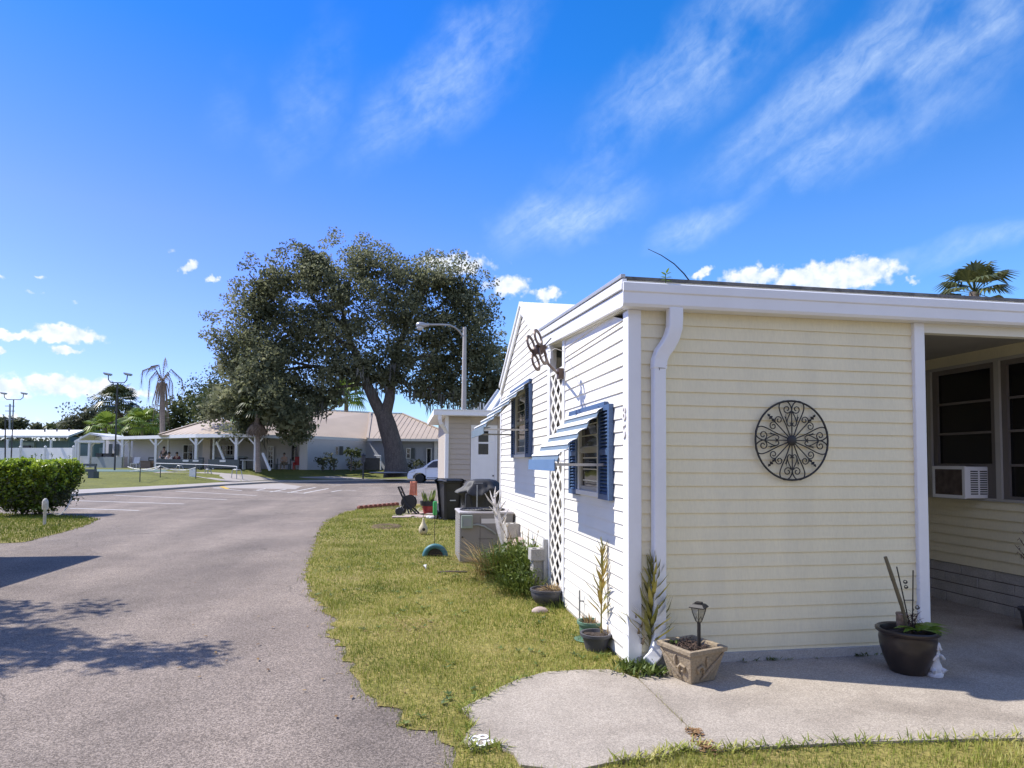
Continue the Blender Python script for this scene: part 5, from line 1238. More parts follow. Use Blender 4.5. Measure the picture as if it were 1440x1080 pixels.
mb = MB(); mb.box((ax0+.30,ay0-.003,.05),(ax0+.304,ay0-.0005,ah-.06)); mb.box((ax0+.28,ay0-.003,ah-.40),(ax0+.5,ay0-.0008,ah-.395)); mb.lathe([(0,0),(.014,0),(.014,.006),(0,.008)], (ax0+.04,ay0-.001,ah-.37), 10, (0,-1,0)); mb.build('panel_seam', m_iron, ac)
mb = MB()
for i in range(16):
    z = .1 + i*.036; mb.box((ax0-.006,ay0+.06,z),(ax0-.0005,ay0+ad-.06,z+.012))
mb.build('louvre', m_acgrey, ac)
# ------------------------------------------------------------ bin, covered grill
bb = PZ(633,16.6,0); bb.z = 0; th = .32; bx_, by_ = Vector((math.cos(th), math.sin(th), 0)), Vector((-math.sin(th), math.cos(th), 0))
bn = thing('wheelie_bin', 'black wheeled rubbish bin standing on the patio in front of the shed', 'bin', bb); ROOTS[bn.name] = bb
def loft(mb, rings):
    n = len(rings[0]); vs = sum(rings, []); fs = [(i*n+k, i*n+(k+1)%n, (i+1)*n+(k+1)%n, (i+1)*n+k) for i in range(len(rings)-1) for k in range(n)]
    mb.add(vs, fs + [tuple(range(n))[::-1], tuple((len(rings)-1)*n+k for k in range(n))])
def rr(c, w_, d_, z, u=bx_, v=by_, r_=.06):
    pts = []
    for sx_, sy_ in ((-1,-1),(1,-1),(1,1),(-1,1)):
        for q in ((0,1),(1,0)) if sx_*sy_ < 0 else ((1,0),(0,1)):
            pts.append(c + u*(sx_*(w_/2 - r_*q[0])) + v*(sy_*(d_/2 - r_*q[1])) + Vector((0,0,z)))
    return pts
mb = MB(); loft(mb, [rr(bb,.44,.46,.04), rr(bb,.47,.5,.3), rr(bb,.52,.58,.75), rr(bb,.56,.66,.96), rr(bb,.60,.72,.965), rr(bb,.60,.72,1.0)]); mb.build('body', m_blackplastic, bn, bevel=.01)
mb = MB(); loft(mb, [rr(bb-by_*.01,.62,.78,1.003), rr(bb-by_*.01,.62,.78,1.03), rr(bb,.5,.62,1.075)]); mb.build('lid', m_blackplastic, bn, bevel=.012)
mb = MB(); mb.bar(bb+by_*.40+bx_*-.24+Vector((0,0,.98)), bb+by_*.40+bx_*.24+Vector((0,0,.98)), .035); mb.build('handle', m_blackplastic, bn)
for s_ in (-1,1):
    mb = MB(); mb.lathe([(.03,-.03),(.12,-.03),(.13,0),(.12,.03),(.03,.03)], bb+by_*.27+bx_*(.26*s_)+Vector((0,0,.13)), 18, bx_); mb.build('wheel', m_blackplastic, bn, smooth=40)
mb = MB(); mb.obox(bb-by_*.262+Vector((-.02,0,.52)), (.16,.004,.025), bx_, by_); mb.build('label', m_label, bn)
gb = PZ(679,14.2,0); gb.z = 0; gr = thing('covered_grill', 'barbecue under a black tarpaulin with flared folds behind the cooling unit', 'grill', gb)
mb = MB(); mb.box(gb+Vector((-.4,-.22,.0)), gb+Vector((.4,.25,.82))); mb.build('cart', m_blackplastic, gr, bevel=.03)
mb = MB(); n = 72; vs = []; prof = [(.0,1.13),(.16,1.128),(.29,1.10),(.345,1.06),(.38,1.00),(.44,.945),(.52,.90),(.545,.86),(.43,.80),(.40,.55)]
for r_, z in prof:
    for k in range(n):
        t = 2*PI*k/n; f = min(1, max(0,(1.12-z))/.2); wv_ = (math.sin(6*t+1.3)*.10 + math.sin(11*t+.4)*.055 + math.sin(19*t)*.02)*f
        R_ = r_*(1+wv_); vs.append(gb+Vector((R_*math.cos(t)*1.02, R_*math.sin(t)*.62, z + (-abs(math.sin(3*t+.65))*.10+math.sin(4*t)*.035+.03)*f*(1 if z > .7 else 0))))
mb.add(vs, [(i*n+k, i*n+(k+1)%n, (i+1)*n+(k+1)%n, (i+1)*n+k) for i in range(len(prof)-1) for k in range(n)]); mb.build('tarpaulin', m_tarp, gr, smooth=70)
mb = MB(); q = P(670,680,13.8); mb.bar(P(667,679.5,13.86), P(679,679.5,13.86), .03, .012); mb.build('handle', m_galv, gr)
mb = MB(); q = P(671,682,13.72); mb.tube([q, Vector((q.x,q.y,.5))], .014, 6); mb.build('pole', m_galv, gr)
# ------------------------------------------------------------ hose reel cart
hb_ = PZ(573,18.1,0); hb_.z = 0; hc = thing('hose_cart', 'black two wheeled garden hose reel cart tilted on the patio edge', 'hose cart', hb_)
u, f_ = R0, Vector((FW.x, FW.y, 0)).normalized(); V3 = lambda a, b, c: hb_ + u*a + f_*b + Vector((0,0,c))
for s_ in (-.2,.2):
    mb = MB(); mb.tube([V3(-.21,s_,.78), V3(-.02,s_,.36), V3(.32,s_,.03)], .026, 8); mb.tube([V3(-.13,s_,.1), V3(-.02,s_,.36), V3(.1,s_,.05)], .024, 8); mb.build('side_frame', m_blackplastic, hc, smooth=60)
    mb = MB(); mb.lathe([(.03,-.02),(.10,-.02),(.115,0),(.10,.02),(.03,.02)], V3(-.17,s_*1.25,.115), 20, f_); mb.lathe([(0,-.03),(.035,-.03),(.035,.03),(0,.03)], V3(-.17,s_*1.25,.115), 10, f_); mb.build('wheel', m_blackplastic, hc, smooth=40)
    mb = MB(); mb.lathe([(.02,-.012),(.2,-.012),(.2,.012),(.02,.012)], V3(.06,s_*.8,.36), 24, f_); mb.build('reel_flange', m_blackplastic, hc, smooth=40)
mb = MB(); mb.tube([V3(-.21,-.2,.78), V3(-.21,.2,.78)], .026, 8); mb.tube([V3(-.15,-.2,.64), V3(-.15,.2,.64)], .022, 8); mb.tube([V3(-.09,-.2,.52), V3(-.09,.2,.52)], .022, 8); mb.build('handle', m_blackplastic, hc, smooth=60)
mb = MB()
for k in range(7): 
    yy = -.13 + k*.043; mb.tube([V3(.06+.13*math.cos(t*PI/10), yy, .36+.13*math.sin(t*PI/10)) for t in range(21)], .02, 6, False)
mb.build('hose', m_slate, hc, smooth=60)
# ------------------------------------------------------------ flag, pots, gauge, gourd, tyre, edging
fb = PZ(585.5,18.8,0); fb.z = 0; fl = thing('garden_flag', 'small faded orange garden flag on a thin stake behind the hose cart', 'flag', fb)
mb = MB(); mb.tube([fb, fb+Vector((0,0,.93))], .008, 6); mb.tube([fb+Vector((0,0,.92)), fb+u*-.16+Vector((0,0,.92))], .006, 6); mb.build('stake', m_iron, fl)
mb = MB(); n = 8; vs = []
for i in range(n):
    for j in range(9):
        a, b = i/(n-1), j/8; vs.append(fb + u*(.03-.2*a*(1+.12*b)) + f_*(.03*math.sin(a*9+b*2)*b) + Vector((0,0,.92-.42*b+.02*math.sin(a*6)*b)))
mb.add(vs, [(i*9+j, i*9+j+1, (i+1)*9+j+1, (i+1)*9+j) for i in range(n-1) for j in range(8)]); o = mb.build('cloth', m_orange, fl, smooth=80)
so = o.modifiers.new('thickness', 'SOLIDIFY'); so.thickness = .006
rp_ = PZ(603,18.4,0); rp_.z = .02; t = pot('red_pot', rp_, .13, .19, .26, m_redpot, 'red pot set inside a black rim, holding upright snake plant leaves')
mb = MB(); mb.lathe([(.19,.22),(.225,.23),(.235,.36),(.2,.36),(.19,.25)], rp_, 24); mb.build('rim', m_blackplastic, t, smooth=40)
mb = MB()
for i in range(34):
    a = rnd.uniform(0,6.3); r_ = .15*rnd.random()**.5; leaf(mb, rp_+Vector((r_*math.cos(a), r_*math.sin(a), .3)), (math.cos(a)*.28, math.sin(a)*.28, 1), rnd.uniform(.25,.44), .05, Vector((math.sin(a),-math.cos(a),.1)), .02)
mb.build('snake_plant', m_snake, t)
for px, D, r_, lab in ((617.5,18.6,.1,'white flowerpot between the red pot and the black bin'),):
    pot('white_pot', PZ(px,D,0), r_*.8, r_, .3, m_whitestatue, lab)
gp_ = PZ(612.5,11.6,0); gp_.z = 0; ga = thing('bird_feeder', 'bright green tube feeder on a thin stake above the half tyre', 'bird feeder', gp_)
mb = MB(); mb.tube([gp_, gp_+Vector((0,0,.56))], .006, 6); mb.build('stake', m_iron, ga)
mb = MB(); mb.lathe([(0,.54),(.036,.54),(.038,.56),(.038,.76),(.034,.78),(.02,.79),(0,.79)], gp_, 16); mb.build('tube', m_greenpl, ga, smooth=40)
gg = PZ(596.5,13.2,0); gg.z = 0; go = thing('gourd', 'pear shaped pale gourd birdhouse standing on the lawn', 'gourd', gg)
mb = MB(); mb.lathe([(0,.0),(.045,.006),(.085,.05),(.095,.11),(.08,.17),(.05,.22),(.03,.27),(.022,.32),(.012,.35),(0,.355)], gg, 18); mb.build('body', m_gourd, go, smooth=60)
mb = MB(); mb.sphere(gg+f_*-.082+u*.02+Vector((0,0,.12)), .034, 10, 6, (1,.5,1)); mb.build('hole', m_soil, go)
mb = MB(); mb.tube([gg+Vector((0,0,.35)), gg+Vector((.01,0,.50))], .004, 5); mb.build('hook', m_iron, go)
ty = G(612,783); ty = Vector((ty.x, ty.y+.02, 0)); tt_ = thing('half_tyre', 'half buried tyre painted teal standing in the lawn', 'tyre', ty)
mb = MB(); mb.tube([ty + u*(.165*math.cos(PI*k/16)) + Vector((0,0,.165*math.sin(PI*k/16)-.0)) for k in range(17)], .042, 10); mb.build('tread', m_teal2, tt_, smooth=60)
mb = MB(); mb.poly([ty + f_*.01 + u*(.15*math.cos(PI*k/16)) + Vector((0,0,.15*math.sin(PI*k/16))) for k in range(17)]); mb.poly([ty + f_*.03 + u*(.15*math.cos(PI*k/16)) + Vector((0,0,.15*math.sin(PI*k/16))) for k in range(17)]); mb.build('inner_wall', m_iron, tt_)
for i in range(9):
    a, b = Vector(G(503,716.5)), Vector(G(560,711)); p = a.lerp(b, (i+.5)/9); d = (b-a).normalized(); L = (b-a).length/9
    mb = MB(); vs = []
    for q in (-.045,.045):
        nn = Vector((-d.y,d.x,0))*q
        vs.append([p + d*(-L/2+.01) + nn, p + d*(L/2-.01) + nn] + [p + d*((L/2-.01)*math.cos(PI*k/8)) + nn + Vector((0,0,.06+.06*math.sin(PI*k/8))) for k in range(9)])
    mb.prism(vs[0], vs[1][0]-vs[0][0])
    tag(mb.build('edging_brick', m_brick, origin=p), 'scalloped red edging brick in the low row at the road corner', 'edging brick', 'scalloped edging bricks at the road corner')
m_bed = groundmat('mulch_bed', (.09,.055,.04), (.17,.11,.08), 6, (.5,1.5), 60, .9, 40)
sheet('mulch_bed', [G(512,716,0), G(562,711.5,0), G(590,711,0), G(592,714,0), G(560,716.5)], .012, m_bed)
mb = MB(); c = G(543,741.5,0); n = 28; vs = [c+Vector((0,0,.015))]
for r_, z in ((.14,.02),(.25,.05),(.3,.045),(.36,.005)):
    for k in range(n): q = rnd.uniform(.93,1.07); vs.append(c+Vector((r_*q*math.cos(2*PI*k/n), r_*q*math.sin(2*PI*k/n)*1.5, z*rnd.uniform(.7,1.2))))
mb.add(vs, [(0,1+k,1+(k+1)%n) for k in range(n)] + [(1+i*n+k,1+(i+1)*n+k,1+(i+1)*n+(k+1)%n,1+i*n+(k+1)%n) for i in range(3) for k in range(n)])
structure(mb.build('dirt_ring', groundmat('ring_soil', (.08,.055,.03), (.15,.11,.05), 8, (.5,1.5), 60, 1, 40), smooth=70))
sheet('patio', [G(556,727,0), G(553,724), G(570,717), G(600,713), G(668,708), Vector((3,17,0)), Vector((3.0,14.2,0)), G(670,732), G(640,732.5), G(610,730), G(580,729)], .012, m_walk)
k = 0
for px, D, sx_, sy_ in ((566,17.1,.5,.3),(583,17.5,.45,.34),(600,17.3,.5,.35),(592,18.5,.4,.4),(612,18.2,.42,.4)):
    mb = MB(); p = PZ(px,D,0); mb.obox(Vector((p.x,p.y,.03)), (sx_,sy_,.035), (math.cos(.3*k),math.sin(.3*k),0)); k += 1
    tag(mb.build('paving_stone', m_paver, bevel=.008, origin=Vector((p.x,p.y,0))), ['pink paving stone under the hose cart wheels','pink paving stone right of the hose cart','pink paving stone in front of the red pot','pink paving stone behind the hose cart','pink paving stone between red pot and black bin'][k-1], 'paving stone', 'loose paving stones at the patio edge')
for i, (px, D) in enumerate(((613,16.9),(617,17.1),(608,16.8),(619,16.7),(604,17.0))):
    mb = MB(); p = PZ(px,D,0); mb.sphere(Vector((p.x,p.y,.035)), .06, 10, 6, (1.2,.9,.7), .12, rnd); tag(mb.build('pebble', m_whitestatue, smooth=60, origin=Vector((p.x,p.y,0))), 'small pale stone in the cluster by the foot of the black bin', 'stone', 'pale stones by the bin')
mb = MB(); c = G(598,801,0); vs = []
for i in range(7):
    a = i/6; q = c + u*(-.03+.05*a) + f_*(.06-.14*a) + Vector((0,0,.015+.05*math.sin(a*PI)))
    vs += [q - u*.02*math.sin(PI*a+.2), q + u*.025*math.sin(PI*a+.3) + Vector((0,0,.012))]
mb.add(vs, [(2*i,2*i+1,2*i+3,2*i+2) for i in range(6)]); o = tag(mb.build('white_scrap', m_whitestatue, smooth=80), 'small curled white scrap lying on the grass in front of the half tyre', 'scrap'); so = o.modifiers.new('thickness','SOLIDIFY'); so.thickness = .006
mb = MB(); mb.tube([G(616,804.5,.02), G(632,803.5,.03), G(657,804,.02)], .012, 6); tag(mb.build('stick', m_woodbox), 'thin dark stick lying on the grass in front of the cooling unit', 'stick')
# ------------------------------------------------------------ bleached frond stump and grey urn in the grass clump
wb = PZ(712,8.3,0); wb.z = 0; ws = thing('bleached_stalk', 'bleached white dead frond with torn spikes leaning beside the cooling unit', 'dead plant', wb)
cl = [P(714,806,8.3), P(709,775,8.32), P(706,760,8.33), P(703,742,8.34), P(699,722,8.36), P(694,702,8.4)]
wd = [.014,.018,.030,.050,.040,.018]; mb = MB(); vs = []
for p, w_ in zip(cl, wd): vs += [p - u*w_, p - f_*(.018+w_*.2), p + u*w_, p + f_*.02]
mb.add(vs, [(i*4+k, i*4+(k+1)%4, (i+1)*4+(k+1)%4, (i+1)*4+k) for i in range(5) for k in range(4)] + [(3,2,1,0),(20,21,22,23)]); mb.build('stalk', m_bleach, ws, smooth=50)
mb = MB()
for (a, b) in (((697,712),(689,690)),((698,718),(705,692)),((700,722),(712,704)),((696,708),(697,684)),((699,728),(688,712)),((703,735),(716,715)),((700,716),(682,694)),((705,745),(712,726)),((695,700),(704,688))):
    p, q = P(*a,8.36), P(*b,8.36+rnd.uniform(-.12,.12)); mb.tube([p, p.lerp(q,.6)+u*rnd.uniform(-.02,.02), q], [.016,.012,.003], 6)
mb.build('spikes', m_bleach, ws)
ub = PZ(735,8.0,0); ub.z = 0; t = pot('grey_urn', ub, .09, .13, .27, m_found, 'weathered grey urn half hidden in the green grass clump', bell=.06)
# ------------------------------------------------------------ big glazed pot at the porch post, with stakes and plants
pb_ = G(1283,951,.02); pb_ = Vector((pb_.x+.055, pb_.y+.10, .02)); bp_ = thing('glazed_pot', 'large dark brown glazed pot with stakes and plants beside the porch post', 'plant pot', pb_)
mb = MB(); mb.lathe([(0,0),(.115,0),(.125,.015),(.155,.09),(.178,.17),(.186,.235),(.180,.262),(.186,.27),(.205,.285),(.207,.30),(.196,.308),(.175,.30),(.165,.25),(0,.245)], pb_, 36); mb.build('bowl', m_glaze, bp_, smooth=50)
mb = MB(); mb.lathe([(0,.262),(.08,.268),(.168,.255)], pb_, 20); mb.build('soil', m_soil, bp_)
S_ = lambda px, py, dy=0: AY(px, py, pb_.y+dy)
mb = MB(); a, b = S_(1279,884,.02), S_(1245,783,.02); mb.tube([a+Vector((0,0,-.05)), a.lerp(b,.33), a.lerp(b,.34), a.lerp(b,.66), a.lerp(b,.67), b], [.014,.013,.0145,.013,.0145,.012], 8); mb.build('bamboo_stake', m_bamboo, bp_, smooth=40)
mb = MB()
for a, b in (((1281,880),(1261,797)),((1283,882),(1284,802))): mb.tube([S_(*a,.03)+Vector((0,0,-.04)), S_(*b,.03)], .0045, 6)
mb.tube([S_(1271,844,.03), S_(1285,844,.03)], .0035, 6)
for cx, cy, r_ in ((1273,818,3.2),(1274,825,3.0),(1290,854,3.4)):
    mb.tube([S_(cx+r_*(1-.6*i/12)*math.cos(i*.75), cy+r_*(1-.6*i/12)*math.sin(i*.75), .03) for i in range(13)], .003, 5)
mb.build('wire_trellis', m_iron, bp_)
mb = MB()
for i in range(110):
    c = S_(1284+rnd.gauss(0,5), 874+rnd.uniform(-16,12), rnd.uniform(-.03,.06)); leaf(mb, c, (rnd.uniform(-1,1), rnd.uniform(-.6,.6), rnd.uniform(-.6,1)), rnd.uniform(.03,.07), .008)
mb.build('dry_plant', m_mulch, bp_)
mb = MB()
for a, l in ((-.15,.16),(.25,.18),(.6,.15),(-.5,.15),(-.9,.13),(1.0,.1),(.05,.13),(-1.3,.13),(2.7,.13),(3.2,.12)):
    leaf(mb, S_(1290,891,-.02)+Vector((0,0,.012)), (math.cos(a), math.sin(a)*.8-.3, .55), l*1.35, l*.5, droop=.4)
mb.build('leaves', m_bright, bp_)
mb = MB()
for k in range(14):
    t = 2*PI*k/14; c = S_(1268,872,.05); mb.add([c+Vector((.04*math.cos(t+q*.4),.03*math.sin(t+q*.4),z)) for q, z in ((0,-.055),(1,-.055),(1,.045),(0,.045))], [(0,1,2,3)])
mb.lathe([(.042,.045),(.035,.056),(0,.058)], S_(1268,872,.05), 14); mb.build('glass_jar', mat('streaked_glass', (.20,.14,.10), .25, .5, 30), bp_, smooth=60)
# white cherub figurine
cb = G(1322,953,.02); cb = Vector((cb.x+.0, cb.y+.05, .02)); chb = thing('figurine', 'small white plaster cherub figurine behind the big glazed pot', 'figurine', cb)
mb = MB(); mb.lathe([(0,0),(.056,0),(.058,.02),(.05,.03)], cb, 10, sx=1.0)
mb.lathe([(.048,.028),(.052,.05),(.047,.075),(.036,.10),(.033,.125),(.036,.145),(.026,.165),(.014,.172)], cb, 14, sx=1.0)
hc_ = cb+Vector((.004,-.012,.205)); mb.sphere(hc_, .036, 14, 10, (.95,.95,1.08))
for i in range(26):
    a_ = rnd.uniform(0,6.3); e_ = rnd.uniform(.0,1.4); mb.sphere(hc_+Vector((math.cos(a_)*math.cos(e_)*.034, abs(math.sin(a_))*math.cos(e_)*.034+.002, math.sin(e_)*.036)), .0095, 6, 4)
mb.sphere(hc_+Vector((0,-.036,-.004)), .0055, 6, 4); mb.sphere(hc_+Vector((.012,-.032,-.012)), .01, 6, 4); mb.sphere(hc_+Vector((-.012,-.032,-.012)), .01, 6, 4)
for s_ in (-1,1):
    mb.tube([cb+Vector((.033*s_,0,.15)), cb+Vector((.056*s_,-.016,.115)), cb+Vector((.040*s_,-.045,.125)), cb+Vector((.012*s_,-.05,.155))], [.013,.0125,.011,.009], 8)
    mb.tube([cb+Vector((.03*s_,-.01,.05)), cb+Vector((.042*s_,-.05,.045)), cb+Vector((.03*s_,-.03,.022))], [.02,.018,.012], 8)
    mb.sphere(cb+Vector((.045*s_,.03,.15)), .034, 10, 6, (.9,.25,1.3))
mb.build('figure', m_whitestatue, chb, smooth=70)
# weeds along the front footing
mb = MB()
for px, n in ((1045,10),(1060,6),(1085,26),(1105,8),(1150,6),(1205,22),(1215,14),(1232,6)):
    c = AY(px, 930, Y0-.04); c.z = .022
    for i in range(n): leaf(mb, c+Vector((rnd.gauss(0,.02),rnd.uniform(-.02,.0),0)), (rnd.uniform(-1,1), rnd.uniform(-1,0), rnd.uniform(.2,1.2)), rnd.uniform(.02,.045), .01)
tag(mb.build('footing_weeds', m_weed), 'tiny dark weeds in the crack along the front footing', 'weeds', kind='stuff')
# window air conditioner in the porch wall
a0 = AX(1311,656,5.62); a1 = AX(1357,700,5.62); wz0, wz1 = 1.165, 1.49
wa = thing('window_air_conditioner', 'white window air conditioner with a rusty grille sticking out of the porch window', 'air conditioner', (5.62, a1.y, wz0))
yA, yB = a1.y, a0.y; xa, xb = 5.62, 5.90
mb = MB(); mb.box((xa+.012,yA,wz0),(xb,yB,wz1)); mb.build('casing', m_trim, wa, bevel=.008)
mb = MB(); mb.box((xa,yA-.002,wz0-.004),(xa+.014,yA+.03,wz1+.004)); mb.box((xa,yB-.03,wz0-.004),(xa+.014,yB+.002,wz1+.004)); mb.box((xa,yA+.03,wz1-.03),(xa+.014,yB-.03,wz1+.004)); mb.box((xa,yA+.03,wz0-.004),(xa+.014,yB-.03,wz0+.03)); mb.build('bezel', m_trim, wa)
m_coil = mat('rusty_coil', (.10,.075,.065), .6, .4, 14); mb = MB(); mb.box((xa+.004,yA+.03,wz0+.03),(xa+.0115,yB-.03,wz1-.03))
for i in range(22): z = wz0+.035+i*.012; mb.box((xa+.001,yA+.03,z),(xa+.004,yB-.03,z+.004))
mb.build('condenser_grille', m_coil, wa)
mb = MB()
for cx in (5.69, 5.80):
    for i in range(11): z = wz0+.04+i*.023; mb.box((cx,yA-.003,z),(cx+.085,yA+.004,z+.011))
mb.build('side_louvre', m_iron, wa)
# dry twig plant in a pot at the right edge
tp = PZ(1462,4.9,.02); t = pot('porch_pot', Vector((5.60,4.95,.02)), .09,.12,.2, m_charpot, 'dark pot with a dry twiggy plant at the right edge of the porch')
mb = MB(); o_ = Vector((5.60,4.95,.2))
for px, py in ((1427,766),(1433,756),(1431,776),(1440,750),(1436,783)):
    q = AY(px, py, 4.95); mid = o_.lerp(q,.6)+Vector((.04,0,.12)); mb.tube([o_, mid, q], [.006,.005,.002], 5)
    for k in range(8): leaf(mb, mid.lerp(q, rnd.random()), (rnd.uniform(-1,1), rnd.uniform(-1,1), rnd.uniform(-1,1)), .04, .007)
mb.build('twigs', m_mulch, t)
# ------------------------------------------------------------ painted house number on the driveway edge
m_numpaint = mat('white_number_paint', (.80,.79,.77), .7, .05, 20)
o8 = G(662,1044,.0235); ux = Vector((.32,-.95,0)).normalized(); uy = Vector((.95,.32,0))
b8 = text_mb('85', .15, G(657,1036,.0225), ux, uy, .002, .010)
tag(b8.build('painted_number', m_numpaint), 'white house number 85 painted on the edge of the driveway', 'painted number')
rng = np.random.default_rng(5)
m_bark = mat('oak_bark', (.095,.08,.07), .95, .25, 3, fine=.3, fscale=14, bump=1.0, bscale=9, stretch=(3,3,.7))
m_palmbark = mat('palm_bark', (.20,.165,.14), .95, .2, 3, fine=.25, fscale=9, bump=.8, bscale=12, stretch=(1,1,4))
m_oak = leafmat('oak_leaf', [(.060,.070,.038),(.120,.132,.070),(.215,.225,.125),(.36,.36,.22)], .6, .5, .35, .25)
m_darktree = leafmat('dark_leaf', [(.045,.052,.03),(.095,.105,.055),(.165,.175,.095)], .6, .4, .2, .25)
m_midtree = leafmat('mid_leaf', [(.045,.06,.022),(.09,.11,.04),(.15,.17,.065)], .6, .25, .25, .25)
m_brighttree = leafmat('palm_bright', [(.10,.16,.02),(.20,.28,.04),(.30,.36,.07)], .45, .3, .5)
m_palmleaf = leafmat('palm_leaf', [(.025,.035,.014),(.07,.085,.03),(.17,.18,.07)], .4, .15, .6)
m_palmdead = leafmat('dead_frond', [(.10,.075,.055),(.20,.15,.11),(.30,.24,.18)], .8, .1, .6)
m_moss = leafmat('hanging_moss', [(.05,.05,.042),(.10,.10,.085),(.16,.155,.13)], .9, .2, .5)
m_hedge = leafmat('hedge_leaf', [(.025,.045,.009),(.07,.12,.016),(.16,.24,.026),(.25,.33,.04)], .38, .3, 3.0, .55)
m_grass = leafmat('grass_blade', [(.105,.145,.022),(.21,.25,.038),(.34,.345,.07),(.58,.51,.22)], .6, .3, 1.1, .25)
m_grass2 = leafmat('island_grass', [(.075,.105,.012),(.14,.18,.02),(.22,.24,.04)], .6, .3, .9, .25)
m_tallgrass = leafmat('tall_grass', [(.05,.08,.012),(.11,.15,.025),(.22,.25,.06)], .5, .3, 3)

def leaf_cards(centers, rad, per, size, asp=.55, upb=.35, flat=.75):
    """many small diamond leaves scattered round cluster centres"""
    centers = np.asarray(centers, float); n = len(centers)*per
    rad = np.repeat(np.broadcast_to(np.asarray(rad, float), (len(centers),)), per)[:, None]
    p = np.repeat(centers, per, 0); g = rng.normal(size=(n,3)); g *= np.minimum(1, 1.7/np.linalg.norm(g, axis=1))[:, None]; g[:,2] *= flat
    p = p + g*rad*.62
    nn = rng.normal(size=(n,3)); nn /= np.linalg.norm(nn, axis=1)[:, None]; nn[:,2] += upb; nn /= np.linalg.norm(nn, axis=1)[:, None]
    t = np.cross(nn, rng.normal(size=(n,3))); t /= np.linalg.norm(t, axis=1)[:, None]; b = np.cross(nn, t)
    L = size*rng.uniform(.6, 1.3, (n,1)); W = L*asp
    co = np.stack([p - t*L/2, p - b*W/2, p + t*L/2, p + b*W/2], 1).reshape(-1,3)
    return co, np.arange(n*4).reshape(-1,4)
def crown_centers(ells, D, dens, zdep=1.0, shell=.55):
    """cluster centres in ellipsoids given in photo pixels at distance D"""
    out = []; sc_ = D/FPX
    for e in ells:
        px, py, rx, ry = e[:4]; dd = e[4] if len(e) > 4 else 0
        c = np.array(P(px, py, D+dd)); k = max(6, int(dens*rx*ry*sc_*sc_))
        for _ in range(k):
            d = rng.normal(size=3); d /= np.linalg.norm(d); r_ = (shell + (1-shell)*rng.random())*rng.uniform(.85,1.08)
            out.append(c + r_*(np.array(R0)*d[0]*rx*sc_ + np.array([FW.x,FW.y,0])*d[1]*(rx+ry)/2*sc_*zdep + np.array([0,0,1])*d[2]*ry*sc_))
    return np.array(out)
def limb(mb, pts, r, seg=10):
    mb.tube(pts, r, seg)
# ------------------------------------------------------------ the big oak
OD = 49.5
oakb = PZ(557, OD, .62); oak = thing('oak_tree', 'huge spreading live oak with dark crown and hanging moss beside the clubhouse', 'tree', oakb)
E_ = [(480,392,62,52),(520,372,48,36),(445,372,34,34),(404,398,48,42),(372,420,36,36),(375,450,62,50),(340,485,46,50),(330,520,38,38),(385,500,62,48),(362,552,52,42,-2),(410,548,40,30),(440,470,70,52),(500,455,70,55),(560,420,62,55),(598,392,40,34),
      (635,402,42,40),(662,430,38,42),(660,470,46,48),(600,460,62,50),(560,500,60,42),(630,515,52,42),(676,505,34,44),(690,535,24,36),(600,545,34,22),(640,550,40,22),(672,556,32,22),(470,520,50,34),(452,556,36,26),(425,585,26,22,-3),(415,606,14,14,-3),(350,592,40,24,-2),(352,540,30,26,-4),(385,560,28,24,-4.5),(330,565,24,26,-3),(400,585,22,18,-4.5),(372,515,40,30,-3),(310,570,32,34,3),(545,535,30,20),(505,520,34,24)]
ctr = crown_centers(E_, OD, 3.6, 1.0, .45)
# outer sprigs
spr = []
for px, py in ((352,362),(362,372),(345,375),(402,348),(412,344),(396,356),(470,326),(466,336),(476,334),(458,344),(505,338),(513,334),(528,346),(545,350),(588,366),(600,360),(620,360),(640,357),(650,362),(668,374),(680,384),(692,398),(698,420),(702,452),(704,470),(708,486),(330,400),(318,420),(322,432),(306,444),(296,446),(290,444),(302,478),(294,474),(312,492),(338,396),(420,372),(434,352),(556,364),(572,380),(702,520),(706,545),(700,566),(690,572),(655,572),(620,566),(430,620),(438,600),(408,616),(395,600),(352,616),(335,606),(318,600)):
    spr.append(np.array(P(px, py, OD + rnd.uniform(-3,3))))
co1, f1 = leaf_cards(ctr, .85, 125, .24)
co2, f2 = leaf_cards(spr, .55, 70, .22)
bulk = crown_centers([(500,440,150,85),(600,470,90,70),(400,480,80,70),(480,500,130,40)], OD, .42, .5, .1); co4, f4 = leaf_cards(bulk, 1.1, 90, .27)
inn = crown_centers([(e[0],e[1],e[2]*.7,e[3]*.62)+tuple(e[4:]) for e in E_], OD, 1.3, .8, .0); co3, f3 = leaf_cards(inn, 1.0, 44, .5)
o_ = npmesh('crown', np.vstack([co1, co2, co3, co4]), np.vstack([f1, f2+len(co1), f3+len(co1)+len(co2), f4+len(co1)+len(co2)+len(co3)]), m_oak, oak)
mb = MB()
limb(mb, [PZ(558,OD,.3), P(557,652,OD), P(553,628,OD), P(545,600,OD), P(538,578,OD)], [1.05,.86,.74,.72,.62], 14)
limb(mb, [P(540,590,OD), P(528,566,OD), P(518,545,OD), P(508,515,OD), P(490,475,OD), P(478,420,OD)], [.5,.46,.40,.32,.22,.08])
limb(mb, [P(541,588,OD), P(548,560,OD), P(550,535,OD), P(556,500,OD+1), P(575,450,OD+1), P(600,405,OD)], [.48,.42,.38,.3,.2,.07])
mb.build('trunk', m_bark, oak, smooth=60)
mb = MB()
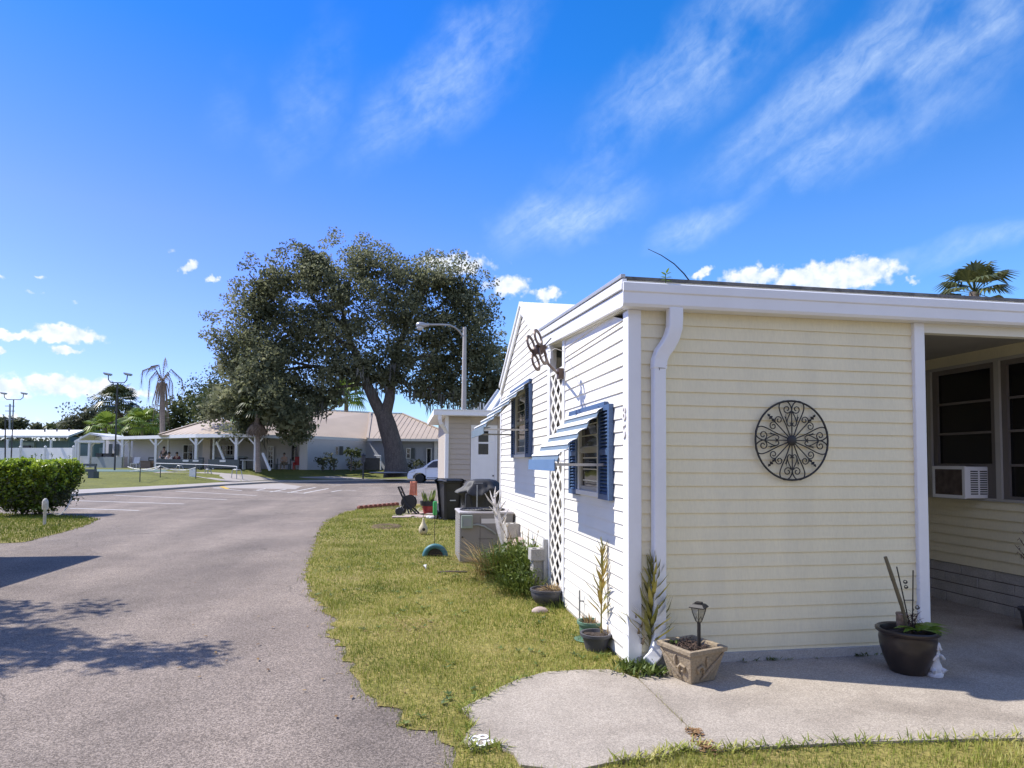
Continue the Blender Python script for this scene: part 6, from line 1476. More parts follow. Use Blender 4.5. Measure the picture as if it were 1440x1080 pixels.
for pts, r_ in (([(515,535),(480,522),(440,515),(400,520),(370,545)], .24), ([(516,540),(470,545),(430,565),(415,600)], .14), ([(553,515),(600,500),(645,505),(690,530)], .22), ([(552,535),(600,545),(640,555)], .13), ([(500,495),(450,460),(390,430),(350,385)], .18),
                ([(485,460),(440,420),(410,365)], .12), ([(570,460),(620,430),(660,390)], .15), ([(480,430),(500,370),(515,345)], .1), ([(440,515),(390,505),(330,495),(300,478)], .1), ([(600,500),(660,480),(700,470)], .1), ([(585,430),(590,385),(595,368)],.08)):
    mb.tube([P(x, y, OD + i*.5*((hash((x,y))%3)-1)) for i, (x, y) in enumerate(pts)], [r_*(1-.8*i/(len(pts)-1)) for i in range(len(pts))], 8)
mb.build('branch', m_bark, oak, smooth=60)
mo = []; 
for px, py, n in ((520,540,10),(530,548,10),(512,530,8),(580,545,12),(600,560,12),(560,525,8),(640,565,10),(660,572,10),(690,570,8),(450,580,14),(420,590,10),(372,590,12),(345,600,10),(365,610,10),(400,575,10),(620,560,10),(545,520,8),(490,545,8)):
    for i in range(n): mo.append((P(px+rnd.gauss(0,8), py+rnd.uniform(-16,6), OD+rnd.uniform(-2.5,2.5)), rnd.uniform(.5,1.5)))
mb = MB()
for p, L in mo:
    for s_ in range(3):
        q = p + Vector((rnd.gauss(0,.12), rnd.gauss(0,.12), 0)); l = L*rnd.uniform(.5,1); a = rnd.uniform(0,PI); w_ = Vector((math.cos(a), math.sin(a), 0))*.045
        m1 = q+Vector((rnd.gauss(0,.05),rnd.gauss(0,.05),-l*.55)); e = q+Vector((rnd.gauss(0,.08),rnd.gauss(0,.08),-l))
        mb.add([q-w_*.6, q+w_*.6, m1+w_, e, m1-w_], [(0,1,2,3,4)])
tag(mb.build('moss', m_moss, oak, recalc=False), kind='stuff')
mb = MB(); c = PZ(546, OD-1.5, .66); mb.sphere(c, 1.0, 16, 6, (1.5,.7,.08), .06, rnd); tag(mb.build('sandy_ring', m_walk), kind='structure')
# ------------------------------------------------------------ palms
def fan_leaf(mb, base, d, L, n=13, up=Vector((0,0,1)), droop=.35, spread=1.25):
    """a palmetto leaf: petiole and a half disc of split blades"""
    d = Vector(d).normalized(); s_ = d.cross(up); s_ = s_.normalized() if s_.length > .05 else d.orthogonal().normalized(); nn = s_.cross(d)
    hub = base + d*L*.45
    w_ = s_*.02*L; mb.add([base-w_, base+w_, hub+w_, hub-w_], [(0,1,2,3)])
    for i in range(n):
        a = (i/(n-1)-.5)*2*spread; bd = d*math.cos(a) + s_*math.sin(a); l = L*.62*(1-.18*abs(a)/spread)
        m_ = hub + bd*l*.55 + nn*L*.03; tip = hub + bd*l - Vector((0,0,1))*l*droop; sd_ = bd.cross(nn).normalized()*L*.036
        mb.add([hub, m_-sd_, tip, m_+sd_], [(0,1,2,3)])
def fan_palm(name, base, crown, n, L, tr, ml, label, skirt=0, group=None, lo=-.5, mskirt=None):
    t = thing(name, label, 'palm tree', base, group); base, crown = Vector(base), Vector(crown)
    mb = MB(); mid = base.lerp(crown,.5); mb.tube([base, base.lerp(crown,.25), mid, crown], [tr*1.25, tr, tr*.95, tr*.9], 10); mb.build('trunk', m_palmbark, t, smooth=60)
    mb = MB()
    for i in range(n):
        a = i*2.4 + rnd.uniform(-.3,.3); e = lo + (1.35-lo)*(i+.5)/n
        d = Vector((math.cos(a)*math.cos(e), math.sin(a)*math.cos(e), math.sin(e)))
        fan_leaf(mb, crown, d, L*rnd.uniform(.85,1.1), 13, droop=.25+.2*rnd.random())
    mb.build('crown', ml, t, recalc=False)
    if skirt:
        mb = MB()
        for i in range(skirt):
            a = i*2.4; d = Vector((math.cos(a)*.35, math.sin(a)*.35, -1)); fan_leaf(mb, crown+Vector((0,0,-.1*L)), d, L*rnd.uniform(.6,.95), 11, up=Vector((math.cos(a),math.sin(a),0)), droop=.1, spread=.8)
        mb.build('dead_skirt', mskirt or m_palmdead, t, recalc=False)
    return t
fan_palm('palm_tree', PZ(363.5,45.5,ZP-.1), P(362,578,45.5), 22, 1.9, .17, m_palmleaf, 'cabbage palm with a shaggy brown skirt at the end of the walkway', 26, None, -.3)
fan_palm('palm_tree', PZ(1370,26,0), P(1370,411,26), 22, 1.55, .2, m_palmleaf, 'fan palm crown rising above the roof on the right', 0, None, -.35)
fan_palm('palm_tree', PZ(165,88,ZP), P(165,566,88), 34, 3.4, .3, m_palmleaf, 'tall dark fan palm behind the floodlight pole', 14)
fan_palm('palm_tree', PZ(148,74,ZP), P(148,602,74), 26, 2.3, .2, m_brighttree, 'bright green young palm behind the pavilion, left of the floodlight pole')
fan_palm('palm_tree', PZ(200,72,ZP), P(200,597,72), 34, 2.4, .2, m_brighttree, 'bright green bushy palm between floodlight pole and dead palm')
fan_palm('palm_tree', PZ(487,84,ZP), P(487,558,84), 34, 3.1, .3, m_brighttree, 'pale green palm rising behind the clubhouse roof left of the oak trunk')
fan_palm('palm_tree', PZ(345,76,ZP), P(345,594,76), 24, 2.2, .22, m_brighttree, 'light green palm just showing over the clubhouse roof under the oak')
dpb = PZ(229,66,ZP); dp = thing('dead_palm', 'dying palm with bare drooping brown fronds above the walkway', 'palm tree', dpb)
top = P(228.5,537,66); mb = MB(); mb.tube([dpb, dpb.lerp(top,.5), top], [.30,.25,.22], 10); mb.build('trunk', m_palmbark, dp, smooth=60)
mb = MB()
def pinnate(mb, base, pts, wl, n=22, hang=.7):
    """a feather frond along a curve, leaflets hanging from both sides"""
    mb.tube(pts, [.05]+[.035]*(len(pts)-2)+[.012], 5)
    for i in range(n):
        f = (i+1)/n*(len(pts)-1); k = min(int(f), len(pts)-2); p = pts[k].lerp(pts[k+1], f-k); d = (pts[k+1]-pts[k]).normalized()
        s_ = d.cross(Vector((0,0,1))); s_ = s_.normalized() if s_.length > .05 else R0
        for q in (-1,1):
            e = p + s_*(q*wl*(1-hang)) + d*wl*.4 - Vector((0,0,1))*wl*hang*rnd.uniform(.7,1.1); w_ = d*.05
            mb.add([p-w_, p+w_, e], [(0,1,2)])
for dx, dy, dd in (((-12,-22),(-28,-16),(-30,6)), ((12,-18),(27,-4),(30,14)), ((-8,-16),(-18,-4),(-20,26)), ((7,-14),(14,2),(14,26)), ((-5,-24),(-16,-22),(-24,-8)), ((2,-22),(4,-34),(6,-22)), ((-4,-10),(-9,8),(-9,34)), ((4,-10),(10,-2),(9,16))):
    pts = [top] + [P(228.5+q[0], 537+q[1], 66+rnd.uniform(-1.5,1.5)) for q in (dx, dy, dd)]
    pp = smooth_path([(0,0)],1); c = [];
    for i in range(len(pts)-1):
        for j in range(4): c.append(pts[i].lerp(pts[i+1], j/4))
    c.append(pts[-1]); pinnate(mb, top, c, .8)
for i in range(14):
    a = rnd.uniform(0,6.3); p = top+Vector((math.cos(a)*.4, math.sin(a)*.4, -.1)); e = p + Vector((math.cos(a)*.5, math.sin(a)*.5, -rnd.uniform(2,4.5))); pinnate(mb, p, [p, p.lerp(e,.5), e], .5, 10, .8)
mb.build('fronds', m_palmdead, dp, recalc=False)
# ------------------------------------------------------------ background trees, each its own crown and trunk
def tree(name, label, px, D, ells, ml, dens, per, size, rad, group=None, tr=.4):
    b = PZ(px, D, ZP); t = thing(name, label, 'tree', b, group); mb = MB()
    top = P(px, min(e[1] for e in ells)+20, D); top.x, top.y = b.x, b.y
    mb.tube([b, b.lerp(top,.5), top], [tr, tr*.7, tr*.2], 8); mb.build('trunk', m_bark, t)
    c = crown_centers(ells, D, dens*3.2, .8, .3); co, f = leaf_cards(c, rad, per, size*.8)
    c2_ = crown_centers([(e[0],e[1]+e[3]*.12,e[2]*.75,e[3]*.7) for e in ells], D, dens*1.6, .6, 0); co2_, f2_ = leaf_cards(c2_, rad, 30, size*1.7)
    npmesh('crown', np.vstack([co,co2_]), np.vstack([f,f2_+len(co)]), ml, t); return t
tg = 'trees beyond the clubhouse'
tree('background_tree', 'broad dark tree behind the green house roof, left of the tall fan palm', 128, 100, [(138,582,30,24),(115,590,26,20),(160,590,26,24),(128,603,46,16),(100,600,16,14)], m_darktree, .5, 40, .55, 1.5, tg)
tree('background_tree', 'dark tree between the tall fan palm and the dead palm', 195, 105, [(190,590,30,28),(212,586,24,24),(180,600,24,20),(205,605,40,16)], m_darktree, .5, 40, .55, 1.5, tg)
tree('background_tree', 'dark tree right of the dead palm behind the walkway', 258, 92, [(250,580,24,28),(268,566,24,30),(240,598,24,18),(270,600,34,20),(292,560,24,34)], m_midtree, .55, 42, .5, 1.4, tg)
tree('background_tree', 'tall tree behind the left flank of the oak', 300, 84, [(305,545,24,40),(285,575,26,32),(318,580,34,30),(300,600,40,18)], m_midtree, .6, 42, .45, 1.3, tg)
tree('background_tree', 'dark tree behind the clubhouse ridge under the oak', 420, 88, [(400,575,44,26),(440,570,40,26),(380,590,30,18)], m_darktree, .5, 40, .5, 1.4, tg)
tree('background_tree', 'dark tree filling the gap between the oak and the house gable', 700, 62, [(694,545,22,34),(716,540,26,40),(735,560,30,30),(690,572,26,18),(705,505,18,24)], m_darktree, .7, 42, .36, 1.0, tg)
tree('background_tree', 'low dark trees above the green house roof at the left edge', 12, 150, [(5,594,22,8),(25,596,16,8),(-20,594,20,10)], m_darktree, .35, 30, .8, 1.5, tg, .3)
tree('background_tree', 'small round tree top above the middle of the green house roof', 51, 150, [(51,602,8,5)], m_darktree, .5, 40, .7, 1.0, tg, .3)
tree('background_tree', 'low reddish tree top left of the broad dark tree', 82, 140, [(78,602,12,6),(90,600,10,8)], m_midtree, .5, 36, .7, 1.2, tg, .3)
ctr = []
for px in range(-120, 800, 7): 
    for k in range(3): ctr.append(np.array(P(px+rnd.uniform(-4,4), 630+rnd.uniform(-13,12), 135+rnd.uniform(-6,6))))
co, f = leaf_cards(ctr, 2.4, 42, .9); o = npmesh('distant_wood', co, f, m_darktree); tag(o, 'dark far off wood along the horizon', 'wood', kind='stuff')
# ------------------------------------------------------------ shrubs by the clubhouse
def shrub(px, py, rx, ry, D, ml, label, size=.22):
    b = PZ(px, D, ZP-.05); t = thing('shrub', label, 'shrub', b, 'shrubs against the clubhouse wall'); c = crown_centers([(px,py,rx,ry)], D, 5, .8, .3); c[:,2] = np.maximum(c[:,2], ZP+.1)
    mb = MB(); top = P(px,py,D); mb.tube([b, top], [.09,.03], 6); mb.build('stem', m_bark, t); co, f = leaf_cards(c, .35, 34, size); npmesh('foliage', co, f, ml, t)
shrub(454, 648, 7, 9, 50.6, m_darktree, 'small dark shrub nearest the clubhouse corner'); shrub(470, 645, 9, 13, 51.6, m_darktree, 'tall dark shrub under the clubhouse window')
shrub(494, 637, 14, 9, 52.2, m_midtree, 'pale leafed shrub with broad leaves in the wall angle', .3); shrub(500, 652, 16, 7, 53, m_darktree, 'low dark shrub below the pale leafed one'); shrub(585, 652, 16, 8, 55.2, m_darktree, 'dark clipped shrub right of the oak trunk')
# ------------------------------------------------------------ clipped hedge bush on the island
hD = 16.3; hb2 = PZ(52, hD, 0); hb2.z = 0; hd = thing('hedge', 'clipped green hedge bush on the grass island at the left', 'hedge', hb2)
pts = []
for i in range(1500):
    v = rng.random()**.8; z = .12 + 1.24*v; wl = np.interp(z, [.1,.5,1.0,1.30,1.45], [.36,.66,.84,.88,.76]); a = rng.uniform(-1,1); b = rng.uniform(-1,1)
    if max(abs(a), abs(b)) < .72 and z < 1.28: continue
    jj = 1 + .05*math.sin(a*9+z*7)
    p = np.array(PZ(48, hD+.9, 0)) + np.array(R0)*a*wl*1.03*jj + np.array([FW.x,FW.y,0])*b*wl*.85; p[2] = z + .04*math.sin(a*7)*v; pts.append(p)
co, f = leaf_cards(pts, .13, 20, .085, .6, .5)
mb = MB()
for z0 in (0,): 
    for k in range(7): 
        q = PZ(48,hD+.9,0); q.z = 0; mb.tube([q+R0*rnd.uniform(-.3,.3), q+R0*rnd.uniform(-.7,.7)+Vector((0,rnd.uniform(-.4,.4),.9))], [.03,.012], 6)
mb.build('stems', m_bark, hd)
npmesh('foliage', co, f, m_hedge, hd)
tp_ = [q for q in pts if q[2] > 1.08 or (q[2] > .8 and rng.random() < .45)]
m_sunlitleaf = leafmat('sunlit_foliage', [(.18,.27,.02),(.36,.47,.035),(.52,.58,.07)], .45, .35, 3.0, .4)  # brighter upper leaves: sunlight on the hedge put into the leaf colour
co, f = leaf_cards(np.array(tp_)+np.array([0,0,.06]), .12, 26, .085, .6, .5); npmesh('sunlit_foliage', co, f, m_sunlitleaf, hd)
c2 = [np.array(PZ(48,hD+.9,0)) + np.array(R0)*rng.uniform(-.8,.8) + np.array([FW.x,FW.y,0])*rng.uniform(-.6,.6) + np.array([0,0,rng.uniform(.3,1.25)]) for _ in range(420)]
co, f = leaf_cards(c2, .22, 14, .1); npmesh('inner_foliage', co, f, m_darktree, hd)
mb = MB()
for px, py in ((50,638),(58,641),(73,638),(45,641),(102,645),(98,641)):
    q = P(px, py+6, hD+.8); e = P(px, py, hD+.8); mb.tube([q-Vector((0,0,.2)), e], .005, 4)
    for k in range(7): leaf(mb, q.lerp(e, rnd.uniform(.2,1)), (rnd.uniform(-1,1), rnd.uniform(-1,1), .6), .07, .03)
mb.build('sprigs', m_hedge, hd, recalc=False)
cpb = G(62.5,739); cpt = thing('chain_post', 'short weathered white post with a round cap in front of the hedge', 'post', cpb)
m_wpost = mat('weathered_white', (.50,.48,.43), .85, .15, 9, damt=.6, dirt=(.25,.22,.17), dscale=12)
mb = MB(); z1 = .60; mb.lathe([(0,0),(.03,0),(.032,.36),(.036,.37)], cpb, 10); mb.build('shaft', m_wpost, cpt, smooth=40)
mb = MB(); mb.lathe([(0,.36),(.055,.36),(.062,.42),(.060,.54),(.045,.58),(.02,.61),(0,.615)], cpb, 14); mb.build('cap', m_wpost, cpt, smooth=50)
mb = MB(); a = cpb+Vector((.05,0,.43)); b = P(101,700,16.9); pts = []
for i in range(26):
    t_ = i/25; q = a.lerp(b, t_); q.z -= .30*4*t_*(1-t_); pts.append(q)
for i in range(25):
    d = (pts[i+1]-pts[i]); c = (pts[i+1]+pts[i])/2; dn = d.normalized(); sd_ = dn.cross(Vector((0,0,1))).normalized() if i % 2 else dn.cross(Vector((0,0,1))).normalized().cross(dn)
    mb.tube([c + dn*(d.length*.62*math.cos(q*PI/5)) + sd_*(.016*math.sin(q*PI/5)) for q in range(11)], .006, 5, False)
tag(mb.build('chain', m_wpost), 'weathered chain sagging from the short post round the hedge', 'chain')
# ------------------------------------------------------------ grass blades
def inside(poly, pts):
    x, y = pts[:,0], pts[:,1]; r_ = np.zeros(len(pts), bool); n = len(poly); j = n-1
    for i in range(n):
        xi, yi, xj, yj = poly[i][0], poly[i][1], poly[j][0], poly[j][1]
        c = ((yi > y) != (yj > y)) & (x < (xj-xi)*(y-yi)/((yj-yi) if yj != yi else 1e-9)+xi); r_ ^= c; j = i
    return r_
def blades(name, polys, holes, bounds, dens, wd, ln, mt, label, zb=0.006, lean=.8):
    cos_ = []
    for (xa, xb, ya, yb, dn, w_, l_) in bounds:
        n = int((xb-xa)*(yb-ya)*dn); p = np.stack([rng.uniform(xa,xb,n), rng.uniform(ya,yb,n)], 1)
        ok = np.zeros(n, bool); pj = p + rng.normal(size=p.shape)*.035
        for po in polys: ok |= inside(po, pj)
        pj = p + rng.normal(size=p.shape)*.012
        for po in holes: ok &= ~inside(po, pj)
        p = p[ok]
        clump = np.array([noise.noise(Vector((q[0]*2.2, q[1]*2.2, 3.1))) for q in p]) if len(p) < 400000 else 0
        n = len(p); a = rng.uniform(0, 2*PI, n); L = l_*rng.uniform(.45,1.25,n)*(1+.5*clump); tilt = rng.uniform(.05, lean, n)
        d = np.stack([np.cos(a)*tilt, np.sin(a)*tilt, np.ones(n)], 1); d /= np.linalg.norm(d,axis=1)[:,None]
        s_ = np.stack([-np.sin(a), np.cos(a), np.zeros(n)], 1)*(w_*rng.uniform(.6,1.2,n))[:,None]/2
        b = np.concatenate([p, np.full((n,1), zb-.004)], 1); t_ = b + d*L[:,None]
        m_ = b + d*(L*.55)[:,None]
        cos_.append(np.stack([b - s_, b + s_, t_], 1).reshape(-1,3))
    co = np.vstack(cos_); f = np.arange(len(co)).reshape(-1,3); o = npmesh(name, co, f, mt)
    return tag(o, label, 'grass', kind='stuff')
lawnP = [(p.x, p.y) for p in lawn_poly]
driveP = [[(p.x,p.y) for p in ja], [(p.x,p.y) for p in jb], [(X0-.02,4.6),(X0-.02,11.1),(30,11.1),(30,4.6)], [(ax0,ay0),(ax0+aw,ay0),(ax0+aw,ay0+ad),(ax0,ay0+ad)]]
blades('grass', [lawnP], driveP, [(-1.4,1.8,3.0,5.4,6500,.0055,.038),(1.0,6.0,2.6,3.3,6500,.0055,.04),(-1.7,1.8,5.4,8.0,4200,.0075,.04),(-1.9,1.8,8.0,12,2300,.011,.042),(-2.2,2.2,12,22,900,.02,.045)], 0, 0, 0, m_grass, 'short patchy lawn grass with dry straw coloured spots round the house')
islP = [(p.x,p.y) for p in ISL]
blades('grass', [islP], [], [(-11,-6,11.5,20,700,.017,.06)], 0, 0, 0, m_grass2, 'bright lawn grass on the hedge island')
# straggling blades along slab and road edges
mb = MB()
for line, n in ((CON[2:9],260),(CON[9:18],260),(LIP,620)):
    for i in range(n):
        k = rnd.randrange(len(line)-1); p = line[k].lerp(line[k+1], rnd.random()); c = Vector((p.x+rnd.gauss(0,.02), p.y+rnd.gauss(0,.02), .01))
        if (c.xy - G(677,1041).xy).length < .13 and rnd.random() < .8: continue
        leaf(mb, c, (rnd.uniform(-1,1), rnd.uniform(-1,1), rnd.uniform(.3,1.2)), rnd.uniform(.03,.085), .007)
tag(mb.build('edge_grass', m_grass, recalc=False), 'loose grass blades creeping over the driveway edges', 'grass', kind='stuff')
mb = MB()
for k in range(240):
    i = rnd.randrange(len(LE)-1); p = LE[i].lerp(LE[i+1], rnd.random()); c = Vector((p.x-rnd.random()*.1, p.y+rnd.gauss(0,.03), .004))
    leaf(mb, c, (rnd.uniform(-1,1), rnd.uniform(-1,1), rnd.uniform(.05,.5)), rnd.uniform(.03,.07), .007)
tag(mb.build('dry_clippings', m_straw, recalc=False), 'dry straw clippings along the ragged road edge of the lawn', 'clippings', kind='stuff')
mb = MB(); c = G(585,880,.03)
for k in range(90): leaf(mb, c+Vector((rnd.gauss(0,.16), rnd.gauss(0,.14), rnd.uniform(0,.04))), (rnd.uniform(-1,1), rnd.uniform(-1,1), rnd.uniform(.0,.3)), rnd.uniform(.04,.09), .008)
tag(mb.build('dry_clippings', m_straw, recalc=False), 'small patch of pale dry clippings in the middle of the lawn', 'clippings', kind='stuff')
# ------------------------------------------------------------ tall clumps by the side wall
def clump(c, n, r, L, mt, label, wd=.010, parts='blades', sp=.75, top=None, droop=.9):
    c = Vector(c); t = thing('grass_clump', label, 'grass clump', c); mb = MB()
    for i in range(n):
        a = rnd.uniform(0,6.3); rr = r*rnd.random()**.6; p = c + Vector((rr*math.cos(a), rr*math.sin(a), 0))
        leaf(mb, p, (math.cos(a)*sp*rnd.random(), math.sin(a)*sp*rnd.random(), 1), L*rnd.uniform(.45,1.1), wd, droop=rnd.uniform(.05,droop))
    mb.build('blades', mt, t, recalc=False); return t
g1 = PZ(742,8.0,0); g1.z = 0; t = clump(g1, 760, .30, .62, m_tallgrass, 'tall green grass clump against the side wall beside the lattice', .013)
mb = MB()
for i in range(10):
    a = rnd.uniform(0,6.3); b = g1+Vector((math.cos(a)*.12, math.sin(a)*.12, .3)); e = b+Vector((math.cos(a)*.22, math.sin(a)*.22, rnd.uniform(.3,.55))); mb.tube([b, b.lerp(e,.6), e], [.003,.003,.002], 4)
    for k in range(6): leaf(mb, b.lerp(e, rnd.uniform(.5,1)), (rnd.uniform(-.5,.5), rnd.uniform(-.5,.5), 1), .05, .008)
mb.build('seed_heads', m_straw, t, recalc=False)
g2 = PZ(694,8.35,0); g2.z = 0; clump(g2, 330, .28, .58, m_straw, 'dry straw coloured grass clump in front of the cooling unit', .010, sp=1.1)
clump(PZ(716,8.15,0).xy.to_3d(), 430, .28, .50, m_tallgrass, 'middle green grass clump at the foot of the bleached frond', .012)
clump(PZ(735,7.45,0).xy.to_3d(), 360, .26, .36, m_tallgrass, 'low green grass clump in front of the tall one', .011, sp=1.1)
# leafy green weeds filling the clump
c_ = []
for (px, D, r_, h_) in ((744,7.95,.26,.5),(724,8.1,.24,.42),(738,7.5,.22,.28),(706,8.3,.18,.3)):
    for i in range(46):
        a = rnd.uniform(0,6.3); rr = r_*rnd.random()**.5; p = PZ(px,D,0); c_.append([p.x+rr*math.cos(a), p.y+rr*math.sin(a), rnd.uniform(.06,h_)])
lw = thing('leafy_shrub', 'leafy green weed shrub growing through the tall grass beside the lattice', 'shrub', PZ(735,7.9,0).xy.to_3d())
co, f = leaf_cards(c_, .11, 16, .06, .5); npmesh('foliage', co, f, m_weed, lw)
mb = MB()
for i in range(0, len(c_), 9): mb.tube([Vector((c_[i][0],c_[i][1],0)), Vector(c_[i])], [.005,.002], 4)
mb.build('stems', m_straw, lw)
mb = MB()
for i in range(420):
    q = Vector((rnd.uniform(-1.3,1.6), rnd.uniform(3.4,11), .012))
    if not inside(lawnP, np.array([[q.x,q.y]]))[0] or any(inside(h_, np.array([[q.x,q.y]]))[0] for h_ in driveP): continue
    if noise.noise(Vector((q.x*.9,q.y*.9,7))) < .05: continue
    for k in range(5):
        a = rnd.uniform(0,6.3); leaf(mb, q, (math.cos(a), math.sin(a), .55), rnd.uniform(.03,.06), .018)
tag(mb.build('lawn_weeds', m_weed, recalc=False), 'low broad leafed weeds scattered through the lawn', 'weeds', kind='stuff')
# ------------------------------------------------------------ out of frame: what throws the shadows on the road
nh = thing('neighbour_house', 'low neighbouring house with a flat eave throwing its shadow across the road', 'house', (-12,10.2,0))
mb = MB(); mb.box((-18,8.9,0),(-7.25,11.5,2.6)); mb.build('wall', m_white, nh)
mb = MB(); mb.box((-18.4,8.6,2.62),(-6.80,11.83,2.8)); mb.build('roof', m_roofwhite, nh)
pb3 = Vector((-8.9,7.6,0)); pt = thing('roadside_tree', 'leafy roadside tree with one long low bough throwing a blotchy shadow', 'tree', pb3)
mb = MB(); mb.tube([pb3, pb3+Vector((.1,0,2.4)), pb3+Vector((.3,-.1,4.0)), pb3+Vector((0,.2,5.6))], [.2,.16,.13,.05], 10)
mb.tube([pb3+Vector((.15,0,3.0)), Vector((-7.6,7.25,4.0)), Vector((-6.3,6.95,4.5)), Vector((-5.1,6.85,4.55))], [.1,.08,.05,.015], 8)
mb.tube([pb3+Vector((.15,0,3.2)), Vector((-7.9,8.0,4.2)), Vector((-7.0,8.5,4.6))], [.08,.05,.015], 8); mb.build('trunk', m_bark, pt, smooth=60)
ctr = []
for (x, y, z, rx_, ry_, rz_, k) in ((-7.6,7.2,4.4,1.1,.55,.3,34),(-6.5,6.95,4.5,.9,.38,.22,24),(-5.6,6.85,4.55,.75,.20,.14,14),(-7.3,8.55,4.5,.9,.35,.25,20),(-8.6,7.7,5.4,1.3,.9,.7,60),(-6.9,7.5,4.4,.6,.25,.15,8)):
    for _ in range(k): d = rng.normal(size=3); d /= max(1, np.linalg.norm(d)/1.0); ctr.append(np.array([x,y,z]) + d*np.array([rx_,ry_,rz_]))
co, f = leaf_cards(ctr, .24, 40, .11); npmesh('crown', co, f, m_midtree, pt)
# fallen leaves on road and lawn
m_fallen = leafmat('fallen_leaf', [(.12,.06,.025),(.25,.15,.06),(.34,.25,.12)], .8, .1, 3); mb = MB()
for i in range(150):
    k = rnd.randrange(len(LE)-1); p = LE[k].lerp(LE[k+1], rnd.random()); c = Vector((p.x+rnd.gauss(-.25,.45), p.y+rnd.gauss(0,.4), .012))
    if c.y < 2.9: continue
    a = rnd.uniform(0,6.3); leaf(mb, c, (math.cos(a), math.sin(a), rnd.uniform(0,.25)), rnd.uniform(.025,.055), .02)
tag(mb.build('fallen_leaves', m_fallen, recalc=False), 'scattered small brown fallen leaves along the edge of road and lawn', 'leaves', kind='stuff')
# ------------------------------------------------------------ behind the camera: unseen house and trees added to block sky light
bh = thing('sky_block_house', 'unseen long low house added behind the viewpoint to block sky light', 'house', (4,-10,0))
mb = MB(); mb.box((-9,-17,0),(19,-10,3.0)); mb.build('wall', m_cream, bh)
mb = MB(); mb.prism([(-9.5,-9.4,2.9),(-9.5,-17.6,2.9),(-9.5,-13.5,4.9)], (29,0,0)); mb.build('roof', m_tin, bh)
for i, (x, y, h, r_) in enumerate(((-15,-9,8,4.0),(-5,-22,9,5))):
    t = thing('sky_block_tree', ['unseen round tree added left of the house behind the viewpoint','unseen tall tree added behind the left end of that house','unseen tallest tree added behind the middle of that house','unseen tall tree added behind the right end of that house','unseen tree added beside the right end of that house','unseen tree added far right beyond the near home'][i], 'tree', (x,y,0), 'unseen trees added to block sky light')
    mb = MB(); mb.tube([(x,y,0),(x,y,h*.7)], [.4,.15], 8); mb.build('trunk', m_bark, t)
    c = rng.normal(size=(150,3)); c /= np.linalg.norm(c,axis=1)[:,None]; c = c*(rng.uniform(.45,1,(150,1)))*np.array([r_,r_,h*.42]) + np.array([x,y,h*.62])
    co, f = leaf_cards(c, 1.5, 26, .85, .7); npmesh('crown', co, f, m_darktree, t)
# ------------------------------------------------------------ people (skinned skeletons)
m_skin = mat('skin', (.36,.22,.16), .6, .05); m_hairb = mat('dark_hair', (.03,.02,.015), .6, .2, 20)
m_darkcloth = mat('dark_cloth', (.05,.052,.05), .9, .2, 9); m_khaki = mat('khaki_cloth', (.16,.13,.09), .9, .15, 9)
m_whitecloth = mat('white_cloth', (.62,.58,.56), .9, .08); m_maroon = mat('maroon_cloth', (.11,.02,.03), .9, .15); m_tancloth = mat('tan_cloth', (.34,.24,.18), .9, .12)
def skin_mesh(name, joints, edges, mt, parent, root=0):
    me = bpy.data.meshes.new(name); off = ROOTS[parent.name]
    me.from_pydata([tuple(Vector(j[0]) - off) for j in joints], edges, []); me.materials.append(mt)
    o = bpy.data.objects.new(name, me); C.objects.link(o); o.parent = parent
    o.modifiers.new('skin', 'SKIN')
    if not me.skin_vertices:
        import bmesh
        bm = bmesh.new(); bm.from_mesh(me); bm.verts.layers.skin.verify(); bm.to_mesh(me); bm.free()
    for i, j in enumerate(joints):
        sv = me.skin_vertices[0].data[i]; sv.radius = (j[1], j[2] if len(j) > 2 else j[1]); sv.use_root = (i == root)
    s_ = o.modifiers.new('sub', 'SUBSURF'); s_.levels = 1; s_.render_levels = 2
    return o
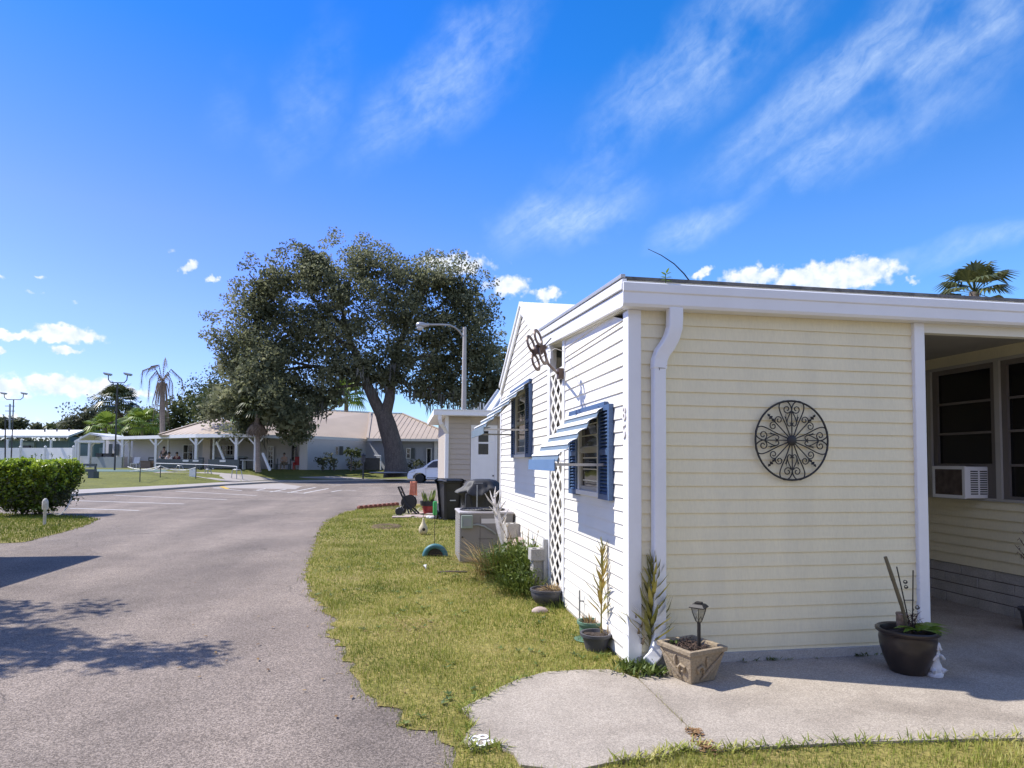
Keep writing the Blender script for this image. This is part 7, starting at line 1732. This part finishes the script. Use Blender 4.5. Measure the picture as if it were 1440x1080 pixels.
def person(px, D, z0, pose, label, top, legs, hair, face=-1):
    b = PZ(px, D, z0); t = thing('person', label, 'person', b); u = R0; f = Vector((FW.x,FW.y,0)).normalized()*face
    Q = lambda a, b_, c: b + u*a + f*b_ + Vector((0,0,c))
    if pose == 'stand':
        hip, sh = .94, 1.42; J = [(Q(0,0,hip),.15,.11),(Q(0,0,1.15),.14,.10),(Q(0,0,1.36),.17,.11),(Q(0,0,1.50),.055),(Q(0,.02,1.60),.075,.09),(Q(0,.02,1.70),.085,.10),
             (Q(-.19,0,sh),.055),(Q(-.25,.02,1.14),.042),(Q(-.20,.18,.98),.032),(Q(-.18,.25,.95),.035),(Q(.19,0,sh),.055),(Q(.25,-.02,1.14),.042),(Q(.22,.14,.94),.032),(Q(.2,.2,.88),.035),
             (Q(-.10,0,.88),.085),(Q(-.11,.02,.48),.062),(Q(-.11,-.02,.09),.045),(Q(-.12,.14,.04),.04),(Q(.10,0,.88),.085),(Q(.12,.03,.48),.062),(Q(.12,-.02,.09),.045),(Q(.13,.14,.04),.04)]
        fold = False; head = Q(0,.02,1.66)
    else:
        J = [(Q(0,0,.52),.16,.12),(Q(0,.02,.72),.15,.11),(Q(0,.04,.93),.17,.11),(Q(0,.05,1.07),.055),(Q(0,.08,1.16),.075,.09),(Q(0,.08,1.26),.085,.10),
             (Q(-.19,.04,.99),.055),(Q(-.26,.10,.74),.042),(Q(-.16,.32,.66),.032),(Q(-.1,.38,.64),.035),(Q(.19,.04,.99),.055),(Q(.26,.12,.74),.042),(Q(.16,.32,.66),.032),(Q(.1,.38,.64),.035),
             (Q(-.11,.06,.50),.085),(Q(-.13,.44,.50),.065),(Q(-.13,.42,.09),.045),(Q(-.13,.56,.04),.04),(Q(.11,.06,.50),.085),(Q(.13,.44,.50),.065),(Q(.13,.42,.09),.045),(Q(.13,.56,.04),.04)]
        head = Q(0,.08,1.22)
    Eg = [(0,1),(1,2),(2,3),(3,4),(4,5),(2,6),(6,7),(7,8),(8,9),(2,10),(10,11),(11,12),(12,13),(0,14),(14,15),(15,16),(16,17),(0,18),(18,19),(19,20),(20,21)]
    skin_mesh('body', J, Eg, m_skin, t)
    sh_ = [0,1,2,6,7,10,11]; jj = [(J[i][0], J[i][1]*1.13, (J[i][2] if len(J[i]) > 2 else J[i][1])*1.15) for i in sh_]
    skin_mesh('shirt', jj, [(0,1),(1,2),(2,3),(3,4),(2,5),(5,6)], top, t)
    lg = [0,14,15,16,18,19,20]; jj = [(J[i][0], J[i][1]*1.16, (J[i][2] if len(J[i]) > 2 else J[i][1])*1.16) for i in lg]
    skin_mesh('trousers', jj, [(0,1),(1,2),(2,3),(0,4),(4,5),(5,6)], legs, t)
    mb = MB(); mb.sphere(head + Vector((0,0,.035)) - f*.025, .112, 14, 10, (.92,1,1.02)); mb.build('hair', hair, t, smooth=80)
    # face: nose, ears, eyes, mouth (small, but there)
    mb = MB(); mb.sphere(head + f*.105 + Vector((0,0,-.02)), .016, 8, 6)
    for s_ in (-1,1): mb.sphere(head + u*(.088*s_) + Vector((0,0,-.02)), .022, 8, 6, (.5,1,1.3))
    mb.build('nose_and_ears', m_skin, t, smooth=80)
    mb = MB()
    for s_ in (-1,1): mb.sphere(head + f*.088 + u*(.033*s_) + Vector((0,0,.0)), .011, 8, 6)
    mb.bar(head + f*.092 + u*-.025 + Vector((0,0,-.062)), head + f*.092 + u*.025 + Vector((0,0,-.062)), .012, .008); mb.build('eyes_and_mouth', m_hairb, t)
    # five separate fingers and a thumb's worth of hand on each wrist
    for w_, k in ((8,9),(12,13)):
        a, c = J[w_][0], J[k][0]; d = (c-a).normalized(); s_ = d.cross(Vector((0,0,1))).normalized(); nn = s_.cross(d); mb = MB()
        mb.obox(c + d*.02, (.085,.075,.026), d, s_, nn)
        for i, l in enumerate((.062,.072,.068,.052)):
            p = c + d*.06 + s_*(-.028+.019*i); mb.tube([p, p+d*l*.5-nn*.006, p+d*l-nn*.022], [.0085,.008,.006], 6)
        p = c + s_*-.036; mb.tube([p, p+d*.03-s_*.02, p+d*.055-s_*.026], [.010,.009,.007], 6); mb.build('hand', m_skin, t, smooth=70)
    return t
person(230, 51.6, ZP, 'stand', 'standing person in dark clothes under the walkway, facing the parking lot', m_darkcloth, m_darkcloth, m_hairb)
person(238, 51.2, ZP, 'sit', 'seated person in a white shirt on the walkway bench', m_whitecloth, m_darkcloth, m_hairb)
person(249, 51.4, ZP, 'sit', 'seated person in maroon clothes on the walkway bench', m_maroon, m_maroon, m_hairb)
person(400, 50.9, ZP, 'sit', 'seated person in tan clothes on the clubhouse porch near the red chair', m_tancloth, m_khaki, m_hairb)
bench_far(398, 51.1, ZP, 22, 'dark bench under the person in tan clothes', back=False)
# ------------------------------------------------------------ white minivan parked at the far kerb
m_car = mat('white_car_paint', (.74,.75,.77), .18, .02, 2, spec=.6); m_tyre = mat('tyre_rubber', (.02,.02,.02), .8); m_rim = mat('alloy_rim', (.5,.5,.52), .3, .05, metal=.8)
m_carglass = glassmat('car_glass', (.012,.014,.016), .03, .6); m_hl = mat('headlight_lens', (.6,.62,.64), .1, .05); m_trimblk = mat('black_trim', (.02,.02,.02), .5); m_tail = mat('tail_light', (.35,.01,.01), .3)
vD = 46.5; nose = PZ(575.5, vD, 0); vb = nose + R0*2.35; vb.z = 0
van = thing('minivan', 'white minivan parked at the far kerb, half hidden by the shed', 'minivan', vb)
f = Vector((FW.x,FW.y,0)).normalized()
VQ = lambda a, b_, c: nose + R0*a + f*b_ + Vector((0,0,c - nose.z))
W_ = .92
side = [(.0,.35),(.02,.62),(.12,.80),(.35,.92),(.95,1.03),(1.12,1.10),(1.75,1.58),(2.1,1.68),(3.0,1.73),(4.0,1.70),(4.45,1.62),(4.72,1.15),(4.78,.7),(4.76,.35)]
low = [(4.7,.28),(4.25,.26),(4.2,.5),(4.0,.66),(3.75,.7),(3.5,.66),(3.3,.5),(3.26,.26),(1.36,.26),(1.32,.5),(1.12,.66),(.88,.7),(.62,.66),(.44,.5),(.40,.26),(.08,.27)]
mb = MB(); rings = []
pl_ = side + low; n = len(pl_)
def wid(a, z): return W_*(1 - .16*max(0, (z-.95)/.8)) * (1 - .10*max(0, (.5-a)/.5)**2)
vs = [VQ(a, -wid(a,z), z) for a, z in pl_] + [VQ(a, wid(a,z), z) for a, z in pl_]
mb.add(vs, [(i, (i+1)%n, n+(i+1)%n, n+i) for i in range(n)] + [tuple(range(n))[::-1], tuple(range(n,2*n))])
mb.build('body', m_car, van, smooth=28, bevel=.03)
def vside(mb, poly, off): 
    for s_ in (-1, 1):
        p = [VQ(a, s_*(wid(a,z)+off), z) for a, z in poly]; mb.add(p, [tuple(range(len(p)))])
for poly, nm in (([(1.30,1.10),(1.86,1.53),(2.32,1.60),(2.30,1.10)],'front_window'), ([(2.42,1.10),(2.44,1.60),(3.45,1.62),(3.45,1.10)],'rear_window'), ([(3.55,1.10),(3.55,1.61),(4.2,1.55),(4.45,1.12)],'quarter_window')):
    mb = MB(); vside(mb, poly, .035); mb.build(nm, m_carglass, van)
mb = MB(); q = [VQ(1.16,-.72,1.13),VQ(1.16,.72,1.13),VQ(1.72,.66,1.565),VQ(1.72,-.66,1.565)]; mb.add([p+Vector((0,0,.012))-R0*.012 for p in q], [(0,1,2,3)]); mb.build('windscreen', m_carglass, van)
for a in (.88, 3.75):
    for s_ in (-1, 1):
        c = VQ(a, s_*(W_-.1), .325); mb = MB(); mb.lathe([(.20,-.1),(.30,-.1),(.325,-.06),(.325,.06),(.30,.1),(.20,.1)], c, 28, f); wl_ = mb.build('wheel', m_tyre, van, smooth=40)
        mb = MB(); mb.lathe([(0,.03*s_),(.05,.05*s_),(.07,.02*s_)], c+f*(.04*s_), 16, f)
        for k in range(5): d = R0*math.cos(k*1.2566)+Vector((0,0,math.sin(k*1.2566))); mb.bar(c+f*(.06*s_)+d*.04, c+f*(.06*s_)+d*.2, .05, .03, up=f)
        mb.lathe([(.2,.05),(.215,.09),(.19,.09),(.19,.05)], c+f*(.0 if s_ > 0 else -.14), 24, f); mb.build('rim', m_rim, wl_)
for s_ in (-1,1):
    mb = MB(); mb.add([VQ(.03,s_*.80,.66),VQ(.13,s_*.83,.80),VQ(.62,s_*.945,.93),VQ(.5,s_*.945,.80),VQ(.06,s_*.86,.66)], [(0,1,2,3,4)]); mb.build('headlight', m_hl, van)
    mb = MB(); mb.obox(VQ(1.38,s_*(W_+.1),1.12), (.16,.2,.14), R0); mb.build('mirror', m_car, van, bevel=.03)
    mb = MB(); mb.obox(VQ(2.15,s_*(W_+.012),.93), (.2,.02,.03), R0); mb.obox(VQ(3.3,s_*(W_+.012),.93), (.2,.02,.03), R0); mb.build('handle', m_car, van)
    mb = MB()
    for a in (1.34,2.37,3.48): mb.obox(VQ(a,s_*(W_+.001),.74), (.012,.012,.62), R0)
    mb.obox(VQ(2.4,s_*(W_+.002),.36), (2.0,.012,.05), R0); mb.build('door_seam', m_trimblk, van)
    mb = MB(); mb.obox(VQ(4.74,s_*.78,1.0), (.05,.12,.5), R0); mb.build('tail_light', m_tail, van)
mb = MB(); mb.obox(VQ(-.005,0,.48), (.03,1.2,.18), R0); mb.build('grille', m_trimblk, van)
# ------------------------------------------------------------ shed with door behind the grill
SY = 18.9
def SX(px): return AY(px, 640, SY).x
m_tansiding = mat('tan_siding', (.44,.385,.32), .6, .05, 1, damt=.2, dirt=(.42,.37,.3), dscale=1)
sh = thing('shed', 'tan lap sided utility shed with a white half glazed door and flat white eave', 'shed', (SX(660), SY, 0))
zt_ = AY(660,586,SY).z; x0, x1 = SX(627), 6.0
mb = MB(); siding(mb, (0,SY,0), (1,0,0), (0,-1,0), courses(.1, zt_, .22, .152), lambda z: x0, lambda z: SX(661.5), .022); siding(mb, (0,SY,0), (1,0,0), (0,-1,0), courses(.1, zt_, .22, .152), lambda z: SX(699.5), lambda z: x1, .022); mb.build('front_wall', m_tansiding, sh, recalc=False)
mb = MB(); mb.box((x0,SY+.012,0),(x1,SY+.1,zt_)); mb.box((x0,SY+.1,0),(x0+.1,SY+4.5,zt_)); mb.build('wall_core', m_tansiding, sh)
mb = MB(); mb.box((x0-.03,SY-.03,0),(x0+.07,SY+.06,zt_)); mb.build('corner_trim', m_trim, sh)
mb = MB(); mb.box((SX(608.5),SY-.42,zt_+.005),(6.0,SY+4.8,zt_+.17)); mb.build('roof', m_roofwhite, sh)
mb = MB(); mb.box((SX(608)-.0,SY-.52,zt_+.0),(6.0,SY-.425,zt_+.14)); mb.box((SX(608),SY-.54,zt_+.14),(6.0,SY-.425,zt_+.165)); mb.build('gutter', m_trim, sh)
mb = MB(); a = SX(616.5); rect_sweep(mb, [(a,SY-.46,zt_+.02),(a,SY-.46,zt_-.12),(a+.04,SY-.42,zt_-.24),(a+.16,SY-.2,zt_-.38),(x0+.02,SY-.08,zt_-.52),(x0+.02,SY-.08,.1)], .10, .08); mb.build('downspout', m_trim, sh)
dx0, dx1 = SX(662), SX(699); dz = AY(680,598,SY).z
mb = MB(); mb.box((dx0,SY-.03,.1),(dx0+.06,SY+.01,dz)); mb.box((dx1-.06,SY-.03,.1),(dx1,SY+.01,dz)); mb.box((dx0+.06,SY-.03,dz-.10),(dx1-.06,SY+.01,dz)); mb.build('door_frame', m_trim, sh)
mb = MB(); mb.box((dx0+.062,SY-.015,.1),(dx1-.062,SY+.01,dz-.102)); dr = mb.build('door', m_trim, sh)
wz = [AY(680,y,SY).z for y in (639,624,621.5,606)]; wx0, wx1 = SX(672.5), SX(686.5)
mb = MB(); mb.box((wx0,SY-.02,wz[0]),(wx1,SY-.0155,wz[1])); mb.box((wx0,SY-.02,wz[2]),(wx1,SY-.0155,wz[3])); mb.build('pane', m_glass, dr)
mb = MB(); kz = AY(694,677,SY).z; mb.sphere((SX(693.5),SY-.05,kz), .035, 10, 8); mb.sphere((SX(693.5),SY-.03,AY(694,669,SY).z), .025, 10, 6); mb.build('knob', m_iron, dr)
mb = MB(); mb.tube([(SX(695),SY-.06,kz), (SX(699),SY-.08,kz-.35), (SX(702),SY-.08,.62)], .014, 6); tag(mb.build('leash', m_iron), 'dark strap hanging from the shed door knob', 'strap')
# low slope white carport roof behind, rising beyond the shed
wr_ = thing('carport', 'white sloping metal carport roof showing between the shed and the house gable', 'carport', (SX(700),24,0))
a, b, c, d = P(679.5,578,23.5), P(700,549,25.5), P(722,549,25.5), P(705,578,23.5)
mb = MB(); mb.add([a,b,c,d]+[q-Vector((0,0,.12)) for q in (a,b,c,d)], [(0,1,2,3),(7,6,5,4),(0,4,5,1),(1,5,6,2),(2,6,7,3),(3,7,4,0)]); mb.build('roof', m_roofwhite, wr_)
mb = MB()
for t_ in (0,.5,1): mb.bar(a.lerp(d,t_)+Vector((0,-.01,.02)), b.lerp(c,t_)+Vector((0,-.01,.02)), .05, .07)
mb.build('roof_rib', m_metalgrey, wr_)
for q in (a, d):
    mb = MB(); mb.tube([Vector((q.x,q.y+.3,0)), Vector((q.x,q.y+.3,q.z))], .05, 8); mb.build('post', m_trim, wr_)
mb = MB(); 
for px, h in ((672.5,572),(675.5,566),(680,567)): q = P(px,579,20.5); e = P(px,h,20.5); mb.tube([q-Vector((0,0,.2)), e], .025, 6)
mb.bar(P(664,577,20.5), P(682,577,20.5), .04); mb.bar(P(667,576,20.5), P(667,573,20.5), .04)
tag(mb.build('vent_pipes', m_galv), 'cluster of short grey vent pipes on the shed roof', 'vent pipes')
